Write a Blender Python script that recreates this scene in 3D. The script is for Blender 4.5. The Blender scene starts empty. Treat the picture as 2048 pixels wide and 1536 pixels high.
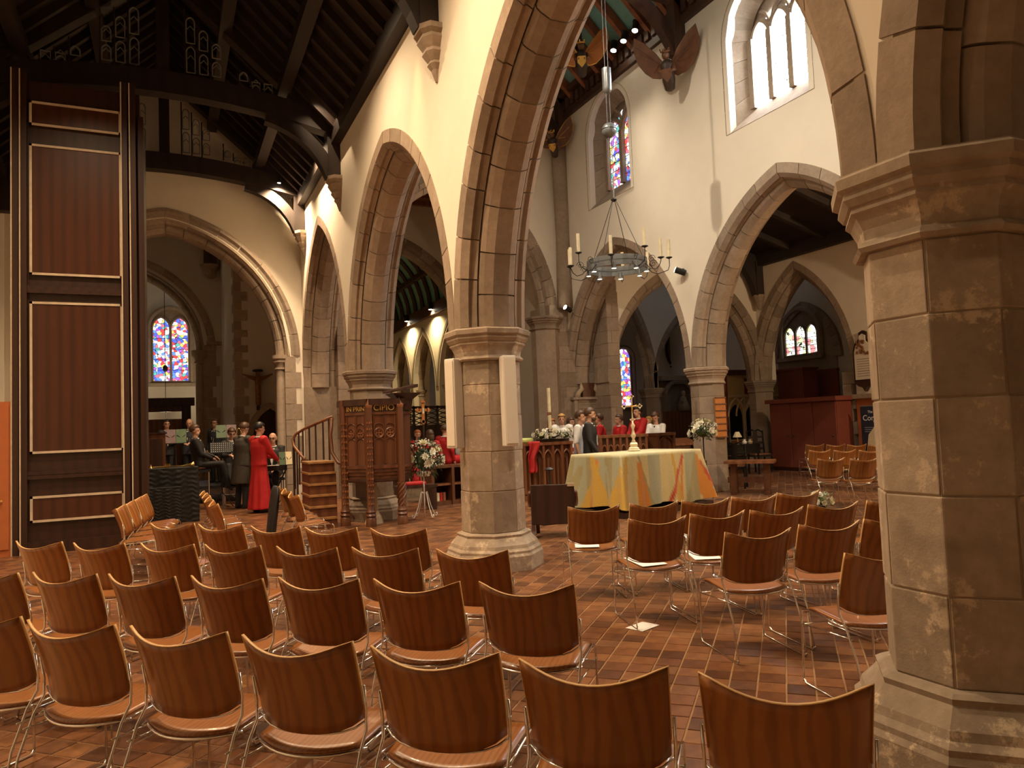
import bpy, bmesh, math, random
from mathutils import Vector, Matrix
random.seed(7)
PI = math.pi
SC = bpy.context.scene
COL = SC.collection

# ------------------------------------------------------------------ camera
CH, FPX, PITCH, ROLL, YAW = 1.50, 1482.0, math.radians(3.225), math.radians(-2.235), math.radians(24.91)
FW = Vector((math.sin(YAW)*math.cos(PITCH), math.cos(YAW)*math.cos(PITCH), math.sin(PITCH)))
_rt = Vector((math.cos(YAW), -math.sin(YAW), 0)); _up = _rt.cross(FW)
RT = math.cos(ROLL)*_rt + math.sin(ROLL)*_up
UP = -math.sin(ROLL)*_rt + math.cos(ROLL)*_up
CP = Vector((0, 0, CH))
cd = bpy.data.cameras.new('camera'); cam = bpy.data.objects.new('camera', cd); COL.objects.link(cam)
m = Matrix((RT, UP, -FW)).transposed().to_4x4(); m.translation = CP
cam.matrix_world = m
cd.sensor_fit = 'HORIZONTAL'; cd.sensor_width = 36.0; cd.lens = FPX*36.0/2048.0
cd.clip_start = 0.05; cd.clip_end = 200
SC.camera = cam
SC.view_settings.view_transform = 'Standard'; SC.view_settings.look = 'None'
SC.view_settings.gamma = 1.0; SC.view_settings.use_curve_mapping = False
SC.view_settings.exposure = 0.6

def ray(x, y): return FW + RT*((x-1024)/FPX) + UP*((768-y)/FPX)
def onz(x, y, z=0.0):
    d = ray(x, y); return CP + d*((z-CH)/d.z)
def onx(x, y, X):
    d = ray(x, y); return CP + d*(X/d.x)
def ony(x, y, Y):
    d = ray(x, y); return CP + d*(Y/d.y)
def zpx(X, Y, py):                           # height above (X, Y) whose image row is py
    d = Vector((X, Y, -CH)); k = (768-py)/FPX
    return (k*d.dot(FW)-d.dot(UP))/(UP.z-k*FW.z)
def proj(p):
    d = Vector(p)-CP; z = d.dot(FW)
    return 1024+FPX*d.dot(RT)/z, 768-FPX*d.dot(UP)/z, z

# ------------------------------------------------------------------ sky, lights
W = bpy.data.worlds.new('sky'); SC.world = W; W.use_nodes = True
W.node_tree.nodes['Background'].inputs[0].default_value = (0.75, 0.85, 1.0, 1)
W.node_tree.nodes['Background'].inputs[1].default_value = 1.2
def spot(name, loc, target, power, angle=70, blend=0.6, radius=0.08, col=(1.0, 0.66, 0.32)):
    l = bpy.data.lights.new(name, 'SPOT'); o = bpy.data.objects.new(name, l); COL.objects.link(o)
    l.energy = power; l.spot_size = math.radians(angle); l.spot_blend = blend; l.shadow_soft_size = radius; l.color = col
    o.location = loc; o.rotation_euler = (Vector(target)-Vector(loc)).to_track_quat('-Z', 'Y').to_euler()
    return o
def point(name, loc, power, radius=0.15, col=(1.0, 0.66, 0.32)):
    l = bpy.data.lights.new(name, 'POINT'); o = bpy.data.objects.new(name, l); COL.objects.link(o)
    l.energy = power; l.shadow_soft_size = radius; l.color = col; o.location = loc
    return o

# ------------------------------------------------------------------ materials
MATS = {}
def _new(name):
    mt = bpy.data.materials.new(name); mt.use_nodes = True; MATS[name] = mt
    nt = mt.node_tree; return mt, nt, nt.nodes['Principled BSDF']
def _coord(nt, scale, kind='Object'):
    t = nt.nodes.new('ShaderNodeTexCoord'); mp = nt.nodes.new('ShaderNodeMapping')
    mp.inputs['Scale'].default_value = scale if isinstance(scale, tuple) else (scale,)*3
    nt.links.new(t.outputs[kind], mp.inputs['Vector']); return mp.outputs[0]
def _noise(nt, vec, scale, detail=4, rough=0.6):
    n = nt.nodes.new('ShaderNodeTexNoise'); n.inputs['Scale'].default_value = scale
    n.inputs['Detail'].default_value = detail; n.inputs['Roughness'].default_value = rough
    nt.links.new(vec, n.inputs['Vector']); return n.outputs['Fac']
def _ramp(nt, fac, stops):
    r = nt.nodes.new('ShaderNodeValToRGB'); e = r.color_ramp.elements
    while len(e) < len(stops): e.new(0.5)
    for i, (p, c) in enumerate(stops):
        e[i].position = p; e[i].color = (*c, 1) if len(c) == 3 else c
    nt.links.new(fac, r.inputs[0]); return r.outputs[0]
def _mix(nt, fac, a, b, mode='MIX'):
    x = nt.nodes.new('ShaderNodeMix'); x.data_type = 'RGBA'; x.blend_type = mode
    for s, v in ((x.inputs[0], fac), (x.inputs[6], a), (x.inputs[7], b)):
        if isinstance(v, (int, float)): s.default_value = v
        elif isinstance(v, tuple): s.default_value = (*v, 1)
        else: nt.links.new(v, s)
    return x.outputs[2]
def _bump(nt, bs, h, strength=0.3, dist=0.02):
    b = nt.nodes.new('ShaderNodeBump'); b.inputs['Strength'].default_value = strength; b.inputs['Distance'].default_value = dist
    nt.links.new(h, b.inputs['Height']); nt.links.new(b.outputs[0], bs.inputs['Normal'])
def _rand(nt, kind='obj'):
    if kind == 'obj':
        return nt.nodes.new('ShaderNodeObjectInfo').outputs['Random']
    return nt.nodes.new('ShaderNodeNewGeometry').outputs['Random Per Island']

def plain(name, col, rough=0.6, metal=0.0, spec=0.5, emit=0.0, var=0.12, nscale=8.0, coat=0.0):
    mt, nt, bs = _new(name)
    c2 = tuple(max(0, c*(1-var*2)) for c in col)
    v = _coord(nt, 1.0); f = _noise(nt, v, nscale)
    nt.links.new(_ramp(nt, f, [(0.3, c2), (0.65, col)]), bs.inputs['Base Color'])
    bs.inputs['Roughness'].default_value = rough; bs.inputs['Metallic'].default_value = metal
    bs.inputs['Specular IOR Level'].default_value = spec; bs.inputs['Coat Weight'].default_value = coat
    if emit:
        bs.inputs['Emission Color'].default_value = (*col, 1); bs.inputs['Emission Strength'].default_value = emit
    return mt
def stone(name, a, b, c, rough=0.85, wear=0.0, rnd=0.35):
    mt, nt, bs = _new(name)
    v = _coord(nt, 1.0, 'Object'); n1 = _noise(nt, v, 1.7, 6, 0.65); n2 = _noise(nt, v, 14, 5, 0.7)
    col = _ramp(nt, n1, [(0.3, a), (0.52, b), (0.72, c)])
    col = _mix(nt, 0.3, col, _ramp(nt, n2, [(0.3, tuple(x*0.5 for x in b)), (0.7, tuple(min(1, x*1.35) for x in b))]))
    r = _rand(nt, 'obj')
    g = _ramp(nt, r, [(0.0, (1-rnd, 1-rnd*1.05, 1-rnd*1.15)), (0.5, (0.93, 0.92, 0.9)), (1.0, (1.0, 0.99, 0.98))])
    col = _mix(nt, 1.0, col, g, 'MULTIPLY')
    if wear:
        n3 = _noise(nt, v, 5.0, 8, 0.75); n4 = _noise(nt, v, 2.2, 3, 0.5)
        col = _mix(nt, _ramp(nt, n3, [(0.56, (0, 0, 0)), (0.62, (wear,)*3)]), col, (0.62, 0.5, 0.36))
        col = _mix(nt, _ramp(nt, n4, [(0.58, (0, 0, 0)), (0.7, (wear*0.8,)*3)]), col, (0.17, 0.12, 0.075))
        _bump(nt, bs, n3, 0.5, 0.012)
    else:
        _bump(nt, bs, n2, 0.35, 0.01)
    nt.links.new(col, bs.inputs['Base Color']); bs.inputs['Roughness'].default_value = rough
    bs.inputs['Specular IOR Level'].default_value = 0.25
    return mt
def wood(name, a, b, rough=0.4, scale=(14, 14, 1.2), rnd=0.25, coat=0.0, spec=0.5, dist=3.0, ws=0.35):
    mt, nt, bs = _new(name)
    v = _coord(nt, scale); n1 = _noise(nt, v, 1.6, 6, 0.6)
    w = nt.nodes.new('ShaderNodeTexWave'); w.inputs['Scale'].default_value = ws; w.inputs['Distortion'].default_value = dist
    w.inputs['Detail'].default_value = 3; w.inputs['Detail Scale'].default_value = 1.2
    oi = nt.nodes.new('ShaderNodeObjectInfo'); ad = nt.nodes.new('ShaderNodeVectorMath'); ad.operation = 'ADD'
    sc = nt.nodes.new('ShaderNodeMath'); sc.operation = 'MULTIPLY'; sc.inputs[1].default_value = 37.0
    nt.links.new(oi.outputs['Random'], sc.inputs[0]); nt.links.new(v, ad.inputs[0]); nt.links.new(sc.outputs[0], ad.inputs[1])
    nt.links.new(ad.outputs[0], w.inputs['Vector'])
    col = _mix(nt, 0.5, _ramp(nt, n1, [(0.3, a), (0.7, b)]), _ramp(nt, w.outputs['Fac'], [(0.1, a), (0.6, b)]))
    g = _ramp(nt, oi.outputs['Random'], [(0.0, (1-rnd,)*3), (1.0, (1, 1, 1))])
    nt.links.new(_mix(nt, 1.0, col, g, 'MULTIPLY'), bs.inputs['Base Color'])
    bs.inputs['Roughness'].default_value = rough; bs.inputs['Coat Weight'].default_value = coat
    bs.inputs['Specular IOR Level'].default_value = spec
    return mt
def tilemat(name, kind):
    mt, nt, bs = _new(name)
    r = _rand(nt, kind); v = _coord(nt, 1.0, 'Object' if kind != 'obj' else 'Object')
    n = _noise(nt, v, 9, 6, 0.7)
    col = _ramp(nt, r, [(0.0, (0.10, 0.042, 0.020)), (0.3, (0.19, 0.076, 0.031)), (0.6, (0.245, 0.100, 0.039)), (0.85, (0.30, 0.135, 0.053)), (1.0, (0.155, 0.070, 0.038))])
    col = _mix(nt, 1.0, col, _ramp(nt, n, [(0.25, (0.45, 0.45, 0.48)), (0.6, (1.0, 1.0, 1.0))]), 'MULTIPLY')
    nt.links.new(col, bs.inputs['Base Color']); bs.inputs['Roughness'].default_value = 0.36
    bs.inputs['Specular IOR Level'].default_value = 0.45
    _bump(nt, bs, n, 0.25, 0.004)
    return mt
def glass(name, cols, scale, strength, lead=0.05, stretch=(1, 1, 1), white=0.5):
    """backlit leaded glass: a mosaic of coloured daylight"""
    mt, nt, bs = _new(name)
    v = _coord(nt, stretch)
    vo = nt.nodes.new('ShaderNodeTexVoronoi'); vo.inputs['Scale'].default_value = scale
    ve = nt.nodes.new('ShaderNodeTexVoronoi'); ve.feature = 'DISTANCE_TO_EDGE'; ve.inputs['Scale'].default_value = scale
    nt.links.new(v, vo.inputs['Vector']); nt.links.new(v, ve.inputs['Vector'])
    sp = nt.nodes.new('ShaderNodeSeparateColor'); nt.links.new(vo.outputs['Color'], sp.inputs[0])
    n = len(cols); st = [((i+0.5)/n, c) for i, c in enumerate(cols)]
    rp = _ramp(nt, sp.outputs[0], st)
    for nd in nt.nodes:
        if nd.type == 'VALTORGB': nd.color_ramp.interpolation = 'CONSTANT'
    col = _mix(nt, _ramp(nt, ve.outputs['Distance'], [(lead*0.6, (0, 0, 0)), (lead, (1, 1, 1))]), (0.01, 0.01, 0.01), rp)
    bs.inputs['Base Color'].default_value = (0.02, 0.02, 0.02, 1)
    nt.links.new(col, bs.inputs['Emission Color']); bs.inputs['Emission Strength'].default_value = strength
    bs.inputs['Roughness'].default_value = 0.2
    return mt

plain('plaster', (0.80, 0.73, 0.61), 0.9, spec=0.2, var=0.04, nscale=1.2)
plain('plaster_pale', (0.80, 0.73, 0.61), 0.9, spec=0.2, var=0.03, nscale=1.2)
stone('sandstone', (0.28, 0.205, 0.15), (0.37, 0.285, 0.215), (0.45, 0.365, 0.285), rnd=0.28)
stone('sandstone_worn', (0.32, 0.25, 0.19), (0.41, 0.33, 0.255), (0.49, 0.405, 0.32), wear=0.8, rnd=0.22)
stone('greystone', (0.29, 0.22, 0.165), (0.38, 0.30, 0.23), (0.46, 0.38, 0.30), rnd=0.28)
stone('darkstone', (0.29, 0.22, 0.165), (0.38, 0.30, 0.23), (0.46, 0.38, 0.30), rnd=0.28)
stone('palestone', (0.42, 0.31, 0.21), (0.52, 0.41, 0.29), (0.60, 0.50, 0.37), rnd=0.2)
plain('mortar', (0.40, 0.32, 0.23), 0.95, spec=0.1)
plain('grout', (0.36, 0.21, 0.105), 0.9, spec=0.2)
tilemat('tile', 'obj'); tilemat('tile_field', 'island')
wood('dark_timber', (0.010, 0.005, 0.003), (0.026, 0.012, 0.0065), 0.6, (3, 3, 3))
wood('nave_timber', (0.05, 0.024, 0.015), (0.10, 0.045, 0.025), 0.55, (3, 3, 3))
wood('red_timber', (0.22, 0.07, 0.03), (0.34, 0.12, 0.05), 0.5, (3, 3, 3))
plain('teal', (0.20, 0.42, 0.38), 0.7, var=0.08)
wood('case_wood', (0.022, 0.008, 0.004), (0.044, 0.015, 0.007), 0.42, (6, 6, 0.5), rnd=0.1)
wood('case_panel', (0.044, 0.012, 0.005), (0.078, 0.024, 0.009), 0.35, (6, 6, 0.5), rnd=0.1, dist=1.5)
plain('bead_cream', (0.62, 0.5, 0.36), 0.5)
wood('chair_back', (0.20, 0.066, 0.014), (0.36, 0.135, 0.030), 0.28, (7, 7, 1.0), rnd=0.25, coat=0.2, dist=7.0, ws=0.9)
wood('chair_seat', (0.20, 0.066, 0.014), (0.36, 0.135, 0.030), 0.3, (9, 1.6, 9), rnd=0.15, coat=0.3, dist=7.0, ws=1.6)
wood('chair_edge', (0.62, 0.36, 0.13), (0.76, 0.48, 0.20), 0.4, (3, 3, 3))
plain('chrome', (0.75, 0.73, 0.70), 0.14, metal=1.0, var=0.0)
plain('iron', (0.05, 0.048, 0.045), 0.5, metal=0.6)
plain('grey_metal', (0.24, 0.25, 0.25), 0.4, metal=0.5)
wood('oak', (0.085, 0.028, 0.012), (0.17, 0.062, 0.026), 0.38, (5, 5, 1.0), rnd=0.2)
wood('oak_mid', (0.19, 0.068, 0.028), (0.32, 0.125, 0.05), 0.4, (5, 5, 1.0), rnd=0.2)
wood('oak_dark', (0.030, 0.012, 0.007), (0.065, 0.026, 0.014), 0.42, (5, 5, 1.0), rnd=0.2)
wood('oak_tread', (0.30, 0.14, 0.05), (0.45, 0.24, 0.09), 0.35, (5, 1, 5))
plain('gilt', (0.75, 0.45, 0.10), 0.35, metal=0.7)
plain('silver', (0.82, 0.68, 0.46), 0.35, metal=0.45)
plain('brass', (0.85, 0.58, 0.20), 0.25, metal=0.9)
plain('wax', (0.86, 0.76, 0.50), 0.5)
plain('black', (0.012, 0.012, 0.012), 0.55)
plain('black_gloss', (0.01, 0.01, 0.01), 0.2)
plain('white_paint', (0.80, 0.77, 0.70), 0.45, var=0.03)
plain('speaker_white', (0.74, 0.70, 0.63), 0.5, var=0.02)
plain('paper', (0.85, 0.85, 0.83), 0.7, var=0.01)
plain('red_paint', (0.22, 0.055, 0.032), 0.55, var=0.05)
plain('red_board', (0.22, 0.055, 0.032), 0.6, var=0.05)  # same even red as red_paint, slightly rougher
plain('red_paint_lamplit', (0.45, 0.13, 0.035), 0.7, var=0.05)  # red paint with warm lamplight mixed into its colour
plain('lamp_soft', (1.0, 0.85, 0.6), 0.5, emit=3.0, var=0.0)
plain('silver_grey', (0.30, 0.31, 0.31), 0.3, metal=0.7)
plain('gilt_red', (0.55, 0.20, 0.05), 0.4, metal=0.3)
plain('lamp_glow', (1.0, 0.88, 0.65), 0.5, emit=25.0, var=0.0)

# ------------------------------------------------------------------ mesh building
class MB:
    def __init__(self): self.v = []; self.f = []
    def add(self, vs, fs):
        b = len(self.v); self.v += [tuple(p) for p in vs]; self.f += [tuple(i+b for i in q) for q in fs]
        return self
    def box(self, c, s, rot=None):
        hx, hy, hz = s[0]/2, s[1]/2, s[2]/2
        p = [Vector((x, y, z)) for z in (-hz, hz) for x, y in ((-hx, -hy), (hx, -hy), (hx, hy), (-hx, hy))]
        if rot is not None: p = [rot @ q for q in p]
        c = Vector(c)
        return self.add([q+c for q in p], [(3, 2, 1, 0), (4, 5, 6, 7), (0, 1, 5, 4), (1, 2, 6, 5), (2, 3, 7, 6), (3, 0, 4, 7)])
    def bb(self, a, b):
        return self.box([(a[i]+b[i])/2 for i in range(3)], [abs(b[i]-a[i]) for i in range(3)])
    def bar(self, a, b, w, h, up=(0, 0, 1)):
        a, b = Vector(a), Vector(b); d = (b-a); L = d.length; d.normalize(); u = Vector(up)
        if abs(d.dot(u)) > 0.98: u = Vector((1, 0, 0))
        s = d.cross(u).normalized(); t = s.cross(d)
        return self.box((a+b)/2, (w, L, h), Matrix((s, d, t)).transposed())
    def loft(self, rings, caps=True, closed=True):
        b = len(self.v); n = len(rings[0])
        for r in rings: self.v += [tuple(p) for p in r]
        for i in range(len(rings)-1):
            for j in range(n if closed else n-1):
                k = (j+1) % n
                self.f.append((b+i*n+j, b+i*n+k, b+(i+1)*n+k, b+(i+1)*n+j))
        if caps:
            self.f.append(tuple(b+j for j in range(n))[::-1]); self.f.append(tuple(b+(len(rings)-1)*n+j for j in range(n)))
        return self
    def tube(self, pts, r, n=8, caps=True, sx=1.0):
        pts = [Vector(p) for p in pts]; rs = r if isinstance(r, (list, tuple)) else [r]*len(pts)
        rings = []; prev = None
        for i, p in enumerate(pts):
            t = ((pts[min(i+1, len(pts)-1)]-p).normalized() + (p-pts[max(i-1, 0)]).normalized())
            t = t.normalized() if t.length > 1e-6 else Vector((0, 0, 1))
            if prev is None:
                u = Vector((0, 0, 1)) if abs(t.z) < 0.9 else Vector((1, 0, 0)); s = t.cross(u).normalized()
            else:
                s = (prev - t*prev.dot(t)); s = s.normalized() if s.length > 1e-6 else t.orthogonal().normalized()
            prev = s; q = t.cross(s)
            rings.append([p + s*(math.cos(2*PI*k/n)*rs[i]*sx) + q*(math.sin(2*PI*k/n)*rs[i]) for k in range(n)])
        return self.loft(rings, caps)
    def lathe(self, prof, c=(0, 0, 0), n=16, rot=0.0, caps=True):
        c = Vector(c)
        return self.loft([[c+Vector((r*math.cos(2*PI*k/n+rot), r*math.sin(2*PI*k/n+rot), z)) for k in range(n)] for r, z in prof], caps)
    def ell(self, c, s, n=10, m=7, rot=None):
        c = Vector(c); rings = []
        for i in range(m+1):
            a = PI*i/m; rr = max(math.sin(a), 0.02)
            ring = [Vector((s[0]*rr*math.cos(2*PI*k/n), s[1]*rr*math.sin(2*PI*k/n), -s[2]*math.cos(a))) for k in range(n)]
            rings.append([c+(rot @ p if rot else p) for p in ring])
        return self.loft(rings)
    def prism(self, poly, fn, t0, t1):
        """poly of (a,b); fn(a,b,t)->xyz"""
        n = len(poly); b = len(self.v)
        self.v += [tuple(fn(p, q, t0)) for p, q in poly] + [tuple(fn(p, q, t1)) for p, q in poly]
        self.f += [tuple(b+i for i in range(n)), tuple(b+n+i for i in reversed(range(n)))]
        self.f += [(b+(i+1) % n, b+i, b+n+i, b+n+(i+1) % n) for i in range(n)]
        return self
    def grid(self, fn, nu, nv):
        b = len(self.v)
        self.v += [tuple(fn(i/nu, j/nv)) for j in range(nv+1) for i in range(nu+1)]
        self.f += [(b+j*(nu+1)+i, b+j*(nu+1)+i+1, b+(j+1)*(nu+1)+i+1, b+(j+1)*(nu+1)+i) for j in range(nv) for i in range(nu)]
        return self
    def mesh(self, name, mat, smooth=False, fix=True):
        me = bpy.data.meshes.new(name); me.from_pydata(self.v, [], self.f)
        if fix:
            bm = bmesh.new(); bm.from_mesh(me); bmesh.ops.recalc_face_normals(bm, faces=bm.faces); bm.to_mesh(me); bm.free()
        if mat: me.materials.append(MATS[mat])
        if smooth: me.shade_smooth()
        return me
    def obj(self, name, mat, parent=None, smooth=False, bevel=0.0, auto=False, fix=True):
        return link(name, self.mesh(name, mat, smooth or auto, fix), parent, bevel, auto)
def link(name, me, parent=None, bevel=0.0, auto=False):
    o = bpy.data.objects.new(name, me); COL.objects.link(o)
    if parent is not None: o.parent = parent
    if bevel:
        b = o.modifiers.new('bevel', 'BEVEL'); b.width = bevel; b.segments = 2; b.limit_method = 'ANGLE'; b.angle_limit = 0.6
    if auto:
        e = o.modifiers.new('split', 'EDGE_SPLIT'); e.split_angle = math.radians(40)
    return o
def tag(o, label, cat, group=None):
    o['label'] = label; o['category'] = cat
    if group: o['group'] = group
    return o
def struct(o): o['kind'] = 'structure'; return o
def thing(name, label, cat, loc=(0, 0, 0), rz=0.0, group=None):
    o = bpy.data.objects.new(name, None); COL.objects.link(o); o.empty_display_size = 0.1
    o.location = loc; o.rotation_euler = (0, 0, rz); tag(o, label, cat, group); return o
def copy_tree(o, parent=None):
    c = o.copy(); COL.objects.link(c)
    if parent is not None: c.parent = parent
    for ch in list(o.children): copy_tree(ch, c)
    return c
def text(name, body, size, mat, parent, loc, rot, depth=0.004, align='CENTER'):
    cu = bpy.data.curves.new(name, 'FONT'); cu.body = body; cu.size = size; cu.extrude = depth; cu.align_x = align
    o = bpy.data.objects.new(name, cu); COL.objects.link(o)
    bpy.context.view_layer.update()
    me = bpy.data.meshes.new_from_object(o); bpy.data.objects.remove(o)
    me.materials.clear(); me.materials.append(MATS[mat]); me.name = name
    q = link(name, me, parent); q.location = loc; q.rotation_euler = rot; return q
# ------------------------------------------------------------------ big dimensions
XN, XFA, WT = 3.20, 10.22, 0.74            # near and far arcade lines, wall thickness
PY = [-3.1, 2.2, 7.5, 12.8]; FY = [1.75, 7.05, 12.33]           # pillar positions along the arcades
YC, YC2 = 17.5, 18.2                       # cross wall
SPR = 2.55                                 # top of the capitals

def mapX(X):                               # wall running along Y
    return lambda s, z, t: (X+t, s, z)
def mapY(Y):                               # wall running along X
    return lambda s, z, t: (s, Y+t, z)
class Arc:
    def __init__(s, s0, s1, zs, rise):
        s.s0, s.s1, s.zs, s.a = s0, s1, zs, (s1-s0)/2
        s.R = (s.a*s.a+rise*rise)/(2*s.a); s.mid = (s0+s1)/2
    def pt(s, side, u, w):
        R = s.R+u; tm = math.acos(max(-1, min(1, (s.R-s.a)/R))); th = w*tm
        x = s.s0+s.R-R*math.cos(th); z = s.zs+R*math.sin(th)
        return (x, z) if side < 0 else (s.s0+s.s1-x, z)
    def z(s, y, u):
        d = abs(y-s.mid); x = s.s0+s.a-d; R = s.R+u
        q = R*R-(s.s0+s.R-x)**2
        return s.zs+math.sqrt(max(q, 0))
# moulding profiles, (depth outward from the opening, across the wall)
def prof_orders(T, k=1.0):
    h = T/2
    front = [(0.397*k, -h-0.012), (0.22*k, -h-0.012), (0.15*k, -h+0.06), (0.17*k, -h+0.10), (0.13*k, -h+0.15), (0.397*k, -h+0.17)]
    inner = [(0.40*k, -h+0.17), (0.10*k, -h+0.17), (0.06*k, -h+0.20), (0.0, -h+0.28), (0.0, h-0.28), (0.06*k, h-0.20), (0.10*k, h-0.17), (0.40*k, h-0.17)]
    back = [(u, -t) for u, t in front][::-1]
    return [front, inner, back]
def prof_rolls(T, k=1.0):
    h = T/2; front = [(0.5*k, -h-0.03), (0.42*k, -h-0.05), (0.36*k, -h-0.012), (0.30*k, -h), (0.27*k, -h+0.05), (0.22*k, -h+0.03), (0.18*k, -h+0.06), (0.17*k, -h+0.13), (0.5*k, -h+0.15)]
    inner = [(0.44*k, -h+0.15), (0.13*k, -h+0.15), (0.09*k, -h+0.13), (0.05*k, -h+0.16), (0.0, -h+0.24), (0.0, h-0.24), (0.05*k, h-0.16), (0.13*k, h-0.15), (0.44*k, h-0.15)]
    return [front, inner, [(u, -t) for u, t in front][::-1]]
def stone_arch(label, arc, mp, T, prof, nv, mat, drop=0.0, group=None, sides=(-1, 1)):
    root = struct(thing('stone_arch', label, 'arch', group=group))
    rnd = random.Random(label)
    for pi, pf in enumerate(prof):
        for side in sides:
            n = nv + (1 if pi == 1 else 0)
            cuts = [0.0] + [(i + rnd.uniform(-0.18, 0.18))/n for i in range(1, n)] + [1.0]
            for i in range(n):
                w0, w1 = cuts[i]+0.0018, cuts[i+1]-0.0018
                rings = []
                for j in range(4):
                    w = w0+(w1-w0)*j/3
                    ring = []
                    for u, t in pf:
                        s, z = arc.pt(side, u, w); ring.append(mp(s, z, t))
                    rings.append(ring)
                MB().loft(rings).obj('voussoir', mat, root)
    core = []
    for side in sides:
        rings = []
        for j in range(17):
            rings.append([mp(*arc.pt(side, u, j/16), t) for u, t in ((0.385, -T/2+0.004), (0.235, -T/2+0.004), (0.165, -T/2+0.185), (0.013, -T/2+0.29), (0.013, T/2-0.29), (0.165, T/2-0.185), (0.235, T/2-0.004), (0.385, T/2-0.004))])
        core.append(rings)
    b = MB()
    for r in core: b.loft(r)
    b.obj('mortar_joint', 'mortar', root)
    return root
class Op:                                   # an opening in a wall
    def __init__(s, a, b, lo, hi, n=20): s.a, s.b, s.lo, s.hi, s.n = a, b, lo, hi, n
def arc_op(arc, u, z0):
    a = arc.s0-u+0.0; b = arc.s1+u
    return Op(a, b, lambda y: z0, lambda y: max(arc.z(min(max(y, a+1e-4), b-1e-4), u), z0), 28)
def wall(name, mp, T, s0, s1, z0, z1, ops, mat, parent=None, ends=True):
    ss = {round(s0, 4), round(s1, 4)}
    for o in ops:
        for i in range(o.n+1): ss.add(round(min(max(o.a+(o.b-o.a)*i/o.n, s0), s1), 4))
    ss = sorted(ss); b = MB(); h = T/2
    def q(*p): b.add(p, [tuple(range(len(p)))])
    for x0, x1 in zip(ss, ss[1:]):
        if x1-x0 < 1e-4: continue
        mid = (x0+x1)/2; e = 1e-5
        act = sorted([o for o in ops if o.a-e < mid < o.b+e], key=lambda o: o.lo(mid))
        lv = [((lambda y, z=z0: z), None)]
        segs = []; lo = (z0, z0)
        for o in act:
            a = (min(max(o.lo(x0), z0), z1), min(max(o.lo(x1), z0), z1)); c = (min(o.hi(x0), z1), min(o.hi(x1), z1))
            if a[0] > lo[0]+1e-4 or a[1] > lo[1]+1e-4:
                segs.append((lo, a)); q(mp(x0, a[0], -h), mp(x1, a[1], -h), mp(x1, a[1], h), mp(x0, a[0], h))
            q(mp(x0, c[0], -h), mp(x1, c[1], -h), mp(x1, c[1], h), mp(x0, c[0], h))
            lo = c
        segs.append((lo, (z1, z1)))
        for a, c in segs:
            for t in (-h, h): q(mp(x0, a[0], t), mp(x1, a[1], t), mp(x1, c[1], t), mp(x0, c[0], t))
    for o in ops:
        for y in (o.a, o.b):
            if s0 < y < s1:
                a, c = max(o.lo(y), z0), o.hi(y)
                if c-a > 0.01: q(mp(y, a, -h), mp(y, c, -h), mp(y, c, h), mp(y, a, h))
    for y in (s0, s1) if ends else (): q(mp(y, z0, -h), mp(y, z1, -h), mp(y, z1, h), mp(y, z0, h))
    return struct(b.obj(name, mat, parent, fix=False))

def octa(c, r, z):                          # r = half width across the flats
    k = r/math.cos(PI/8)
    return [(c[0]+k*math.cos(PI/8+i*PI/4), c[1]+k*math.sin(PI/8+i*PI/4), z) for i in range(8)]
CAPP = [(0.0, 0.0), (0.035, 0.0), (0.05, 0.02), (0.03, 0.045), (0.015, 0.055), (0.02, 0.10), (0.05, 0.155), (0.075, 0.175), (0.07, 0.20), (0.085, 0.205), (0.11, 0.235), (0.105, 0.265), (0.135, 0.28), (0.14, 0.325), (0.12, 0.34), (0.12, 0.345)]
BASEP = [(0.165, 0.0), (0.165, 0.15), (0.15, 0.175), (0.15, 0.20), (0.125, 0.225), (0.115, 0.26), (0.07, 0.31), (0.05, 0.335), (0.055, 0.36), (0.03, 0.375), (0.0, 0.38)]
def pillar(label, x, y, r, top, mat, courses, base=True, group=None, cs=1.0):
    p = thing('stone_pillar', label, 'pillar', (x, y, 0), group=group)
    c = (0, 0); z0 = 0.38 if base else 0.0; z1 = top-0.345*cs
    rnd = random.Random(label)
    MB().loft([octa(c, r-0.008, 0.01), octa(c, r-0.008, top-0.02)]).obj('core', 'mortar', p)
    if base:
        b = MB(); b.loft([octa(c, r+d, z) for d, z in BASEP]); b.obj('base', mat, p)
    b = MB(); b.loft([octa(c, r+d*cs*0.85, z1+z*cs) for d, z in CAPP]); b.obj('capital', mat, p)
    zz = [z0] + [z0+(z1-z0)*f for f in courses] + [z1]
    for k in range(len(zz)-1):
        a, e = octa(c, r, zz[k]+0.003), octa(c, r, zz[k+1]-0.003)
        off = k % 2
        for j in range(4):
            i0 = (2*j+off) % 8; ids = [i0, (i0+1) % 8, (i0+2) % 8]
            g = 0.006
            def shrink(P, z):
                mid = Vector(((P[ids[0]][0]+P[ids[2]][0])/2, (P[ids[0]][1]+P[ids[2]][1])/2, z)); d = (Vector(P[ids[2]])-Vector(P[ids[0]])).normalized()*g
                return [Vector((c[0], c[1], z)), Vector(P[ids[0]])+d, Vector(P[ids[1]]), Vector(P[ids[2]])-d]
            MB().loft([shrink(a, zz[k]+0.003), shrink(e, zz[k+1]-0.003)]).obj('stone_block', mat, p, bevel=0.006)
    return p

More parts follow.
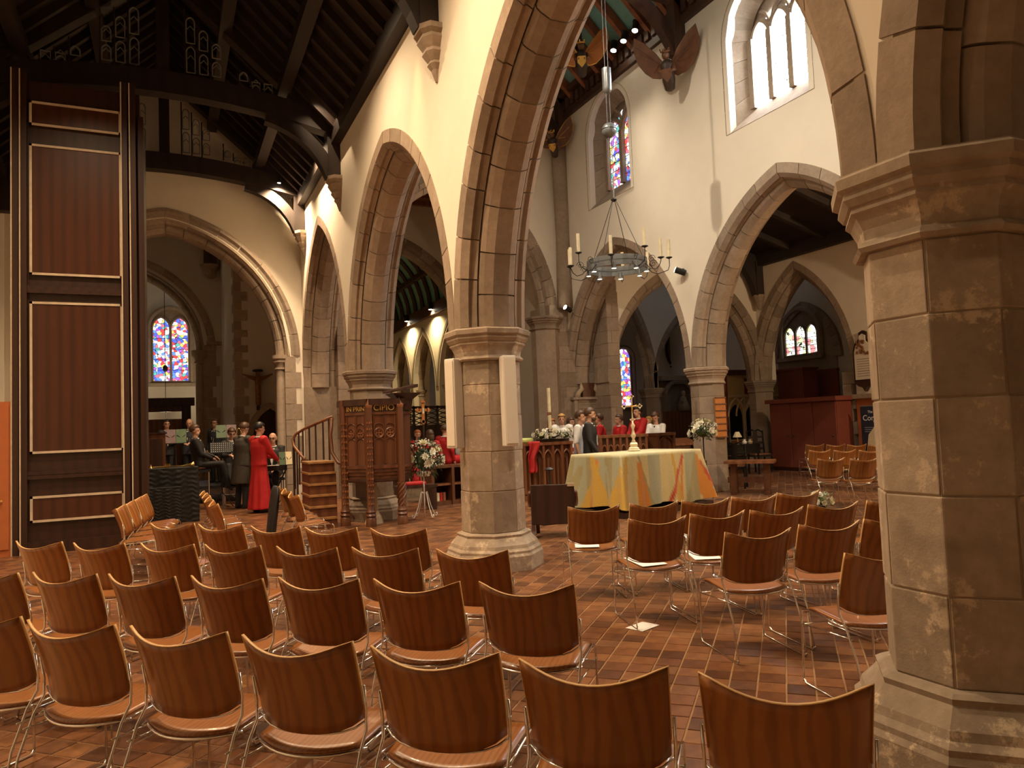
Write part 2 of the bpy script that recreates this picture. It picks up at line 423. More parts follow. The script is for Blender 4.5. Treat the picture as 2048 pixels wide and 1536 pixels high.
# ------------------------------------------------------------------ floor with diagonal clay tiles
fl = struct(MB().bb((-8, -8, -0.3), (26, 42, -0.004)).obj('floor', 'grout'))
TS = 0.152
def tile_mesh():
    h = TS/2-0.0035; k = h-0.003
    b = MB(); b.v = [(-h, -h, -0.006), (h, -h, -0.006), (h, h, -0.006), (-h, h, -0.006), (-k, -k, 0), (k, -k, 0), (k, k, 0), (-k, k, 0)]
    b.f = [(0, 1, 5, 4), (1, 2, 6, 5), (2, 3, 7, 6), (3, 0, 4, 7), (4, 5, 6, 7)]
    return b
TM = tile_mesh(); tme = TM.mesh('floor_tile', 'tile', fix=False)
cand = []; s45 = math.sqrt(0.5)
for i in range(-220, 330):
    for j in range(-220, 330):
        x, y = (i*TS - j*TS)*s45, (i*TS + j*TS)*s45
        if -3.0 < x < 16.0 and 0.2 < y < 24:
            px, py, z = proj((x, y, 0))
            if z > 0.5 and -80 < px < 2130 and py < 1640: cand.append((z, x, y, px, py))
cand.sort()
vis = [c for c in cand if c[4] < 1536 and 0 <= c[3] < 2048]
def hidden(px, py):                          # tiles tucked under the near rows of chair backs and the right pillar
    return (px > 1770) or (py > 1395 and px > 1050 and not (1340 < px < 1405))
pick = [c for c in vis if not hidden(c[3], c[4])][:300]; ps = set((c[1], c[2]) for c in pick)
for c in pick:
    o = link('floor_tile', tme, fl); o.location = (c[1], c[2], random.uniform(-0.0015, 0.0012))
    o.rotation_euler = (random.uniform(-.004, .004), random.uniform(-.004, .004), PI/4)
b = MB(); rng = random.Random(3)
for c in cand:
    if (c[1], c[2]) in ps: continue
    dz = rng.uniform(-0.0015, 0.0012)
    b.add([((p[0]-p[1])*s45+c[1], (p[0]+p[1])*s45+c[2], p[2]+dz) for p in TM.v], TM.f)
o = b.obj('tile_field', 'tile_field', fl, fix=False); o['kind'] = 'stuff'

# ------------------------------------------------------------------ near arcade
def narc(i): return Arc(PY[i]+0.40, PY[i+1]-0.40, SPR, 2.82)
A_BC, A_AB, A_ZA = narc(2), narc(1), narc(0)
A_CD = Arc(PY[3]+0.40, YC-0.2, SPR, 3.0)
ops = [arc_op(a, 0.38, SPR-0.01) for a in (A_ZA, A_AB, A_BC, A_CD)]
wall('wall_near_arcade', mapX(XN), WT, -6.0, YC2, SPR, 10.0, ops, 'plaster')
struct(MB().bb((XN-WT/2, YC-0.1, 0), (XN+WT/2, YC2, SPR+0.02)).obj('wall_near_respond', 'sandstone'))
po = prof_orders(WT)
stone_arch('pointed sandstone arch springing from the pillar with white speakers towards the worn near pillar', A_AB, mapX(XN), WT, po, 9, 'sandstone')
stone_arch('pointed sandstone arch springing from the worn near pillar away from the speakers', A_ZA, mapX(XN), WT, po, 9, 'sandstone')
stone_arch('pointed sandstone arch over the pulpit steps beside the dark timber roof', A_BC, mapX(XN), WT, po, 9, 'sandstone')
stone_arch('pointed sandstone arch at the corner by the cross wall, rough stone showing through it', A_CD, mapX(XN), WT, po, 9, 'sandstone')
pillar('large octagonal stone pillar with flaking worn faces beside the chairs', XN-0.05, PY[1]-0.05, 0.318, SPR, 'sandstone_worn', [0.2, 0.42, 0.64, 0.83])
pillar('octagonal stone pillar carrying two tall white column speakers', XN, PY[2], 0.322, SPR, 'sandstone_worn', [0.24, 0.47, 0.68, 0.86])
pillar('octagonal stone pillar standing behind the carved pulpit', XN, PY[3], 0.325, SPR, 'sandstone', [0.2, 0.45, 0.7, 0.88])

# ------------------------------------------------------------------ far arcade with clerestory windows
def farc(i): return Arc(FY[i]+0.40, FY[i+1]-0.40, SPR, 3.02)
F_R, F_N = farc(1), farc(0)
F_L = Arc(FY[2]+0.40, YC-0.15, SPR, 3.02)
WIN = [(14.2, 16.0), (8.88, 10.80), (3.6, 5.5)]
def winop(a, b, lo=6.93, sp=8.75, rise=0.9):
    arc = Arc(a, b, sp, rise); return Op(a, b, lambda y: lo, lambda y: arc.z(min(max(y, a+1e-4), b-1e-4), 0), 16)
wall('wall_far_arcade', mapX(XFA), WT, -6.0, YC2, SPR, 10.0, [arc_op(a, 0.38, SPR-0.01) for a in (F_N, F_R, F_L)]+[winop(*w) for w in WIN], 'plaster_pale')
stone_arch('pointed grey stone arch opening to the dark roofed side aisle by the worn pillar', F_R, mapX(XFA), WT, po, 9, 'greystone')
stone_arch('pointed stone arch behind the iron chandelier', F_L, mapX(XFA), WT, po, 9, 'sandstone')
pillar('octagonal grey stone pillar with wooden hymn board and flower stand beside it', XFA, FY[2], 0.33, SPR, 'greystone', [0.25, 0.5, 0.72, 0.88], base=False)
pillar('octagonal stone pillar of the far arcade hidden behind the worn pillar', XFA, FY[1], 0.33, SPR, 'greystone', [0.25, 0.5, 0.75])

# clerestory windows: splayed stone surround, sloping sill, mullions, lit panes
glass('clear_daylight', [(0.95, 0.98, 1.0), (0.85, 0.93, 1.0), (1.0, 1.0, 1.0)], 5.0, 30.0, 0.02)
STC = [(0.9, 0.9, 0.95), (0.08, 0.12, 0.75), (0.75, 0.06, 0.06), (0.95, 0.95, 0.9), (0.85, 0.55, 0.12), (0.12, 0.25, 0.8), (0.8, 0.15, 0.2), (0.95, 0.9, 0.75), (0.35, 0.1, 0.5), (0.1, 0.4, 0.35)]
glass('stained', STC, 9.0, 1.3, 0.05)
glass('stained_pale', [(0.95, 0.95, 0.85), (0.8, 0.9, 0.6), (1, 0.98, 0.9), (0.85, 0.85, 0.3), (0.9, 0.95, 0.95), (0.6, 0.2, 0.2), (0.55, 0.7, 0.35)], 7.0, 1.5, 0.04)
def outline(arc, u, lo, n=12):
    p = [(arc.s0-u, lo)] + [arc.pt(-1, u, i/n) for i in range(n+1)] + [arc.pt(1, u, i/n) for i in range(n, -1, -1)] + [(arc.s1+u, lo)]
    return p
def window(name, label, mp, arc, lo, depth, wf, glassmat, stonemat, lights, head, sill=0.46, ribs=6):
    """mp(s,z,t): wf = room face of the wall, glass sits at wf+depth"""
    root = struct(thing(name, label, 'window'))
    outer = outline(arc, 0.12, lo); inner = outline(arc, -0.22, lo+sill)
    # splayed jamb stones
    n = len(outer)
    k = 0
    for i in range(n-1):
        o0, o1, i0, i1 = outer[i], outer[i+1], inner[i], inner[i+1]
        m_ = 4 if i in (0, n-2) else 1
        for c in range(m_):
            f0, f1 = c/m_+0.004, (c+1)/m_-0.004
            L = lambda p, q, f: (p[0]+(q[0]-p[0])*f, p[1]+(q[1]-p[1])*f)
            a, b_, e, d = L(o0, o1, f0), L(o0, o1, f1), L(i0, i1, f0), L(i0, i1, f1)
            q = MB(); q.add([mp(*a, wf-0.012), mp(*b_, wf-0.012), mp(*d, wf+depth), mp(*e, wf+depth), mp(*a, wf+depth+0.05), mp(*b_, wf+depth+0.05)],
                            [(0, 1, 2, 3), (0, 3, 4), (1, 5, 2), (0, 4, 5, 1), (3, 2, 5, 4)])
            q.obj('jamb_stone', stonemat, root)
    q = MB(); a, b_ = outer[0], outer[-1]; c, d = inner[0], inner[-1]
    q.add([mp(a[0], lo, wf-0.012), mp(b_[0], lo, wf-0.012), mp(d[0], d[1], wf+depth), mp(c[0], c[1], wf+depth), mp(a[0], lo-0.05, wf+depth), mp(b_[0], lo-0.05, wf+depth)],
          [(0, 1, 2, 3), (0, 3, 4), (1, 5, 2), (0, 4, 5, 1), (3, 2, 5, 4)])
    q.obj('sloping_sill', stonemat, root)
    ia = Arc(arc.s0+0.22, arc.s1-0.22, arc.zs, (arc.z(arc.mid, 0)-arc.zs)-0.24)
    zt = wf+depth; w = (ia.s1-ia.s0)/lights
    pa = outline(ia, 0.0, lo+sill)
    # one pane per light, clipped by the arch, cusped head tracery in front
    for l in range(lights):
        x0, x1 = ia.s0+w*l+0.045, ia.s0+w*(l+1)-0.045
        la = Arc(x0, x1, head, w*0.62)
        P = outline(la, 0, lo+sill, 8)
        MB().prism(P, lambda p, q_, t: mp(p, q_, t), zt+0.03, zt+0.04).obj('pane', glassmat, root)
        for rb in range(1, ribs):
            z = lo+sill+(head-lo-sill)*rb/ribs
            MB().bar(mp(x0, z, zt+0.02), mp(x1, z, zt+0.02), 0.012, 0.012).obj('lead_bar', 'iron', root)
    for l in range(lights-1):
        x0 = ia.s0+w*(l+1)
        la = Arc(x0-w*0.36, x0+w*0.36, head+w*0.34, w*0.5)
        P = [(x0, head+w*0.30)] + [la.pt(-1, 0, i/6) for i in range(7)] + [la.pt(1, 0, i/6) for i in range(5, -1, -1)]
        P = [(p, min(z, ia.z(p, -0.03))) for p, z in P]
        MB().prism(P, lambda p, q_, t: mp(p, q_, t), zt+0.03, zt+0.04).obj('tracery_pane', glassmat, root)
    # stone plate with holes: build as mullions + head strips
    for l in range(lights+1):
        x = ia.s0+w*l
        MB().bb(mp(x-0.06, lo+sill, zt-0.08), mp(x+0.06, head+0.05, zt+0.09)).obj('mullion', stonemat, root)
    for l in range(lights):
        x0, x1 = ia.s0+w*l+0.03, ia.s0+w*(l+1)-0.03
        la = Arc(x0, x1, head, w*0.62+0.02); top = lambda p: ia.z(min(max(p, ia.s0+1e-3), ia.s1-1e-3), 0.02)
        for side in (-1, 1):
            pts = [la.pt(side, 0, i/8) for i in range(9)]
            MB().tube([mp(p, min(z, top(p)), zt+0.01) for p, z in pts], 0.058, 6).obj('tracery_rib', stonemat, root)
            pts2 = [(p, z+w*0.36) for p, z in pts]
            if lights > 1 and ((side < 0 and l > 0) or (side > 0 and l < lights-1)):
                MB().tube([mp(p, min(z, top(p)), zt+0.02) for p, z in pts2], 0.04, 6).obj('tracery_rib', stonemat, root)
    MB().prism(outline(ia, 0.10, lo+sill-0.1), lambda p, q_, t: mp(p, q_, t), zt+0.06, zt+0.16).obj('backing_stone', stonemat, root)
    return root
MX = mapX(XFA)
window('window_1', 'narrow two-light stained glass clerestory window behind the hanging ball', MX, Arc(*WIN[0], 8.75, 0.9), 6.93, 0.45, -WT/2, 'stained', 'greystone', 2, 8.68)
window('window_2', 'bright three-light traceried clerestory window blown out by daylight', MX, Arc(*WIN[1], 8.75, 0.9), 6.93, 0.45, -WT/2, 'clear_daylight', 'greystone', 3, 8.68)
window('window_3_offscreen', 'bright clerestory window further along the pale wall', MX, Arc(*WIN[2], 8.75, 0.9), 6.93, 0.45, -WT/2, 'clear_daylight', 'greystone', 3, 8.68)

# ------------------------------------------------------------------ cross walls
pr_ = prof_rolls(0.7)
AA = Arc(-2.30, 2.26, 3.3, 2.72)
wall('wall_cross_aisle', mapY((YC+YC2)/2), 0.7, -3.3, XN-WT/2, 0.0, 10.6, [arc_op(AA, 0.28, -0.05)], 'plaster')
stone_arch('tall dark moulded arch behind the musicians framing the chapel', AA, mapY((YC+YC2)/2), 0.7, pr_, 8, 'darkstone')
for sx, x in ((1, 2.26), (-1, -2.30)):
    r = struct(thing('arch_respond', 'dark stone jamb with moulded capital '+('next to the pulpit stair' if sx > 0 else 'hidden behind the tall wooden case'), 'column'))
    b = MB(); b.lathe([(0.13, 0.0), (0.13, 0.2), (0.10, 0.25), (0.10, 2.98)], (x+sx*0.08, YC+0.14, 0), 12).obj('shaft', 'darkstone', r, auto=True)
    b = MB(); b.lathe([(0.10, 2.98), (0.14, 3.0), (0.11, 3.04), (0.12, 3.1), (0.17, 3.16), (0.15, 3.2), (0.19, 3.24), (0.19, 3.32)], (x+sx*0.08, YC+0.14, 0), 12).obj('capital', 'darkstone', r, auto=True)
    MB().bb((x+sx*0.02, YC+0.16, 0), (x+sx*0.3, YC2, 3.3)).obj('jamb', 'darkstone', r)
    for k in range(9):
        wdt = 0.52 if k % 2 else 0.40
        MB().bb((x+sx*0.16, YC-0.012, 0.366*k+0.005), (x+sx*wdt, YC+0.1, 0.366*k+0.361)).obj('jamb_stone', 'darkstone', r)
CA = Arc(6.71-2.47, 6.71+2.47, 4.36, 3.475)
wall('wall_cross_nave', mapY((YC+YC2)/2), 0.7, XN+WT/2, XFA, 4.36, 14.5, [arc_op(CA, 0.38, 4.35)], 'plaster')
stone_arch('great crossing arch of coursed sandstone beyond the altar', CA, mapY((YC+YC2)/2), 0.7, prof_orders(0.7), 10, 'sandstone')
# crossing piers of coursed blocks
def masonry(label, name, x0, x1, y0, y1, z0, z1, mat, ch=0.36, bl=0.55, seed=1):
    r = struct(thing(name, label, 'pier')); rnd = random.Random(seed)
    MB().bb((x0+0.012, y0+0.012, z0), (x1-0.012, y1-0.012, z1)).obj('core', 'mortar', r)
    z = z0; k = 0
    while z < z1-0.1:
        h = min(ch*rnd.uniform(0.75, 1.2), z1-z)
        x = x0-(bl/2 if k % 2 else 0)
        while x < x1-0.02:
            w = bl*rnd.uniform(0.7, 1.25); a, c = max(x, x0), min(x+w, x1)
            if c-a > 0.05:
                MB().bb((a+0.004, y0-rnd.uniform(0, 0.012), z+0.004), (c-0.004, y1 if c-a > 9 else (y0+y1)/2, z+h-0.004)).obj('stone_block', mat, r)
            x += w
        for yy in (0, 1):                    # side faces
            ya = y0+(y1-y0)*yy/2; yb = ya+(y1-y0)/2
            MB().bb((x0-rnd.uniform(0, 0.01), ya+0.004, z+0.004), (x0+0.1, yb-0.004, z+h-0.004)).obj('stone_block', mat, r)
        z += h; k += 1
    return r
masonry('massive coursed stone pier beside the great crossing arch with carved wall monument', 'crossing_pier', 9.3, 11.2, YC-0.05, YC2+0.4, 0, 4.7, 'sandstone', seed=5)
r = struct(thing('arch_respond', 'sandstone half column with capital under the great crossing arch', 'column'))
MB().loft([octa((9.2, YC+0.1), 0.34, 0.3), octa((9.2, YC+0.1), 0.34, 4.02)]).obj('shaft', 'sandstone', r)
MB().loft([octa((9.2, YC+0.1), 0.34+d, 4.02+z) for d, z in CAPP]).obj('capital', 'sandstone', r)
MB().loft([octa((9.2, YC+0.1), 0.34+d, z) for d, z in BASEP]).obj('base', 'sandstone', r)
r = struct(thing('arch_respond', 'sandstone half column with capital beyond the pulpit', 'column'))
MB().loft([octa((4.22, YC+0.1), 0.34, 0.3), octa((4.22, YC+0.1), 0.34, 4.02)]).obj('shaft', 'sandstone', r)
MB().loft([octa((4.22, YC+0.1), 0.34+d, 4.02+z) for d, z in CAPP]).obj('capital', 'sandstone', r)
masonry('coursed rubble pier seen through the corner arch behind the pulpit', 'crossing_pier', 3.57, 4.3, YC-0.3, YC2+0.4, 0, 4.7, 'sandstone', seed=9, ch=0.3, bl=0.4)
tag(MB().tube([(9.74, YC-0.16, 4.6), (9.75, YC-0.16, 6.5), (9.73, YC-0.16, 8.2), (9.74, YC-0.16, 10.0)], [0.24, 0.2, 0.21, 0.2], 10).obj('wall_shaft', 'greystone', smooth=True), 'tall weathered stone shaft in the nave corner', 'column')
# right aisle cross wall and outer arcade
masonry('narrow coursed stone jamb between the far arch and the side aisle arch', 'crossing_pier', XFA+WT/2-0.02, 10.93, 17.0-0.37, 17.0+0.37, 0, 5.3, 'sandstone', seed=21)
XO, YF = 16.1, 17.0
RA = Arc(10.93, XO-0.40, SPR, 2.95)
wall('wall_cross_right', mapY(YF), 0.7, XFA+WT/2, XO+0.3, SPR, 7.6, [arc_op(RA, 0.38, SPR-0.01)], 'plaster')
stone_arch('pointed stone arch crossing the side aisle by the red cupboard', RA, mapY(YF), 0.7, prof_orders(0.7), 9, 'greystone')
pillar('octagonal grey stone pillar at the end of the red cupboard', XO, YF, 0.34, SPR, 'greystone', [0.2, 0.45, 0.7], base=True)
OA = Arc(onx(1688, 700, XO-0.35).y, YF-0.40, SPR, 2.75)
wall('wall_right', mapX(XO), 0.7, -6.0, YF-0.3, 0.0, 7.6, [arc_op(OA, 0.3, -0.05)], 'plaster', ends=False)
stone_arch('pointed stone arch above the red cupboard', OA, mapX(XO), 0.7, prof_orders(0.7), 8, 'greystone')
r = struct(thing('arch_respond', 'grey stone jamb with quoins at the end of the red cupboard', 'column'))
for k in range(8):
    MB().bb((XO-0.37, OA.s0-0.16-(0.12 if k % 2 else 0), 0.318*k+0.004), (XO+0.3, OA.s0+0.1, 0.318*k+0.314)).obj('jamb_stone', 'greystone', r)
wall('wall_left', mapX(-3.2), 0.5, -6.0, 38, 0, 10.6, [], 'plaster')
wall('wall_back', mapY(-6.2), 0.4, -4.0, 22.5, 0, 15, [], 'plaster')
# ------------------------------------------------------------------ roofs
RX, ZW, ZR = -0.02, 6.85, 9.6               # aisle ridge line, wall head, ridge height
def roofslab(name, pts, y0, y1, mat, th=0.12):
    b = MB(); b.loft([[(x, y, z) for x, z in pts]+[(x, y, z+th) for x, z in reversed(pts)] for y in (y0, y1)]); return struct(b.obj(name, mat))
XL = -2.95
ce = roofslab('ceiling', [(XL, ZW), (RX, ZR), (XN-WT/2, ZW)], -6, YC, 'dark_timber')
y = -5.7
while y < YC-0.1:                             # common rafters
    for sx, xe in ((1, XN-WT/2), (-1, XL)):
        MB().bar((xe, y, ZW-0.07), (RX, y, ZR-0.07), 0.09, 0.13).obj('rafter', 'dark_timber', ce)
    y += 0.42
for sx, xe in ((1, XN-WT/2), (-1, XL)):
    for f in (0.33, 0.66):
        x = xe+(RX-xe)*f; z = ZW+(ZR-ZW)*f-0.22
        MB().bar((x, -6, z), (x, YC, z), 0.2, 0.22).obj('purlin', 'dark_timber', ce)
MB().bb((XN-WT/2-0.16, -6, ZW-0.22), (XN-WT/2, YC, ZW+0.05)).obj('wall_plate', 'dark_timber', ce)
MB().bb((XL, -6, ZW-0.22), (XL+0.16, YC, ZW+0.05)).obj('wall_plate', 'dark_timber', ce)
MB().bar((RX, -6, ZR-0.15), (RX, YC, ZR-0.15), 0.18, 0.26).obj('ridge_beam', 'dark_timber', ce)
def arched_piece(y, w, x0, z0, x1, z1, bulge, th, mat, parent, name):
    """curved brace in the X-Z plane"""
    P0, P1 = Vector((x0, 0, z0)), Vector((x1, 0, z1)); d = P1-P0; nrm = Vector((d.z, 0, -d.x)).normalized()
    rings = []
    for i in range(9):
        t = i/8; c = P0+d*t+nrm*(bulge*4*t*(1-t)); g = (d+nrm*(bulge*4*(1-2*t))).normalized(); n2 = Vector((g.z, 0, -g.x))
        rings.append([(c.x+n2.x*a, y+b_, c.z+n2.z*a) for a, b_ in ((-th/2, -w/2), (th/2, -w/2), (th/2, w/2), (-th/2, w/2))])
    return MB().loft(rings).obj(name, mat, parent)
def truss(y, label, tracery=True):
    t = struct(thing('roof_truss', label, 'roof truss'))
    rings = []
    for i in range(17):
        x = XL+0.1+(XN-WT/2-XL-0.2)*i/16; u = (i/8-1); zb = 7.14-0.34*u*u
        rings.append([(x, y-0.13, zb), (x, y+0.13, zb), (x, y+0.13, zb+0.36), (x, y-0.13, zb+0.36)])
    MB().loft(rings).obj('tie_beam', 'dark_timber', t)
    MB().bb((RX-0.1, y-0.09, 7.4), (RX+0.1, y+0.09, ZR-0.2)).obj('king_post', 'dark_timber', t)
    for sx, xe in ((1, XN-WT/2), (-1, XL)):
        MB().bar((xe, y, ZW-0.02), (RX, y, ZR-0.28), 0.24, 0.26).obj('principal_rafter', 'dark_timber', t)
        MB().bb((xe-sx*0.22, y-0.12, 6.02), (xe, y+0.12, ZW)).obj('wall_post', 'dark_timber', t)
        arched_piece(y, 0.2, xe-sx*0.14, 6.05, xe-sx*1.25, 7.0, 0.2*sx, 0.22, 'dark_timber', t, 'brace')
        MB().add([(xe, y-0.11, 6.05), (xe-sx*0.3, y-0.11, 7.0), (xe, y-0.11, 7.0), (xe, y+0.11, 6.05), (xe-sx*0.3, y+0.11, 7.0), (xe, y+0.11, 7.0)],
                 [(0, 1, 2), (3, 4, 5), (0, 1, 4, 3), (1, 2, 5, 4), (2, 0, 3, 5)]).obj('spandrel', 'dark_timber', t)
    if tracery:
        for gx in (-1.45, -0.62, 0.62, 1.45):
            for l in (-1, 0, 1):
                x = RX+gx+l*0.2; top = ZR-0.62-abs(x-RX)*(ZR-ZW)/(XN-WT/2-RX)
                zb = 7.56; n = 2 if abs(gx) < 1 else 1
                MB().bb((x-0.1, y-0.02, zb-0.05), (x-0.075, y+0.02, top+0.1)).obj('tracery_bar', 'dark_timber', t)
                hh = (top-zb)/n
                for q in range(n):
                    a = Arc(x-0.065, x+0.065, zb+hh*(q+1)-0.13, 0.085); P = outline(a, 0, zb+hh*q+0.02, 5)
                    MB().tube([(p, y-0.02, z) for p, z in P+[P[0]]], 0.012, 5).obj('tracery_light', 'trace_grey', t)
                    MB().tube([(x-0.05, y-0.02, zb+hh*(q+0.5)), (x, y-0.02, zb+hh*(q+0.5)+0.06), (x+0.05, y-0.02, zb+hh*(q+0.5))], 0.01, 5).obj('tracery_cusp', 'trace_grey', t)
    return t
plain('trace_grey', (0.20, 0.20, 0.19), 0.6)
truss(7.8, 'dark timber roof truss above the pillar with white speakers', False)
truss(13.1, 'dark timber roof truss with rows of pierced tracery lights')
truss(16.9, 'dark timber roof truss by the chapel arch with faint tracery')
truss(2.4, 'dark timber roof truss over the front chairs', False)
def corbel(label, x, y, z, sx, mat='sandstone'):
    c = thing('stone_corbel', label, 'corbel', (x, y, z))
    prof = [(0.02, -0.55), (0.06, -0.42), (0.10, -0.36), (0.09, -0.33), (0.15, -0.24), (0.14, -0.20), (0.2, -0.1), (0.19, -0.06), (0.23, -0.02), (0.23, 0.04)]
    k = 0
    for lo, hi, nm in ((0, 3, 'drop'), (3, 6, 'bell'), (6, 9, 'cap')):
        rings = []
        for r, zz in prof[lo:hi+1]:
            rings.append([(sx*0.0, -r, zz), (sx*-r*0.6, -r, zz), (sx*-r, -r*0.5, zz), (sx*-r, r*0.5, zz), (sx*-r*0.6, r, zz), (0, r, zz)])
        MB().loft(rings).obj(nm, mat, c)
    return c
corbel('carved stone corbel high on the plaster above the speaker pillar', XN-WT/2, 7.8, 6.0, 1)
corbel('carved stone corbel on the wall above the pulpit', XN-WT/2, 13.1, 6.0, 1)
corbel('carved stone corbel in the corner above the chapel arch', XN-WT/2, 16.9, 6.0, 1)

# nave roof: carved cornice, teal panels between rafters
ZK, NR = 9.72, 13.3
nc = roofslab('ceiling_nave', [(XN, 10.0), ((XN+XFA)/2, NR), (XFA, 10.0)], -6, YC, 'teal', 0.1)
xe = XFA-WT/2; xm = (XN+XFA)/2
y = -5.8
while y < YC:
    MB().bar((xe+0.2, y, 9.95), (xm, y, NR-0.12), 0.12, 0.2).obj('rafter', 'red_timber', nc)
    MB().bar((XN+0.2, y, 9.95), (xm, y, NR-0.12), 0.12, 0.2).obj('rafter', 'red_timber', nc)
    y += 0.70
MB().bb((xe-0.10, -6, ZK), (xe+0.2, YC, ZK+0.16)).obj('cornice_moulding', 'nave_timber', nc)
MB().bb((xe-0.05, -6, ZK+0.16), (xe+0.2, YC, ZK+0.52)).obj('cornice_frieze', 'nave_timber', nc)
MB().bb((xe-0.22, -6, ZK+0.52), (xe+0.2, YC, ZK+0.68)).obj('cornice_top', 'nave_timber', nc)
y = 9.0
while y < YC-0.1:                             # carved blocks along the frieze
    MB().box((xe-0.08, y, ZK+0.34), (0.1, 0.16, 0.26)).obj('carved_block', 'nave_timber', nc, bevel=0.02)
    y += 0.26
MB().bar((xm, -6, NR-0.2), (xm, YC, NR-0.2), 0.3, 0.3).obj('ridge_beam', 'nave_timber', nc)
for f in (0.5,):
    MB().bar((xe+(xm-xe)*f, -6, 9.95+(NR-9.95)*f-0.2), (xe+(xm-xe)*f, YC, 9.95+(NR-9.95)*f-0.2), 0.24, 0.26).obj('purlin', 'nave_timber', nc)
def nave_truss(y, label):
    t = struct(thing('roof_truss', label, 'roof truss'))
    MB().bb((XN+0.3, y-0.17, 10.25), (XFA-0.3, y+0.17, 10.75)).obj('tie_beam', 'nave_timber', t)
    for sx, x0 in ((1, XFA-WT/2), (-1, XN+WT/2)):
        MB().bb((x0-sx*0.26, y-0.13, 9.05), (x0, y+0.13, 10.3)).obj('wall_post', 'nave_timber', t)
        arched_piece(y, 0.2, x0-sx*0.18, 9.1, x0-sx*1.6, 10.3, 0.22*sx, 0.22, 'nave_timber', t, 'brace')
        MB().bar((x0+sx*0.2, y, 9.98), (xm, y, NR-0.3), 0.26, 0.3).obj('principal_rafter', 'nave_timber', t)
    MB().bb((xm-0.12, y-0.12, 10.7), (xm+0.12, y+0.12, NR-0.3)).obj('king_post', 'nave_timber', t)
    return t
nave_truss(12.1, 'brown timber nave truss above the winged figure on the pale wall')
nave_truss(17.15, 'brown timber nave truss in the corner over the stained clerestory window')
nave_truss(7.2, 'brown timber nave truss near the bright clerestory window')
# right aisle roof
wood('slate_boards', (0.020, 0.013, 0.009), (0.040, 0.025, 0.016), 0.7, (1, 6, 1))
ra = roofslab('ceiling_right', [(XFA+WT/2, 7.5), (XO-0.35, 6.15)], -6, YF-0.3, 'slate_boards')
for i in range(9):
    y = YF-0.6-i*1.3
    MB().bar((XFA+WT/2, y, 7.42), (XO-0.35, y, 6.07), 0.14, 0.16).obj('rafter', 'slate_boards', ra)
MB().bb((XO-0.55, -6, 5.85), (XO-0.35, YF-0.35, 6.2)).obj('wall_plate', 'slate_boards', ra)
yb = YF-0.62
for k in range(3):
    y = yb-k*4.2
    t = struct(thing('roof_bracket', ['dark curved roof bracket above the pillar by the cupboard', 'dark curved roof bracket over the far chairs', 'dark curved roof bracket behind the worn pillar'][k], 'bracket'))
    MB().bb((XO-0.6, y-0.12, 5.0), (XO-0.35, y+0.12, 6.0)).obj('wall_post', 'slate_boards', t)
    arched_piece(y, 0.2, XO-0.5, 5.05, XO-1.9, 6.35, 0.3, 0.26, 'slate_boards', t, 'brace')
    MB().prism([(-1.75, 6.42), (-0.4, 6.1), (-0.4, 5.2), (-0.55, 5.35), (-0.8, 5.8)], lambda a, b_, c: (XO+a, c, b_), y-0.08, y+0.08).obj('spandrel', 'slate_boards', t)
    arched_piece(y, 0.2, XO-0.45, 5.05, XO-0.45, 5.06, 0, 0.2, 'slate_boards', t, 'foot')
    MB().lathe([(0.05, 4.6), (0.1, 4.75), (0.1, 4.8), (0.18, 4.95), (0.18, 5.02)], (XO-0.45, y, 0), 8).obj('stone_corbel', 'greystone', t)

# ------------------------------------------------------------------ chancel beyond the crossing
for nm, x in (('wall_tower_left', XN), ('wall_tower_right', XFA)):
    wall(nm, mapX(x), 0.7, YC2, 24.0, 0, 9.5, [], 'plaster')
C2 = Arc(6.71-2.35, 6.71+2.35, 4.3, 3.2)
wall('wall_chancel_arch', mapY(23.6), 0.8, XN, XFA, 0, 9.5, [arc_op(C2, 0.3, -0.05)], 'plaster')
stone_arch('inner tower arch of coursed stone framing the teal chancel roof', C2, mapY(23.6), 0.8, prof_orders(0.8), 9, 'darkstone')
tc = struct(MB().bb((XN, YC2, 9.0), (XFA, 23.6, 9.2)).obj('ceiling_tower', 'oak_mid'))
for i in range(7):
    MB().bb((XN, YC2+0.2+i*0.75, 8.85), (XFA, YC2+0.34+i*0.75, 9.0)).obj('joist', 'oak_mid', tc)
XCR = onx(835, 700, 9.6).x+0.35
ch = struct(thing('ceiling_chancel', 'barrel vaulted chancel ceiling of teal panels and dark ribs', 'ceiling'))
cx0, cx1 = XN+0.2, XCR-0.35; cm = (cx0+cx1)/2; cr = (cx1-cx0)/2; zs_ = 6.35
def bpt(a, r, y): return (cm+r*math.cos(a), y, zs_+r*0.95*math.sin(a))
b = MB(); b.grid(lambda u, v: bpt(PI*u, cr, 24.0+14*v), 24, 2); b.obj('vault_panel', 'teal', ch)
for i in range(15):
    y = 24.2+i*0.95
    MB().tube([bpt(PI*j/16, cr-0.06, y) for j in range(17)], 0.10, 4).obj('rib', 'nave_timber', ch)
for f in (0.15, 0.32, 0.5, 0.68, 0.85):
    MB().bar(bpt(PI*f, cr-0.05, 24), bpt(PI*f, cr-0.05, 38), 0.2, 0.2).obj('purlin', 'nave_timber', ch)
MB().bb((cx1-0.16, 24, zs_-0.35), (cx1, 38, zs_+0.1)).obj('wall_plate', 'nave_timber', ch)
MB().bb((cx0, 24, zs_-0.35), (cx0+0.16, 38, zs_+0.1)).obj('wall_plate', 'nave_timber', ch)
bays = [24.3+3.35*i for i in range(5)]
cw = wall('wall_chancel_right', mapX(XCR), 0.7, 24, 38, 0, 6.5, [arc_op(Arc(bays[i]+0.3, bays[i+1]-0.3, 3.2, 2.2), 0.05, -0.05) for i in range(4)], 'plaster')
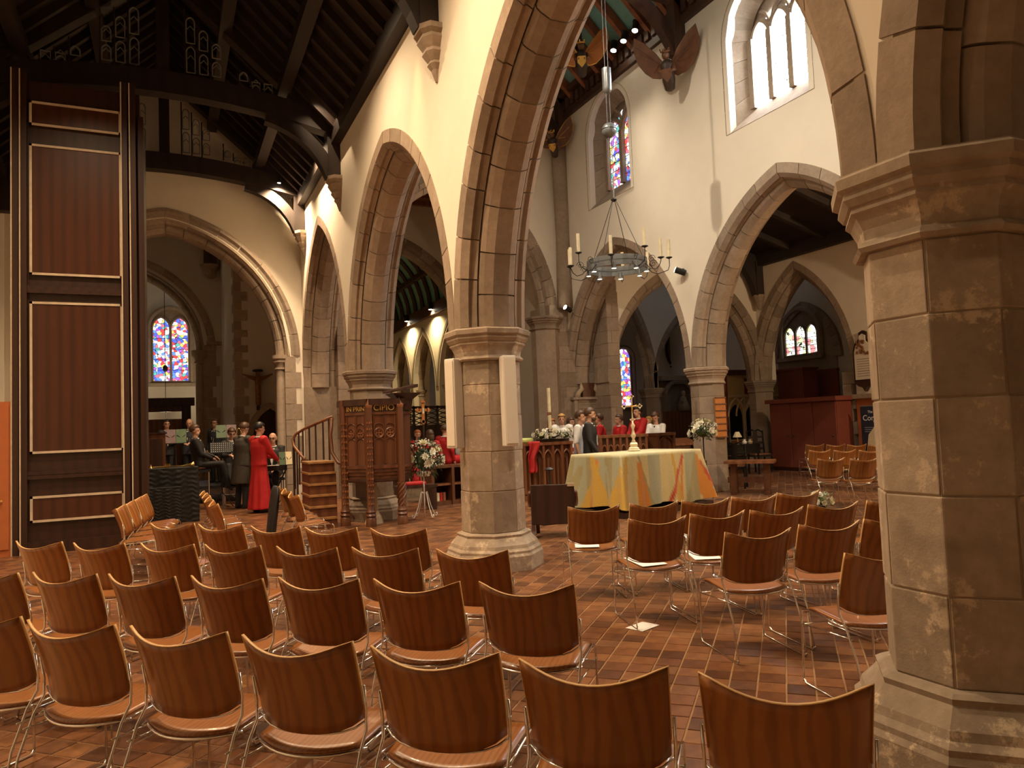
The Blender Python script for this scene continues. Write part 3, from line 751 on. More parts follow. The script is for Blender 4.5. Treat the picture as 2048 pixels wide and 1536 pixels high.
for i in range(4):
    stone_arch(['small chancel arch beside the inner tower arch', 'second chancel arch behind the pulpit desk', 'third chancel arch with the pale stained window in it', 'last chancel arch near the east end'][i], Arc(bays[i]+0.3, bays[i+1]-0.3, 3.2, 2.2), mapX(XCR), 0.7, prof_orders(0.7, 0.75), 6, 'darkstone')
    pillar(['clustered chancel column beside the tower arch', 'dark chancel column behind the wooden cross', 'dark chancel column beside the pale stained window', 'dark chancel column near the east wall'][i], XCR, bays[i+1], 0.27, 3.2, 'darkstone', [0.3, 0.6], cs=0.8)
wall('wall_chancel_left', mapX(XN), 0.7, 24, 38, 0, 6.5, [], 'plaster')
wall('wall_east', mapY(38.2), 0.4, -4, 24, 0, 12, [], 'plaster')
wall('wall_outer_right', mapX(XCR+5.2), 0.4, 26.4, 38, 0, 9, [], 'plaster')
roofslab('ceiling_chancel_aisle', [(XCR+0.3, 7.2), (XCR+5.2, 6.2)], 26.3, 38, 'slate_boards')
def lit_window(name, label, mp, cx_, z0, z1, w, lights, mat, sm='greystone', wall_t=0.0):
    """flat window standing just in front of a wall face; t<0 is the room side"""
    r = struct(thing(name, label, 'window')); lw = w/lights
    for l in range(lights):
        a = Arc(cx_-w/2+lw*l+0.04, cx_-w/2+lw*(l+1)-0.04, z1-lw*0.75, lw*0.62)
        P = outline(a, 0, z0, 7)
        MB().prism(P, lambda p, q, t: mp(p, q, t), -0.05, -0.04).obj('pane', mat, r)
        Q = outline(a, 0.03, z0-0.03, 7)
        MB().tube([mp(p, q, -0.06) for p, q in Q+[Q[0]]], 0.045, 6).obj('stone_frame', sm, r)
        for k in range(1, 5):
            z = z0+(z1-lw*0.75-z0)*k/5
            MB().bar(mp(a.s0, z, -0.07), mp(a.s1, z, -0.07), 0.015, 0.015).obj('glazing_bar', 'iron', r)
    o = Arc(cx_-w/2-0.12, cx_+w/2+0.12, z1-lw*0.75, w*0.62); P = outline(o, 0, z0-0.1, 10)
    MB().tube([mp(p, q, -0.08) for p, q in P], 0.1, 6).obj('surround', sm, r)
    MB().prism(outline(o, -0.02, z0-0.1, 10), lambda p, q, t: mp(p, q, t), -0.035, 0.0).obj('stone_plate', sm, r)
    MB().bar(mp(cx_-w/2-0.25, z0-0.15, -0.1), mp(cx_+w/2+0.25, z0-0.15, -0.1), 0.24, 0.12).obj('sill', sm, r)
    return r
MO = lambda s, z, t: (XCR+5.0+t, s, z)
p = onx(872, 740, XCR+5.0)
glass('stained_pale2', [(0.95, 0.95, 0.85), (0.8, 0.9, 0.6), (1, 0.98, 0.9), (0.85, 0.85, 0.3), (0.9, 0.95, 0.95), (0.55, 0.7, 0.35)], 4.0, 2.2, 0.03)
lit_window('window_4', 'tall pale two-light stained window seen through the chancel arch', MO, p.y, onx(872, 800, XCR+5.0).z, onx(872, 672, XCR+5.0).z, 2.6, 2, 'stained_pale2', 'darkstone')

# ------------------------------------------------------------------ left chapel beyond the moulded arch
YW1, YW2, YW3 = 21.8, 27.4, 31.0
XQ = ony(470, 700, YW1).x
struct(MB().bb((XQ, YW1, 0), (XN, YW2+0.3, 9)).obj('wall_chapel', 'plaster'))
A2 = Arc(ony(396, 700, YW2).x-4.3, ony(396, 700, YW2).x-0.05, ony(396, 702, YW2).z, 2.6)
wall('wall_chapel_arch', mapY(YW2+0.3), 0.6, -4.5, XQ+0.1, 0, 10, [arc_op(A2, 0.28, -0.05)], 'plaster_pale')
stone_arch('pale stone chapel arch in front of the stained glass', A2, mapY(YW2+0.3), 0.6, prof_rolls(0.6, 1.25), 8, 'palestone')
# ---- rest of the left chapel
r = struct(thing('arch_respond', 'pale stone jamb with capital and quoins beside the stained glass', 'column'))
xj = A2.s1
MB().lathe([(0.14, 0), (0.14, A2.zs-0.45)], (xj+0.1, YW2+0.12, 0), 12).obj('shaft', 'palestone', r, auto=True)
MB().lathe([(0.14, A2.zs-0.45), (0.2, A2.zs-0.42), (0.16, A2.zs-0.35), (0.2, A2.zs-0.25), (0.27, A2.zs-0.15), (0.27, A2.zs+0.02)], (xj+0.1, YW2+0.12, 0), 12).obj('capital', 'palestone', r, auto=True)
MB().bb((xj+0.05, YW2+0.05, 0), (xj+0.3, YW2+0.5, A2.zs)).obj('jamb', 'palestone', r)
for k in range(13):
    w = random.Random(k).choice((0.38, 0.5, 0.62)) + (0.14 if k < 3 else 0)
    MB().bb((xj+0.2, YW2-0.012, k*0.36+0.004), (xj+w+0.12, YW2+0.1, k*0.36+0.356)).obj('quoin', 'palestone', r)
MB().bb((xj+0.32, YW2-0.1, A2.zs+0.2), (xj+0.95, YW2+0.05, A2.zs+0.33)).obj('label_stop', 'palestone', r)
# quoined corner of the crucifix wall
q = struct(thing('stone_quoins', 'toothed stone quoins running up the chapel wall corner beside the crucifix', 'quoins'))
z = 0.0; k = 0; rnd = random.Random(11)
while z < 8.2:
    h = rnd.uniform(0.2, 0.32); w = 0.34 if k % 2 else rnd.uniform(0.14, 0.22); w2 = 0.15 if k % 2 else 0.35
    MB().bb((XQ-0.012, YW1-0.012, z+0.004), (XQ+w, YW1+w2*2.2, z+h-0.004)).obj('quoin', 'palestone', q); z += h; k += 1
r = struct(thing('door_1', 'small dark arched doorway under the crucifix', 'door'))
pd = ony(538, 862, YW1); da = Arc(pd.x-0.42, pd.x+0.5, 1.5, 0.75)
MB().prism(outline(da, 0, 0, 8), lambda p, q_, t: (p, YW1+t, q_), -0.03, 0.0).obj('door_leaf', 'oak_dark', r)
for sd in (-1, 1):
    for i in range(5):
        rg = [[(da.pt(sd, u, w)[0], YW1+t, da.pt(sd, u, w)[1]) for u, t in ((0, -0.05), (0.16, -0.05), (0.16, 0.0), (0, 0.0))] for w in (i/5+0.004, i/5+0.1, i/5+0.196)]
        MB().loft(rg).obj('arch_stone', 'palestone', r)
    for i in range(4):
        x0 = da.s0 if sd < 0 else da.s1
        MB().bb((x0, YW1-0.05, i*0.375+0.004), (x0+sd*0.16, YW1, i*0.375+0.371)).obj('jamb_stone', 'palestone', r)
wall('wall_chapel_end', mapY(YW3+0.2), 0.4, -5, XQ+1, 0, 10, [], 'plaster')
roofslab('ceiling_chapel', [(-3.3, 8.6), (XN, 8.6)], YC2, YW3+0.3, 'plaster_pale', 0.15)
MY3 = lambda s, z, t: (s, YW3+t, z)
p0_, p1_ = ony(304, 700, YW3), ony(378, 700, YW3)
lw_ = lit_window('window_5', 'two tall lancets of red and blue stained glass behind the chapel arch', MY3, (p0_.x+p1_.x)/2, ony(340, 762, YW3).z, ony(340, 632, YW3).z, p1_.x-p0_.x, 2, 'stained_big' if 'stained_big' in MATS else 'stained', 'palestone')
# dark timber doorcase below the window
dc = thing('timber_doorcase', 'dark wooden doorcase with heavy cornice below the stained lancets', 'doorcase')
a_, b_ = ony(302, 800, YW2+0.9), ony(389, 800, YW2+0.9); yd = YW2+0.9
MB().bb((a_.x-0.8, yd-0.15, ony(345, 812, yd).z), (b_.x, yd+0.2, ony(345, 796, yd).z)).obj('cornice', 'oak_dark', dc)
MB().bb((b_.x-0.42, yd, 0), (b_.x-0.12, yd+0.2, ony(345, 812, yd).z)).obj('post', 'oak_dark', dc)
MB().bb((a_.x-0.8, yd+0.02, ony(345, 823, yd).z), (b_.x-0.12, yd+0.18, ony(345, 812, yd).z)).obj('lintel', 'oak', dc)
MB().bb((a_.x-0.8, yd+0.1, 0), (b_.x-0.42, yd+0.16, ony(345, 838, yd).z)).obj('lower_panel', 'oak_mid', dc)
# timber post on a stone corbel, high on the chapel wall
pc = ony(420, 532, YW2-0.1)
r = struct(thing('wall_post', 'short dark timber post on a stone corbel high on the chapel wall', 'post'))
MB().bb((pc.x-0.2, YW2-0.35, pc.z), (pc.x+0.2, YW2, 9)).obj('timber', 'nave_timber', r)
MB().lathe([(0.1, -0.45), (0.22, -0.35), (0.2, -0.2), (0.32, -0.05), (0.32, 0.02)], (pc.x, YW2-0.15, pc.z), 8).obj('corbel', 'palestone', r)
# crucifix
pc = ony(515, 775, YW1); zt, zb = ony(515, 742, YW1).z, ony(515, 812, YW1).z; xl, xr = ony(486, 757, YW1).x, ony(545, 757, YW1).x
cf = thing('crucifix', 'robed wooden crucifix figure with outstretched arms on the chapel wall', 'crucifix', (pc.x, YW1-0.02, 0))
hh = zt-zb
plain('robe_gold', (0.42, 0.16, 0.04), 0.45, metal=0.3, var=0.3, nscale=20)
b = MB(); b.lathe([(0.04, zb), (0.07, zb+0.05*hh), (0.075, zb+0.45*hh), (0.085, zb+0.7*hh), (0.085, zb+0.82*hh), (0.04, zb+0.86*hh)], (0, -0.14, 0), 8); b.obj('robe', 'robe_gold', cf, smooth=True)
w_ = (xr-xl)/2
for s in (-1, 1):
    MB().tube([(s*0.06, -0.13, zb+0.76*hh), (s*w_*0.45, -0.13, zb+0.80*hh), (s*w_, -0.12, zb+0.90*hh)], [0.06, 0.05, 0.02], 8).obj('arm', 'robe_gold', cf, smooth=True)
MB().ell((0, -0.15, zb+0.92*hh), (0.06, 0.07, 0.09)).obj('head', 'oak_mid', cf, smooth=True)
MB().lathe([(0.13, zb+0.97*hh), (0.15, zb+hh), (0.12, zb+hh+0.03)], (0, -0.13, 0), 10).obj('crown', 'iron', cf)
MB().bb((-0.04, -0.07, zb-0.12), (0.04, -0.002, zb+hh)).obj('wall_batten', 'oak_dark', cf)

# ------------------------------------------------------------------ spaces beyond the far arcade
Y2 = 22.0
G = ony(1312, 776, Y2)
G1 = Arc(ony(1215, 770, Y2).x-0.2, G.x-0.28, G.z, 3.2); G2 = Arc(G.x+0.28, G.x+4.6, G.z, 3.0)
wall('wall_transept', mapY(Y2+0.3), 0.6, XFA+0.4, 22, G.z, 8.5, [arc_op(a, 0.38, G.z-0.01) for a in (G1, G2)], 'plaster')
stone_arch('brown stone arch beside the slender stained lancet', G1, mapY(Y2+0.3), 0.6, prof_orders(0.6), 8, 'darkstone')
stone_arch('brown stone arch above the memorial alcove', G2, mapY(Y2+0.3), 0.6, prof_orders(0.6), 8, 'darkstone')
pillar('brown stone pillar between the lancet arch and the alcove arch', G.x, Y2+0.3, 0.34, G.z, 'darkstone', [0.25, 0.5, 0.75])
wall('wall_transept_end', mapY(26.2), 0.4, XFA+0.4, 22, 0, 8.5, [], 'plaster')
roofslab('ceiling_transept', [(XFA+0.3, 8.0), (22, 8.0)], YF+0.3, 26.3, 'plaster', 0.15)
pw = ony(1245, 740, 26.0)
MT = lambda s, z, t: (s, 26.0+t, z)
glass('stained_fine', STC, 7.0, 1.3, 0.05)
lit_window('window_6', 'slender stained lancet beyond the altar cross', MT, pw.x, ony(1245, 812, 26).z, ony(1245, 690, 26).z, ony(1262, 740, 26).x-ony(1232, 740, 26).x, 1, 'stained_fine', 'darkstone')
# oval memorial on the far wall seen under the pillar arch
pm = ony(1345, 700, 26.0)
r = thing('wall_memorial', 'dark oval wall memorial beyond the arch behind the altar', 'memorial', (pm.x, 26.0, pm.z))
b = MB(); b.ell((0, -0.04, 0), (0.33, 0.05, 0.62), 16, 8); b.obj('tablet', 'greystone', r, smooth=True)
b = MB(); b.tube([(0.36*math.cos(a), -0.05, 0.66*math.sin(a)) for a in [2*PI*i/24 for i in range(25)]], 0.06, 6); b.obj('frame', 'oak_dark', r, smooth=True)
MB().lathe([(0.02, -1.1), (0.12, -0.9), (0.22, -0.72), (0.1, -0.6)], (0, -0.06, 0), 8).obj('drop', 'oak_dark', r)
# alcove with kneeling effigy and framed doorway
pa = ony(1357, 800, 23.4)
r = thing('effigy_monument', 'arched stone monument with a pale seated effigy beside the grey pillar', 'monument', (pa.x, 23.4, 0))
zb = ony(1357, 822, 23.4).z; zt = ony(1357, 762, 23.4).z
MB().bb((-0.75, -0.1, 0), (0.75, 0.5, zb)).obj('chest', 'oak_mid', r)
ar = Arc(-0.6, 0.6, zt-0.5, 0.45)
for s in (-1, 1):
    MB().tube([(ar.pt(s, 0, i/8)[0], -0.05, ar.pt(s, 0, i/8)[1]) for i in range(9)], 0.09, 6).obj('arch_moulding', 'darkstone', r)
    MB().bb((s*0.6-0.09, -0.14, zb), (s*0.6+0.09, 0.2, zt-0.5)).obj('jamb', 'darkstone', r)
MB().bb((-0.75, 0.2, zb), (0.75, 0.5, zt+0.2)).obj('back', 'darkstone', r)
MB().bb((-0.85, -0.15, zt+0.02), (0.85, 0.5, zt+0.2)).obj('cornice', 'darkstone', r)
b = MB(); b.lathe([(0.26, zb), (0.24, zb+0.2), (0.14, zb+0.42), (0.12, zb+0.52), (0.06, zb+0.58)], (0.22, 0.0, 0), 10); b.ell((0.22, -0.03, zb+0.68), (0.09, 0.1, 0.12)); b.tube([(0.22, -0.05, zb+0.45), (0.05, -0.2, zb+0.35), (-0.05, -0.22, zb+0.4)], [0.07, 0.05, 0.04], 8)
b.obj('effigy', 'palestone', r, smooth=True)
# carved monument on the crossing pier
ym = YC-0.07; pm = ony(1176, 825, ym)
r = thing('carved_monument', 'brown carved wall monument with crest and scrolls on the crossing pier', 'monument', (pm.x, ym, 0))
Z = lambda y: ony(1182, y, ym).z
w_ = (ony(1203, 825, ym).x-ony(1150, 825, ym).x)/2
MB().bb((-w_, -0.06, Z(858)), (w_, 0.06, Z(797))).obj('panel', 'brown_relief' if 'brown_relief' in MATS else 'darkstone', r)
for s in (-1, 1):
    MB().bb((s*w_-0.05, -0.11, Z(858)), (s*w_+0.05, 0.05, Z(797))).obj('pilaster', 'darkstone', r)
    MB().tube([(s*w_*0.85, -0.06, Z(795)), (s*w_*0.75, -0.08, Z(785)), (s*w_*0.5, -0.08, Z(778)), (s*w_*0.55, -0.08, Z(768))], [0.09, 0.07, 0.06, 0.03], 8).obj('scroll', 'palestone', r, smooth=True)
MB().bb((-w_-0.1, -0.14, Z(799)), (w_+0.1, 0.05, Z(794))).obj('cornice', 'darkstone', r)
MB().bb((-w_*0.45, -0.09, Z(794)), (w_*0.45, 0.05, Z(766))).obj('crest_panel', 'oak', r)
for i in range(6):
    MB().bb((-w_*0.8, -0.07, Z(806+i*8)), (w_*0.8, -0.055, Z(808+i*8))).obj('inscription_line', 'darkstone', r)
for s in (-0.4, 0.4):
    MB().bb((s*w_-0.15, -0.075, Z(803)), (s*w_+0.15, -0.055, Z(800))).obj('inscription_line', 'palestone', r)
# outer chapel past the cupboard
XO2 = 19.6
wall('wall_chapel_right', mapX(XO2+0.2), 0.4, -6, 26, 0, 8, [], 'plaster')
roofslab('ceiling_chapel_right', [(XO+0.3, 7.4), (XO2+0.4, 7.4)], -6, YF+0.3, 'plaster', 0.12)
ya, yb_ = onx(1558, 700, XO2).y, onx(1672, 700, XO2).y
ra_ = Arc(yb_, ya, onx(1615, 720, XO2).z, onx(1615, 620, XO2).z-onx(1615, 720, XO2).z)
MXO = lambda s, z, t: (XO2+t, s, z)
r = struct(thing('stone_arch', 'broad stone arch recess around the pale three-light window', 'arch'))
for sd in (-1, 1):
    for i in range(7):
        rg = [[MXO(*ra_.pt(sd, u, w), t) for u, t in ((0, -0.12), (0.3, -0.12), (0.3, 0.0), (0, 0.0))] for w in (i/7+0.003, i/7+0.07, i/7+0.14)]
        MB().loft(rg).obj('voussoir', 'darkstone', r)
MB().prism(outline(ra_, 0.05, 2.6, 8), MXO, -0.03, -0.005).obj('recess', 'darkstone', r)
pw = onx(1606, 700, XO2)
lit_window('window_7', 'pale three-light stained window high in the right hand chapel', MXO, pw.y, onx(1606, 708, XO2).z, onx(1606, 648, XO2).z, abs(onx(1572, 690, XO2).y-onx(1638, 690, XO2).y), 3, 'stained_pale', 'darkstone')
# ------------------------------------------------------------------ stacking chairs
def back_pt(u, v, d):
    hw = 0.214+0.010*v; z = 0.452+0.340*v + 0.045*(abs(u)**4)*(1-v)**2 - 0.052*(1-u*u)*v**2 - 0.006*(abs(u)**8)*v
    y = -0.165-0.090*v**1.4 + 0.070*u*u
    return (hw*u, y-d, z)
def seat_pt(u, v, d):
    yr = -0.205+0.075*u*u; yf = 0.215-0.03*u**4; hw = 0.205+0.018*v
    y = yr+(yf-yr)*v; z = 0.405+0.028*v - 0.035*max(0, (v-0.82)/0.18)**2 + 0.010*u*u
    return (hw*u, y, z-d)
def slab(fn, nu, nv, th):
    b = MB(); b.grid(lambda u, v: fn(2*u-1, v, 0), nu, nv); b.grid(lambda u, v: fn(2*u-1, v, th), nu, nv)
    n = nu+1; o2 = n*(nv+1)
    per = [i for i in range(n)]+[n*(j+1)-1 for j in range(1, nv+1)]+[n*nv+i for i in range(n-2, -1, -1)]+[n*j for j in range(nv-1, 0, -1)]
    for a, c in zip(per, per[1:]+per[:1]): b.f.append((a, c, c+o2, a+o2))
    return b
def chair_meshes():
    m = {}
    m['backrest'] = slab(back_pt, 12, 8, 0.012).mesh('backrest', 'chair_back', True)
    m['seat'] = slab(seat_pt, 12, 8, 0.011).mesh('seat', 'chair_seat', True)
    path = [(-1, j/10) for j in range(2, 10)]+[(-1+2*i/14, 1.0) for i in range(15)]+[(1, j/10) for j in range(9, 1, -1)]
    rings = []
    for u, v in path:
        a = Vector(back_pt(u, v, -0.0006)); c = Vector(back_pt(u, v, 0.0126))
        up = Vector((0, 0, 0.0022)) if abs(u) < 0.999 else Vector((0.0022*u, 0, 0.0012 if v > 0.95 else 0))
        rings.append([a-up*0.3, a+up, c+up, c-up*0.3])
    m['edge_band'] = MB().loft(rings).mesh('edge_band', 'chair_edge', True)
    def rod(p, r=0.0058, n=6): return MB().tube(p, r, n)
    for s, nm in ((-1, 'l'), (1, 'r')):
        m['front_leg'+nm] = rod([(s*0.228, 0.225, 0.012), (s*0.227, 0.222, 0.20), (s*0.226, 0.218, 0.385), (s*0.225, 0.200, 0.410), (s*0.222, 0.15, 0.418), (s*0.217, -0.02, 0.404), (s*0.214, -0.15, 0.396)]).mesh('front_leg', 'chrome', True)
        m['rear_leg'+nm] = rod([(s*0.228, -0.285, 0.012), (s*0.227, -0.235, 0.25), (s*0.227, -0.165, 0.40), (s*0.226, -0.118, 0.46), (s*0.2285, -0.116, 0.53), (s*0.2290, -0.132, 0.62)]).mesh('rear_leg', 'chrome', True)
        m['runner'+nm] = rod([(s*0.228, 0.226, 0.030), (s*0.228, 0.21, 0.0065), (s*0.228, -0.27, 0.0065), (s*0.228, -0.286, 0.030)]).mesh('floor_runner', 'chrome', True)
        m['rail'+nm] = rod([(s*0.227, 0.219, 0.33), (s*0.227, -0.212, 0.355)], 0.004).mesh('side_rail', 'chrome', True)
    m['seat_rod'] = rod([(x, -0.205+0.075*(x/0.205)**2-0.004, 0.388+0.01*(x/0.205)**2) for x in [-0.228+0.456*i/12 for i in range(13)]], 0.0062).mesh('seat_rod', 'chrome', True)
    m['back_rod'] = rod([(x, -0.165+0.06*(x/0.214)**2-0.006, 0.452+0.032*abs(x/0.214)**5) for x in [-0.224+0.448*i/12 for i in range(13)]], 0.004).mesh('back_rod', 'chrome', True)
    m['under'] = rod([(-0.227, 0.19, 0.335), (0.227, 0.19, 0.335)], 0.004).mesh('stretcher', 'chrome', True)
    return m
CMS = chair_meshes()
def chair(x, y, rz, label, group, jit=0.0):
    t = thing('stacking_chair', label, 'chair', (x, y, 0), rz, group)
    bk = link('backrest', CMS['backrest'], t); link('edge_band', CMS['edge_band'], bk); link('seat', CMS['seat'], t)
    for s in 'lr':
        link('front_leg', CMS['front_leg'+s], t); link('rear_leg', CMS['rear_leg'+s], t)
        link('floor_runner', CMS['runner'+s], t); link('side_rail', CMS['rail'+s], t)
    link('seat_rod', CMS['seat_rod'], t); link('back_rod', CMS['back_rod'], t); link('stretcher', CMS['under'], t)
    return t
LASTC = []
def spaced(p, new, gap=0.485):               # chairs in a row stand side by side, never through each other
    if new: LASTC.clear()
    if LASTC:
        d = p-LASTC[-1]; d.z = 0
        if d.length < gap: p = LASTC[-1]+d.normalized()*gap
    LASTC.append(p.copy()); return p
def chair_px(px, rz, label, group, new=True):
    a, b = onz(px[0], px[1], 0.783), onz(px[2], px[3], 0.783); md = (a+b)/2
    # back corners sit 0.19 behind the chair centre
    off = Vector((math.sin(rz)*0.19*1.0, -math.cos(rz)*0.19, 0))
    c = spaced(Vector((md.x-off.x, md.y-off.y, 0)), new)
    return chair(c.x, c.y, rz, label, group)
ROW = {
 1: [(-116, 1238, 17, 1240), (50, 1244, 219, 1253), (269, 1251, 454, 1263), (498, 1267, 701, 1284), (755, 1291, 995, 1307), (1047, 1317, 1325, 1339), (1403, 1345, 1743, 1375)],
 2: [(-72, 1141, 34, 1145), (76, 1144, 191, 1148), (214, 1150, 349, 1154), (376, 1155, 528, 1158), (561, 1154, 711, 1157), (748, 1157, 912, 1164), (968, 1164, 1150, 1171)],
 3: [(36, 1080, 113, 1085), (141, 1088, 250, 1087), (289, 1088, 402, 1087), (416, 1089, 517, 1091), (551, 1097, 677, 1095), (702, 1095, 829, 1095), (874, 1097, 1010, 1102)],
 4: [(305, 1046, 391, 1047), (401, 1048, 477, 1049), (505, 1054, 599, 1053), (607, 1055, 701, 1056), (748, 1057, 856, 1057)]}
ORD = ['first', 'second', 'third', 'fourth', 'fifth', 'sixth', 'seventh', 'eighth']
RL = {1: 'walnut backed chair, {} from the worn pillar in the row furthest from the pulpit', 2: 'walnut backed chair, {} from the tiled walkway in the second row from the back', 3: 'walnut backed chair, {} from the tiled walkway in the third row from the back', 4: 'walnut backed chair, {} from the speaker pillar in the short row nearest the pulpit'}
for r_, lst in ROW.items():
    mids = [(onz(p[0], p[1], 0.783)+onz(p[2], p[3], 0.783))/2 for p in lst]
    use = [i for i in range(len(lst)) if lst[i][0] > 0]; ib = sum(use)/len(use); mb = sum((mids[i] for i in use), Vector())/len(use)
    sl = sum(((mids[i]-mb)*(i-ib) for i in use), Vector())/sum((i-ib)**2 for i in use)   # even spacing along the row
    for i in range(len(lst)):
        rz = math.radians(-43+random.uniform(-2, 2)); q = mb+sl*(i-ib)
        if i in use: q = q*0.6+mids[i]*0.4
        c = spaced(Vector((q.x-math.sin(rz)*0.19, q.y+math.cos(rz)*0.19, 0)), i == 0)
        chair(c.x, c.y, rz, RL[r_].format(ORD[len(lst)-1-i]), 'wooden chairs with honey coloured seats in diagonal rows')
RB = [((1138, 1013, 1237, 1010), -20, 'wooden stacking chair standing beside the dark folding armchair', 1), ((1264, 1007, 1352, 1001), -14, None, 1), ((1363, 1000, 1449, 996), -14, None, 1), ((1466, 994, 1546, 988), -12, None, 0), ((1558, 986, 1634, 980), -10, None, 0),
      ((1258, 1038, 1371, 1031), -15, 'wooden stacking chair with the white sheet lying on the floor by its legs', 1), ((1384, 1028, 1485, 1020), -13, None, 1), ((1504, 1020, 1597, 1014), -13, None, 0), ((1621, 1009, 1711, 1003), -12, None, 1), ((1741, 1001, 1822, 995), -12, None, 0),
      ((1453, 1065, 1578, 1056), -14, 'wooden stacking chair standing alone in the aisle row, seat bare', 0), ((1607, 1049, 1709, 1041), -12, None, 0), ((1735, 1038, 1835, 1030), -12, None, 0),
      ((1693, 1109, 1835, 1092), -12, 'wooden stacking chair half hidden behind the worn pillar with bare seat', 0)]
def sheet(x, y, z, rz, w, h, label, group=None, tilt=0.0):
    b = MB(); b.box((0, 0, 0.0015), (w, h, 0.003)); o = b.obj('paper_sheet', 'paper'); o.location = (x, y, z); o.rotation_euler = (tilt, 0, rz)
    return tag(o, label, 'paper', group)
for i, (px, a, lab, pap) in enumerate(RB):
    rw = 0 if i < 5 else (1 if i < 10 else 2); ix = i-(0, 5, 10)[rw]
    c = chair_px(px, math.radians(a), lab or 'dark backed chair, {} along the {} from the altar, counting from the folding armchair'.format(ORD[ix], ('first row', 'second row', 'third row')[rw]), 'wooden chairs facing the altar cloth', i in (0, 5, 10, 13))
    if pap: sheet(c.location.x-0.03, c.location.y+0.03, 0.4285, math.radians(a+random.uniform(-12, 12)), 0.21, 0.297, 'white service sheet on the {} seat of the {} from the altar'.format(ORD[ix], ('first row', 'second row', 'third row')[rw]), 'service sheets on chair seats', 0.066)
p = onz(1285, 1254); sheet(p.x, p.y, 0.002, 0.35, 0.21, 0.15, 'white paper sheet dropped on the tiled floor')
# rows seen from the side, facing across the aisle
def side_row(pxs, rz, lab, grp):
    for i, (x, y) in enumerate(pxs):
        q = onz(x, y, 0.785); f = Vector((-math.sin(rz), math.cos(rz), 0)); c = spaced(q+f*0.235-Vector((0, 0, 0.785)), i == 0, 0.5)
        chair(c.x, c.y, rz, lab.format(ORD[i]), grp)
side_row([(232, 1014), (251, 1005), (268, 997), (280, 991)], math.radians(-97), '{} wooden chair from the diagonal rows in the side row against the tall case', 'chairs beside the wooden case')
side_row([(423, 1005), (414, 997), (409, 989), (404, 984)], math.radians(-88), '{} wooden chair from the diagonal rows in the side row by the quilted cover', 'chairs beside the quilted cover')
side_row([(582, 988), (568, 981), (558, 975)], math.radians(-88), '{} wooden chair from the diagonal rows in the side row at the pulpit steps', 'chairs at the pulpit steps')
# far chairs in the side aisle
for i, ((x, y), lab) in enumerate([((1665, 916), 0), ((1720, 916), 0), ((1775, 916), 0), ((1642, 899), 1), ((1692, 899), 0), ((1742, 899), 0), ((1792, 899), 0), ((1632, 888), 1), ((1674, 888), 1), ((1716, 888), 1), ((1758, 888), 1)]):
    rz = math.radians(-20); q = onz(x, y, 0.785); c = spaced(q+Vector((-math.sin(rz), math.cos(rz), 0))*0.235-Vector((0, 0, 0.785)), i in (0, 3, 7), 0.5)
    r_ = 0 if i < 3 else (1 if i < 7 else 2); k_ = i-(0, 3, 7)[r_]
    chair(c.x, c.y, rz, 'pale sheened chair, {} from the oak table in the {}'.format(ORD[k_], ('aisle row furthest from the cupboard', 'middle side aisle row', 'aisle row nearest the cupboard')[r_]), 'chairs in the side aisle')

# ------------------------------------------------------------------ tall panelled wooden case
YS = 12.1
def cz(x, y): return ony(x, y, YS)
x0, x1 = cz(35, 600).x-0.02, cz(263, 600).x+0.01; zt = cz(262, 180).z
cs = thing('panelled_case', 'tall dark wooden case with cream beaded panels reaching the roof', 'case', (0, YS, 0))
D = 1.2
MB().bb((x0, 0.03, 0), (x1+0.12, D, zt-0.05)).obj('carcass', 'case_wood', cs)
MB().bb((x1+0.10, -0.02, 0), (x1+0.17, D, zt-0.4)).obj('side_panel', 'case_wood', cs)
MB().bb((x0+0.06, -0.03, 0.0), (x1, 0.05, 0.16)).obj('plinth', 'case_wood', cs)
for xx, zz in ((x0, cz(40, 140).z), (x0+0.10, cz(40, 140).z), (x1-0.08, cz(262, 170).z), (x1+0.03, cz(262, 170).z)):
    MB().bb((xx-0.035, -0.05, 0), (xx+0.035, 0.06, zz)).obj('corner_post', 'case_wood', cs)
    MB().bar((xx-0.045, -0.052, 0.0), (xx-0.045, -0.052, zz), 0.022, 0.016).obj('edge_bead', 'bead_cream', cs)
for ya, yb in ((207, 262), (293, 555), (608, 906), (990, 1037)):
    za, zb = cz(150, (ya if ya != 207 else 215)+ (6 if ya == 293 else 0)).z, cz(150, yb-(4 if ya != 990 else 0)).z
    a, b_ = cz(62, 600).x, cz(243, 600).x
    MB().bb((a, -0.005, zb), (b_, 0.04, za)).obj('panel', 'case_panel', cs)
    for p_, q_ in (((a, za), (b_, za)), ((a, zb), (b_, zb)), ((a, zb), (a, za)), ((b_, zb), (b_, za))):
        MB().bb((min(p_[0], q_[0])-0.016, -0.018, min(p_[1], q_[1])-0.016), (max(p_[0], q_[0])+0.016, 0.0, max(p_[1], q_[1])+0.016)).obj('panel_bead', 'bead_cream', cs)
for ym in (578, 585, 942, 950):
    z = cz(150, ym).z; MB().bb((x0+0.1, -0.03, z-0.03), (x1-0.06, 0.04, z+0.02)).obj('rail_moulding', 'case_wood', cs)
# red cupboard edge and shelf lights at the far left
q = ony(18, 950, 12.0)
c = thing('red_cupboard', 'red painted cupboard standing at the left wall beside the case', 'cupboard', (-2.44, 12.4, 0))
zt = ony(10, 803, 12.0).z; xr = q.x+2.45
MB().bb((-0.48, -0.35, 0), (xr, 0.35, zt)).obj('body', 'red_paint_lamplit', c)
MB().bb((-0.5, -0.37, 0.1), (xr-0.02, -0.34, zt-0.05)).obj('door', 'red_paint_lamplit', c)
MB().ell((xr-0.1, -0.39, 0.75), (0.02, 0.02, 0.02)).obj('knob', 'brass', c)
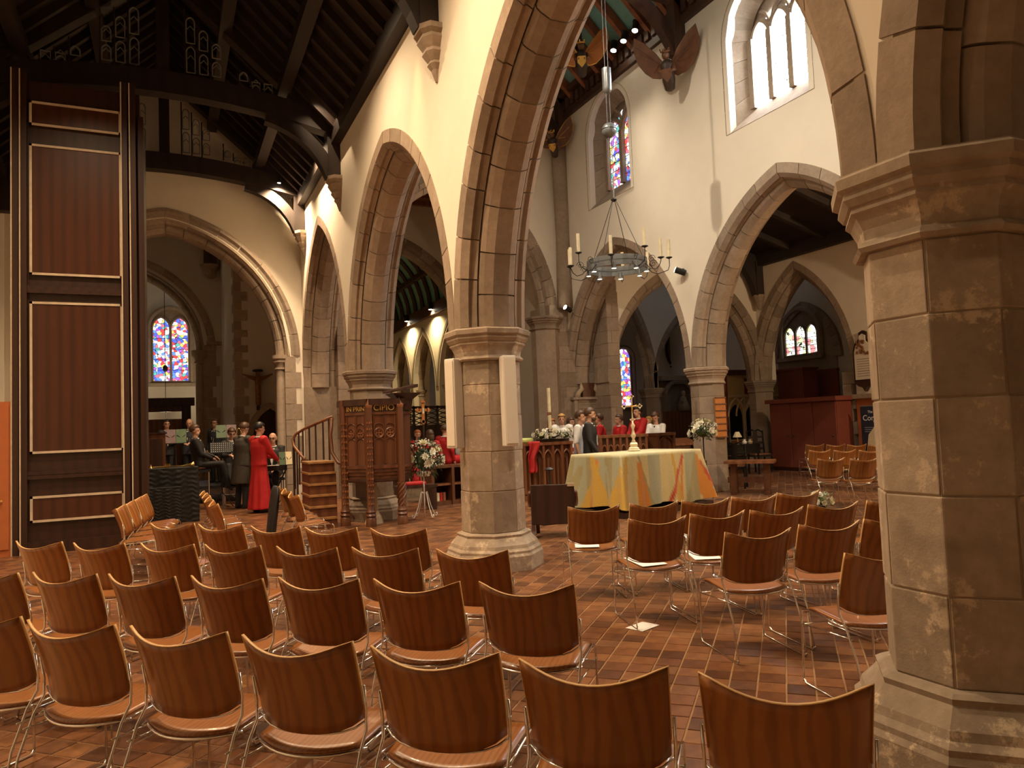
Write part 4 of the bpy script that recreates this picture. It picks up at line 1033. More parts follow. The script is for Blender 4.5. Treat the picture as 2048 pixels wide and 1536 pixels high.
# ------------------------------------------------------------------ pulpit
plain('gilt_letter', (0.80, 0.52, 0.14), 0.4, metal=0.3)
Fp = onz(743, 1053); SD = 0.50
def dirv(a): return Vector((math.cos(math.radians(a)), math.sin(math.radians(a)), 0))
Rp = Fp+dirv(-5)*SD; Lp = Fp-dirv(-50)*SD; L2 = Lp-dirv(-95)*0.42; R2 = Rp+dirv(40)*0.30
zbot, zmid, ztop, zbk = zpx(Fp.x, Fp.y, 966), zpx(Fp.x, Fp.y, 931), zpx(Fp.x, Fp.y, 803), zpx(Fp.x, Fp.y, 827)
pu = thing('pulpit', 'carved oak octagonal pulpit on posts with gilt lettering band', 'pulpit')
def panel(a, b_, z0, z1, th, mat, parent, name, out=0.0, bevel=0.0):
    d = (b_-a); n = Vector((d.y, -d.x, 0)).normalized(); p = [a+n*out, b_+n*out, b_+n*(out-th), a+n*(out-th)]
    return MB().loft([[(q.x, q.y, z) for q in p] for z in (z0, z1)]).obj(name, mat, parent, bevel=bevel)
faces = [(L2, Lp), (Lp, Fp), (Fp, Rp), (Rp, R2)]
for a, b_ in faces:
    panel(a, b_, zmid, zbk, 0.05, 'oak', pu, 'wall_panel')
    panel(a, b_, zbk, ztop-0.06, 0.05, 'oak_dark', pu, 'lettering_band')
    panel(a, b_, ztop-0.06, ztop+0.04, 0.10, 'oak_dark', pu, 'cornice', 0.05)
    panel(a, b_, zbk-0.02, zbk+0.02, 0.06, 'oak', pu, 'moulding', 0.02)
    for k in range(5):
        z = zbot+(zmid-zbot)*k/5
        panel(a, b_, z, z+(zmid-zbot)/5-0.006, 0.10, 'oak', pu, 'base_moulding', -0.05+0.018*k)
for a, b_ in faces[1:3]:                      # carved blind tracery on the two front faces
    d = (b_-a).normalized(); n = Vector((d.y, -d.x, 0)); L = (b_-a).length
    def P(s, z, o): q = a+d*s+n*o; return (q.x, q.y, z)
    hgt = zbk-zmid
    for c in range(2):
        s0 = L*(0.16+0.36*c); s1 = s0+L*0.32; sm = (s0+s1)/2; rr = (s1-s0)/2
        zc = zmid+hgt*0.62
        MB().tube([P(sm+rr*0.92*math.cos(t), zc+rr*0.92*math.sin(t), 0.008) for t in [2*PI*i/16 for i in range(17)]], 0.014, 6).obj('roundel', 'oak', pu)
        for t in range(4):
            an = PI/4+t*PI/2
            MB().tube([P(sm+rr*0.42*math.cos(an)+rr*0.34*math.cos(u), zc+rr*0.42*math.sin(an)+rr*0.34*math.sin(u), 0.006) for u in [2*PI*i/8 for i in range(9)]], 0.008, 5).obj('quatrefoil', 'oak_mid', pu)
        for sgn, zz in ((1, zc+rr*1.05), (-1, zc-rr*1.9)):
            ac = Arc(s0, s1, zz, rr*0.85)
            for sd in (-1, 1):
                MB().tube([P(*ac.pt(sd, 0, i/6), 0.006) for i in range(7)], 0.011, 5).obj('tracery_arch', 'oak', pu)
        for s in (s0, s1):
            MB().tube([P(s, zmid+0.02, 0.006), P(s, zbk-0.03, 0.006)], 0.011, 5).obj('tracery_shaft', 'oak', pu)
for a, b_, tx in ((Lp, Fp, 'IN PRIN'), (Fp, Rp, 'CIPIO')):
    d = (b_-a).normalized(); md = (a+b_)/2+Vector((d.y, -d.x, 0))*0.004
    text('gilt_lettering', tx, 0.135 if tx == 'CIPIO' else 0.105, 'gilt_letter', pu, (md.x, md.y, zbk+0.045), (PI/2, 0, math.atan2(d.y, d.x)))
for i, c in enumerate((Lp, Fp, Rp)):
    MB().lathe([(0.085, 0), (0.085, 0.12), (0.07, 0.14), (0.09, 0.17), (0.07, 0.2), (0.085, 0.23), (0.062, 0.27), (0.058, zbot)], c, 12).obj('post_base', 'oak', pu, auto=True)
    MB().lathe([(0.062, zbot), (0.062, ztop-0.10 if i else ztop+0.04)], c, 8).obj('post', 'oak', pu)
    if i:
        MB().lathe([(0.07, ztop-0.10), (0.075, ztop-0.06), (0.055, ztop-0.04), (0.0, ztop+0.06)], c, 4, PI/4).obj('finial', 'oak_mid', pu)
    if i == 2:                                # spiral fluting
        for k in range(6):
            MB().tube([(c.x+0.062*math.cos(k*PI/3+t*5), c.y+0.062*math.sin(k*PI/3+t*5), 0.3+t*(zbot-0.32)) for t in [j/14 for j in range(15)]], 0.012, 5).obj('spiral_flute', 'oak', pu)
    else:
        for k in range(14):
            z = 0.35+k*(ztop-0.6)/14
            for an in (-2.2, -1.6, -1.0):
                MB().ell((c.x+0.063*math.cos(an), c.y+0.063*math.sin(an), z), (0.014, 0.014, 0.02), 6, 4).obj('stud', 'oak_mid', pu)
cen = (Lp+Rp)/2+Vector((0.05, 0.30, 0))
MB().loft([[(q.x, q.y, z) for q in (L2, Lp, Fp, Rp, R2)] for z in (zbot+0.02, zbot+0.06)]).obj('pulpit_floor', 'oak_dark', pu)
MB().lathe([(0.16, 0), (0.12, 0.12), (0.07, 0.2), (0.06, zbot)], (cen.x, cen.y-0.1, 0), 8).obj('stem', 'palestone', pu)
# sloping book desk
dk = ony(790, 775, Fp.y+0.15); zl = zpx(dk.x, dk.y, 787)
d0, d1 = ony(766, 785, Fp.y+0.1), ony(835, 772, Fp.y+0.1)
MB().add([(d0.x, Fp.y-0.12, d0.z), (d1.x-0.06, Fp.y-0.12, d1.z+0.02), (d1.x, Fp.y+0.35, d1.z+0.05), (d0.x+0.06, Fp.y+0.35, d0.z+0.03),
          (d0.x, Fp.y-0.12, d0.z-0.03), (d1.x-0.06, Fp.y-0.12, d1.z-0.03), (d1.x, Fp.y+0.35, d1.z), (d0.x+0.06, Fp.y+0.35, d0.z-0.01)],
         [(0, 1, 2, 3), (4, 5, 6, 7), (0, 1, 5, 4), (1, 2, 6, 5), (2, 3, 7, 6), (3, 0, 4, 7)]).obj('book_desk', 'oak_dark', pu)
mx = (d0.x+d1.x)/2+0.05
MB().loft([[(mx+s*w, Fp.y+0.12+t*w, z) for s, t in ((-1, -1), (1, -1), (1, 1), (-1, 1))] for w, z in ((0.1, ztop-0.15), (0.12, ztop+0.02), (0.24, d0.z-0.02))]).obj('desk_bracket', 'oak_dark', pu)
# steps and handrail
st = thing('pulpit_steps', 'oak pulpit steps with pale treads and curved handrail', 'staircase')
for k in range(6):
    z = 0.172*(k+1); yf = 11.95+0.11*k; xa_, xb_ = ony(620+(14 if k == 0 else 0), 1000, yf).x, min(ony(674, 1000, yf).x, Lp.x-0.07)
    MB().bb((xa_, yf, 0.0 if k == 0 else z-0.19), (xb_, yf+0.75, z-0.03)).obj('riser', 'oak', st)
    MB().bb((xa_-0.02, yf-0.025, z-0.03), (xb_, yf+0.75, z)).obj('tread', 'oak_tread', st)
nb = onz(612, 1022); zn = zpx(nb.x, nb.y, 921)
MB().lathe([(0.075, 0), (0.075, 0.1), (0.055, 0.12), (0.07, 0.15), (0.05, 0.19), (0.05, zn-0.03), (0.075, zn-0.02), (0.075, zn+0.02)], (nb.x, nb.y, 0), 8).obj('newel_post', 'oak', st)
hr = [(nb.x, nb.y, zn+0.02)]+[tuple(ony(x, y, Y)) for x, y, Y in ((600, 908, nb.y+0.25), (588, 893, nb.y+0.5), (585, 880, nb.y+0.62), (592, 868, nb.y+0.6), (610, 857, nb.y+0.3), (638, 845, nb.y-0.3), (664, 834, nb.y-0.9))]
MB().tube(hr, 0.028, 8).obj('handrail', 'oak_mid', st, smooth=True)
for i in range(1, 8):
    for f in ((0.3, 0.75) if i > 4 else (0.5,)):
        a = Vector(hr[i-1]).lerp(Vector(hr[i]), f); MB().tube([(a.x, a.y, max(0, a.z-1.05)), (a.x, a.y, a.z)], 0.018, 6).obj('baluster', 'oak_dark', st)
MB().tube([ony(664, 836, Lp.y+0.3), ony(661, 870, Lp.y+0.3), ony(664, 905, Lp.y+0.2), ony(676, 925, Lp.y+0.1), ony(690, 930, Lp.y)], 0.03, 8).obj('curved_rail', 'oak', st, smooth=True)

# ------------------------------------------------------------------ piano under a quilted black cover
plain('quilt', (0.022, 0.021, 0.018), 0.6, var=0.2, nscale=20)
Yp = 14.7
xa, xb = ony(290, 1000, Yp).x, ony(398, 1000, Yp).x; zt = ony(345, 937, Yp).z
pn = thing('covered_piano', 'upright piano under a quilted black cover', 'piano', ((xa+xb)/2, Yp, 0))
hw = (xb-xa)/2
def quilt(u, v, amp=0.012, n=9): return amp*(0.5+0.5*math.sin(v*70+1.6*math.sin(u*17+v*6)+0.8*math.sin(u*41)))*(0.6+0.4*math.sin(u*23))
def quilt_box(parent, name, x0, x1, y0, y1, z0, z1):
    b = MB(); nu, nv = 48, 64
    b.grid(lambda u, v: (x0+(x1-x0)*u, y0-quilt(u, v), z0+(z1-z0)*v), nu, nv)
    b.grid(lambda u, v: (x1+quilt(u, v), y0+(y1-y0)*u, z0+(z1-z0)*v), 24, nv)
    b.grid(lambda u, v: (x0-quilt(u, v), y1+(y0-y1)*u, z0+(z1-z0)*v), 8, 8)
    b.grid(lambda u, v: (x1+(x0-x1)*u, y1, z0+(z1-z0)*v), 4, 4)
    b.grid(lambda u, v: (x0+(x1-x0)*u, y0+(y1-y0)*v, z1+quilt(u, v, 0.006)), 20, 12)
    return b.obj(name, 'quilt', parent, smooth=False)
quilt_box(pn, 'cover', -hw, hw, 0, 0.65, 0.0, zt)
w2 = ony(362, 1000, Yp-0.25).x-(xa+xb)/2
quilt_box(pn, 'keyboard_cover', -hw+0.02, w2, -0.25, -0.01, 0.0, ony(330, 976, Yp-0.25).z)
tr = thing('trumpet', 'brass trumpet lying on top of the quilted piano cover', 'trumpet', ((xa+xb)/2, Yp+0.2, zt+0.012))
MB().tube([(-hw*0.75, 0, 0.02), (hw*0.4, 0.0, 0.02), (hw*0.7, 0, 0.03), (hw*0.85, 0, 0.035)], [0.012, 0.012, 0.03, 0.06], 10).obj('bell_tube', 'brass', tr, smooth=True)
MB().tube([(-hw*0.3, 0.06, 0.02), (hw*0.2, 0.06, 0.02), (hw*0.24, 0.03, 0.02), (hw*0.2, 0, 0.02)], 0.011, 8).obj('slide_tube', 'brass', tr, smooth=True)
for k in range(3):
    MB().tube([(-0.1+k*0.03, 0.03, 0.0), (-0.1+k*0.03, 0.03, 0.07)], 0.014, 8).obj('valve', 'brass', tr)
MB().lathe([(0.02, -0.02), (0.01, 0.02), (0.006, 0.05)], (-hw*0.78, 0, 0.02), 8).obj('mouthpiece', 'brass', tr)
# wooden desk box behind the piano
Yb = 16.4
xa2, xb2 = ony(296, 900, Yb).x, ony(331, 900, Yb).x
bx = thing('wooden_console', 'dark wooden console cabinet behind the covered piano', 'cabinet', ((xa2+xb2)/2, Yb, 0))
zc = ony(312, 868, Yb).z
MB().bb((-(xb2-xa2)/2, 0, 0), ((xb2-xa2)/2, 0.6, zc)).obj('body', 'oak', bx)
MB().bb((-(xb2-xa2)/2-0.03, -0.03, zc), ((xb2-xa2)/2+0.03, 0.63, zc+0.03)).obj('top', 'oak_dark', bx)
MB().bb((-(xb2-xa2)/2+0.05, -0.012, 0.1), ((xb2-xa2)/2-0.05, 0, zc-0.1)).obj('front_panel', 'oak_dark', bx)
# low black staging for the players
sg = thing('black_staging', 'low black staging platform under the brass players', 'platform', (0, 0, 0))
MB().bb((-0.6, 18.35, 0.34), (1.5, 20.9, 0.40)).obj('deck', 'black', sg)
for x in (-0.5, 0.5, 1.4):
    for y in (18.45, 20.8):
        MB().tube([(x, y, 0), (x, y, 0.34)], 0.025, 6).obj('leg', 'chrome', sg)
    MB().tube([(x, 18.45, 0.05), (x, 20.8, 0.05)], 0.015, 6).obj('brace', 'chrome', sg)
MB().tube([(-0.5, 18.45, 0.18), (1.4, 18.45, 0.18)], 0.015, 6).obj('brace', 'chrome', sg)
# music stands
plain('folder_green', (0.09, 0.15, 0.075), 0.5); plain('folder_plum', (0.20, 0.13, 0.14), 0.5)
def music_stand(label, x, y, zb, z0, z1, w, mats, tilt=0.35, rz=0.0, perf=False):
    r = thing('music_stand', label, 'music stand', (x, y, zb), rz)
    h = z1-z0; zc = (z0+z1)/2-zb; R = Matrix.Rotation(-tilt, 3, 'X')
    for i, mt in enumerate(mats):
        ww = w/len(mats); cx = -w/2+ww*(i+0.5)
        b = MB(); b.box((cx, 0, zc), (ww-0.006, 0.012, h), R); b.obj('desk' if perf else 'folder', mt, r)
        if not perf:
            MB().bar(Vector((cx-ww*0.45, -0.012, zc-h*0.42)), Vector((cx+ww*0.4, -0.012, zc+h*0.1)), 0.008, 0.008).obj('wire_brace', 'black', r)
            MB().bar(Vector((cx+ww*0.45, -0.012, zc-h*0.42)), Vector((cx-ww*0.4, -0.012, zc+h*0.1)), 0.008, 0.008).obj('wire_brace', 'black', r)
    if perf:
        pb_ = MB()
        for k in range(11):
            for j in range(5):
                q = R @ Vector((0, -0.0075, -h*0.38+j*h*0.19)); pb_.box((-w*0.45+k*w*0.09, q.y, zc+q.z), (0.012, 0.003, 0.012), R)
        pb_.obj('perforations', 'paper', r)['kind'] = 'stuff'
    MB().bb((-w/2, -0.06, zc-h*0.52), (w/2, 0.0, zc-h*0.47)).obj('ledge', 'black', r)
    MB().tube([(0, 0.02, 0.3), (0, 0.02, zc)], 0.01, 6).obj('pole', 'black', r)
    for a in (0.5, 2.6, 4.7):
        MB().tube([(0, 0.02, 0.35), (0.26*math.cos(a), 0.02+0.26*math.sin(a), 0.01)], 0.008, 6).obj('leg', 'black', r)
    return r
def stand_px(label, px0, py0, px1, py1, Y, mats, zb=0.0, **k):
    a, b_ = ony(px0, (py0+py1)/2, Y), ony(px1, (py0+py1)/2, Y); c = ony((px0+px1)/2, py1, Y); t = ony((px0+px1)/2, py0, Y)
    return music_stand(label, (a.x+b_.x)/2, Y, zb, c.z, t.z, b_.x-a.x, mats, **k)
stand_px('music stand with plum and green folder beside the console cabinet', 330, 858, 373, 887, 18.2, ['folder_plum', 'folder_green'])
stand_px('music stand with green and plum folder held high among the players', 432, 849, 473, 876, 18.7, ['folder_green', 'folder_plum'], zb=0.4)
stand_px('black perforated music stand in front of the seated player', 420, 884, 466, 906, 16.9, ['black'], perf=True)
stand_px('music stand with green and cream pages by the pulpit stair', 558, 903, 584, 930, 15.42, ['folder_green', 'wax'])
# trombone bell among the players
pb = ony(478, 866, 18.3)
tb = thing('trombone', 'brass trombone held upright between players', 'trombone', (pb.x, 18.3, 0.4))
MB().tube([(0.05, 0, 0.7), (0.05, 0, pb.z-0.4+0.02), (0.02, 0, pb.z-0.4+0.1), (-0.03, 0, pb.z-0.4+0.1), (-0.05, 0, pb.z-0.4), (-0.05, 0, pb.z-0.75)], 0.014, 8).obj('slide', 'brass', tb, smooth=True)
MB().tube([(-0.05, 0, 0.75), (-0.05, -0.02, 0.9), (-0.03, -0.05, 1.0), (0.0, -0.1, 1.04)], [0.015, 0.03, 0.06, 0.10], 12).obj('bell', 'brass', tb, smooth=True)
# keyboard table by the stair
kt = onz(560, 1000); kt = Vector((ony(551, 930, 15.78).x, 15.78, 0))
k_ = thing('keyboard', 'dark keyboard on a stand at the foot of the pulpit stair', 'keyboard', kt)
zk = zpx(kt.x, kt.y, 931)
MB().box((0, 0, zk-0.05), (0.42, 0.26, 0.1)).obj('case', 'black', k_)
MB().box((0, -0.06, zk+0.004), (0.38, 0.13, 0.012)).obj('white_keys', 'paper', k_)
for s in (-1, 1): MB().bar((s*0.2, 0, 0), (-s*0.2, 0, zk-0.1), 0.03, 0.03).obj('leg', 'black', k_)
# black coat on the chair back by the stair
ct = onz(557, 979, 0.80)
c_ = MB(); c_.loft([[(ct.x-0.03+w*math.cos(t)-0.10*(1-z/0.84), ct.y+0.03+k*(1+0.08*math.sin(7*t))*math.sin(t), z) for t in [2*PI*i/28 for i in range(28)]] for w, k, z in ((0.05, 0.20, 0.10), (0.055, 0.21, 0.3), (0.055, 0.23, 0.55), (0.05, 0.235, 0.72), (0.045, 0.22, 0.80), (0.03, 0.17, 0.835), (0.015, 0.12, 0.845))])
tag(c_.obj('black_coat', 'black', smooth=True), 'black coat hung over the chair beside the pulpit stair', 'coat')
# ------------------------------------------------------------------ altar with its coloured cloth
AC = onz(1247, 1036); aang = math.radians(13.0); AU = Vector((math.cos(aang), math.sin(aang), 0)); AV = Vector((-AU.y, AU.x, 0))
AL, AW = 1.98, 1.15; ZA = zpx(AC.x, AC.y, 911)
acen = AC+AU*(AL/2)+AV*(AW/2)
bs_ = MB(); q = [acen+AU*(sx*AL*0.5+sx*0.12)+AV*(sy*AW*0.5+sy*0.12) for sx, sy in ((-1, -1), (1, -1), (1, 1), (-1, 1))]
bs_.loft([[(p.x, p.y, z) for p in q] for z in (0, 0.09)]); tag(bs_.obj('altar_step', 'oak_dark'), 'low dark plinth under the altar cloth', 'plinth')
al = thing('altar_table', 'wooden altar table beneath the gold and orange cloth', 'altar', (acen.x, acen.y, 0.09), aang)
MB().box((0, 0, ZA-0.09-0.05), (AL-0.1, AW-0.1, 0.06)).obj('table_top', 'oak', al)
for sx in (-1, 1):
    for sy in (-1, 1): MB().box((sx*(AL/2-0.2), sy*(AW/2-0.2), (ZA-0.17)/2), (0.12, 0.12, ZA-0.17)).obj('leg', 'oak', al)
mt, nt, bsn = _new('altar_cloth')
at = nt.nodes.new('ShaderNodeAttribute'); at.attribute_name = 'Col'
nz = _noise(nt, _coord(nt, 1.0), 60, 4)
nt.links.new(_mix(nt, 1.0, at.outputs['Color'], _ramp(nt, nz, [(0.3, (0.8, 0.8, 0.8)), (0.7, (1, 1, 1))]), 'MULTIPLY'), bsn.inputs['Base Color'])
bsn.inputs['Roughness'].default_value = 0.65; bsn.inputs['Sheen Weight'].default_value = 0.2
def cloth():
    NS, NT = 260, 16; per = 2*(AL+AW); V = []; Cc = []; Fc = []
    cream, gold, orange, olive, red, sage = (0.66, 0.55, 0.26), (0.62, 0.38, 0.06), (0.66, 0.25, 0.03), (0.38, 0.33, 0.16), (0.55, 0.08, 0.03), (0.42, 0.42, 0.27)
    rnd = random.Random(4)
    wedges = []
    for k in range(26):
        wedges.append((rnd.random()*per, rnd.uniform(0.05, 0.22), rnd.uniform(-0.45, 0.45), rnd.choice([gold, gold, orange, olive, sage, gold, red, olive]), rnd.uniform(0.0, 0.25)))
    for i in range(NS):
        s = per*i/NS
        for j in range(NT+1):
            t = j/NT
            r_ = s
            if s < AL: x, y, nx, ny = -AL/2+s, -AW/2, 0, -1
            elif s < AL+AW: x, y, nx, ny = AL/2, -AW/2+(s-AL), 1, 0
            elif s < 2*AL+AW: x, y, nx, ny = AL/2-(s-AL-AW), AW/2, 0, 1
            else: x, y, nx, ny = -AL/2, AW/2-(s-2*AL-AW), -1, 0
            ed = min(abs(s-c) for c in (0, AL, AL+AW, 2*AL+AW, per))
            rip = 0.028*t**1.1*(math.sin(s*17+1.3*math.sin(s*3))+0.5*math.sin(s*31+2)) + 0.035*t
            fl = 0.17*t*math.exp(-(ed/0.13)**2)
            cxx = 1 if x > 0 else -1; cyy = 1 if y > 0 else -1
            V.append((x+nx*(rip)+cxx*fl*0.8, y+ny*(rip)+cyy*fl*0.8, ZA-0.09+0.006-t*(ZA-0.13+0.03*math.sin(s*5))))
            col = cream if (s % 0.9) < 0.62 else sage
            if AL*2+AW < s: col = sage if (s*2.3) % 1 < 0.6 else olive
            for ws, ww, sl, wc, t0 in wedges:
                c = ws+sl*t; w_ = ww*(0.25+0.75*abs(t-0.1)) if wc != red else 0.035
                dd = abs((s-c+per/2) % per-per/2)
                if dd < w_ and t > t0: col = wc
            if t < 0.03: col = (0.68, 0.62, 0.36)
            Cc.append(col)
    for i in range(NS):
        for j in range(NT):
            a = i*(NT+1)+j; b_ = ((i+1) % NS)*(NT+1)+j; Fc.append((a, b_, b_+1, a+1))
    n0 = len(V); V.append((0, 0, ZA-0.09+0.008)); Cc.append((0.70, 0.66, 0.40))
    for i in range(NS): Fc.append((i*(NT+1), n0, ((i+1) % NS)*(NT+1)))
    me = bpy.data.meshes.new('altar_cloth'); me.from_pydata(V, [], Fc); ca = me.color_attributes.new('Col', 'FLOAT_COLOR', 'POINT')
    for i, c in enumerate(Cc): ca.data[i].color = (*c, 1)
    me.materials.append(MATS['altar_cloth']); me.shade_smooth(); return me
o = link('altar_cloth', cloth()); o.location = (acen.x, acen.y, 0.09); o.rotation_euler = (0, 0, aang)
tag(o, 'gold, orange and olive patchwork cloth draped over the altar', 'cloth')
# altar cross
pc = onz(1268, 902, ZA+0.01); Zc = lambda y: zpx(pc.x, pc.y, y)-ZA-0.01
cr_ = thing('altar_cross', 'ornate silver gilt cross with trefoil ends standing on the altar', 'cross', (pc.x, pc.y, ZA+0.012), math.radians(-30))
MB().loft([[(s*w, t*w, z) for s, t in ((-1, -1), (1, -1), (1, 1), (-1, 1))] for w, z in ((0.10, 0), (0.10, 0.02), (0.085, 0.03), (0.085, 0.05), (0.06, 0.07), (0.065, Zc(888)), (0.05, Zc(885)))]).obj('foot', 'silver', cr_)
zs0, zs1 = Zc(885), Zc(842)
MB().lathe([(0.045, zs0), (0.03, zs0+0.03), (0.02, zs0+0.06), (0.05, zs0+(zs1-zs0)*0.32), (0.03, zs0+(zs1-zs0)*0.42), (0.018, zs0+(zs1-zs0)*0.6), (0.042, zs0+(zs1-zs0)*0.78), (0.02, zs0+(zs1-zs0)*0.88), (0.012, zs1)], (0, 0, 0), 12).obj('stem', 'silver', cr_, smooth=True)
zx, ztp, wa = Zc(813), Zc(791), 0.135
MB().bb((-0.011, -0.01, zs1-0.02), (0.011, 0.01, ztp-0.03)).obj('upright', 'silver', cr_)
MB().bb((-wa+0.02, -0.01, zx-0.011), (wa-0.02, 0.01, zx+0.011)).obj('arm', 'silver', cr_)
for cx_, cz_ in ((-wa, zx), (wa, zx), (0, ztp-0.02), (0, zs1+0.02)):
    for k in range(4):
        a = k*PI/2+PI/4
        MB().tube([(cx_+0.03*math.cos(a+j*PI/2)*1.0, 0, cz_+0.03*math.sin(a+j*PI/2)) for j in (0, 1)], 0.006, 5).obj('end_frame', 'silver', cr_)
    for dx, dz in ((0.035, 0), (-0.035, 0), (0, 0.035), (0, -0.035)):
        MB().ell((cx_+dx, 0, cz_+dz), (0.013, 0.011, 0.013), 6, 4).obj('bud', 'silver', cr_)
MB().ell((0, -0.02, zx+0.03), (0.014, 0.014, 0.018), 8, 6).obj('corpus_head', 'gilt', cr_)
b = MB(); b.tube([(0, -0.018, zx+0.015), (0, -0.02, zx-0.05), (0, -0.016, zx-0.11)], [0.014, 0.012, 0.006], 6); b.tube([(-0.085, -0.014, zx+0.02), (0, -0.018, zx), (0.085, -0.014, zx+0.02)], 0.006, 5); b.obj('corpus', 'gilt', cr_)

# ------------------------------------------------------------------ flowers
plain('petal', (0.86, 0.83, 0.70), 0.6, var=0.05); plain('petal_cream', (0.80, 0.75, 0.50), 0.6, var=0.05)
plain('leaf', (0.055, 0.085, 0.03), 0.5, var=0.25); plain('leaf_pale', (0.18, 0.22, 0.09), 0.55, var=0.2)
def bloom_mesh(r, mat, seed):
    b = MB(); rnd = random.Random(seed)
    for ring, n, tilt, L in ((0, 5, 1.25, 0.6), (1, 8, 0.8, 0.85), (2, 10, 0.35, 1.0)):
        for k in range(n):
            a = 2*PI*k/n+ring*0.3+rnd.uniform(-.1, .1); tt = tilt+rnd.uniform(-.1, .1)
            d = Vector((math.cos(a)*math.cos(tt), math.sin(a)*math.cos(tt), math.sin(tt))); s = Vector((-math.sin(a), math.cos(a), 0))
            l = r*L; w = r*0.26; u = Vector((0, 0, 1))
            b.add([d*l*0.1, d*l*0.6+s*w, d*l*1.0+u*l*0.08, d*l*0.6-s*w], [(0, 1, 2, 3)])
    b.ell((0, 0, r*0.15), (r*0.3, r*0.3, r*0.3), 6, 4)
    return b.mesh('bloom', mat, False, fix=False)
BL = [bloom_mesh(1.0, 'petal', 1), bloom_mesh(1.0, 'petal_cream', 2), bloom_mesh(1.0, 'petal', 3)]
def arrangement(root, c, rad, nb, size, nl, nsmall, leafmat='leaf', down=0.35, seed=1):
    rnd = random.Random(seed); c = Vector(c)
    def rp(lo=-down):
        while True:
            d = Vector((rnd.gauss(0, 1), rnd.gauss(0, 1), rnd.gauss(0, 1))).normalized()
            if d.z > lo and d.y < 0.75: return d
    b = MB()
    for k in range(nl):
        d = rp(-0.8); p = c+Vector((d.x*rad[0], d.y*rad[1], d.z*rad[2]))*rnd.uniform(0.45, 1.0)
        l = max(rad)*rnd.uniform(0.18, 0.34); s = d.orthogonal().normalized(); s = (Matrix.Rotation(rnd.uniform(0, 6), 3, d) @ s)
        t = (d*0.7+Vector((0, 0, -0.5 if rnd.random() < 0.5 else 0.3))).normalized()
        b.add([p, p+t*l*0.5+s*l*0.17, p+t*l, p+t*l*0.5-s*l*0.17], [(0, 1, 2, 3)])
    b.ell(c, tuple(x*0.55 for x in rad), 8, 6)
    b.obj('foliage', leafmat, root, fix=False)['kind'] = 'stuff'
    b = MB()
    for k in range(nsmall):
        d = rp(); p = c+Vector((d.x*rad[0], d.y*rad[1], d.z*rad[2]))*rnd.uniform(0.8, 1.05); r = size*0.16
        b.ell(p, (r, r, r), 5, 4)
    if nsmall: b.obj('small_blossoms', 'petal', root, fix=False)['kind'] = 'stuff'
    for k in range(nb):
        d = rp(-0.25); o = link('bloom', BL[k % 3], root); o.location = c+Vector((d.x*rad[0], d.y*rad[1], d.z*rad[2]))*rnd.uniform(0.9, 1.05)
        o.rotation_euler = d.to_track_quat('Z', 'Y').to_euler(); o.scale = (size*rnd.uniform(0.75, 1.15),)*3
fp = onz(850, 1036)
fs = thing('flower_stand', 'white iron stand with a big arrangement of white flowers beside the pulpit', 'flower stand', (fp.x, fp.y, 0))
zf = zpx(fp.x, fp.y, 918); zq = zpx(fp.x, fp.y, 950)
arrangement(fs, (0, 0, zf), (0.33, 0.28, 0.34), 20, 0.085, 420, 130, seed=3)
MB().tube([(0, 0, 0.02), (0, 0, zq)], 0.013, 8).obj('pole', 'white_paint', fs, smooth=True)
MB().lathe([(0.1, zq-0.02), (0.13, zq+0.04), (0.12, zq+0.06)], (0, 0, 0), 12).obj('bowl', 'white_paint', fs)
for k in range(4):
    a = k*PI/2+0.3; c, s = math.cos(a), math.sin(a)
    MB().tube([(c*0.02, s*0.02, 0.42), (c*0.06, s*0.06, 0.44), (c*0.08, s*0.08, 0.36), (c*0.13, s*0.13, 0.2), (c*0.2, s*0.2, 0.05), (c*0.23, s*0.23, 0.02), (c*0.26, s*0.26, 0.04), (c*0.25, s*0.25, 0.075), (c*0.225, s*0.225, 0.06)], 0.008, 6).obj('scroll_leg', 'white_paint', fs, smooth=True)
fp = onz(1412, 992)
fs = thing('flower_stand', 'slim dark pedestal with a dome of white roses beside the grey pillar', 'flower stand', (fp.x-0.28, fp.y-0.35, 0))
X, Y = fp.x-0.28, fp.y-0.35
arrangement(fs, (0, 0, zpx(X, Y, 863)), (0.25, 0.22, 0.2), 17, 0.075, 260, 40, seed=8, down=0.1)
MB().tube([(0, 0, zpx(X, Y, 921)), (0, 0, zpx(X, Y, 868))], 0.012, 8).obj('rod', 'iron', fs)
MB().lathe([(0.14, 0), (0.13, 0.02), (0.045, 0.04), (0.045, zpx(X, Y, 921))], (0, 0, 0), 10).obj('column', 'oak_dark', fs)
fp = onz(1638, 1021)
fs = thing('flower_posy', 'low posy of white flowers on the tiled floor behind the chairs', 'flowers', (fp.x, fp.y, 0))
MB().lathe([(0.1, 0), (0.13, 0.08), (0.12, 0.1)], (0, 0, 0), 10).obj('bowl', 'oak_dark', fs)
arrangement(fs, (0, 0, 0.16), (0.24, 0.2, 0.13), 12, 0.06, 150, 30, 'leaf_pale', seed=12)

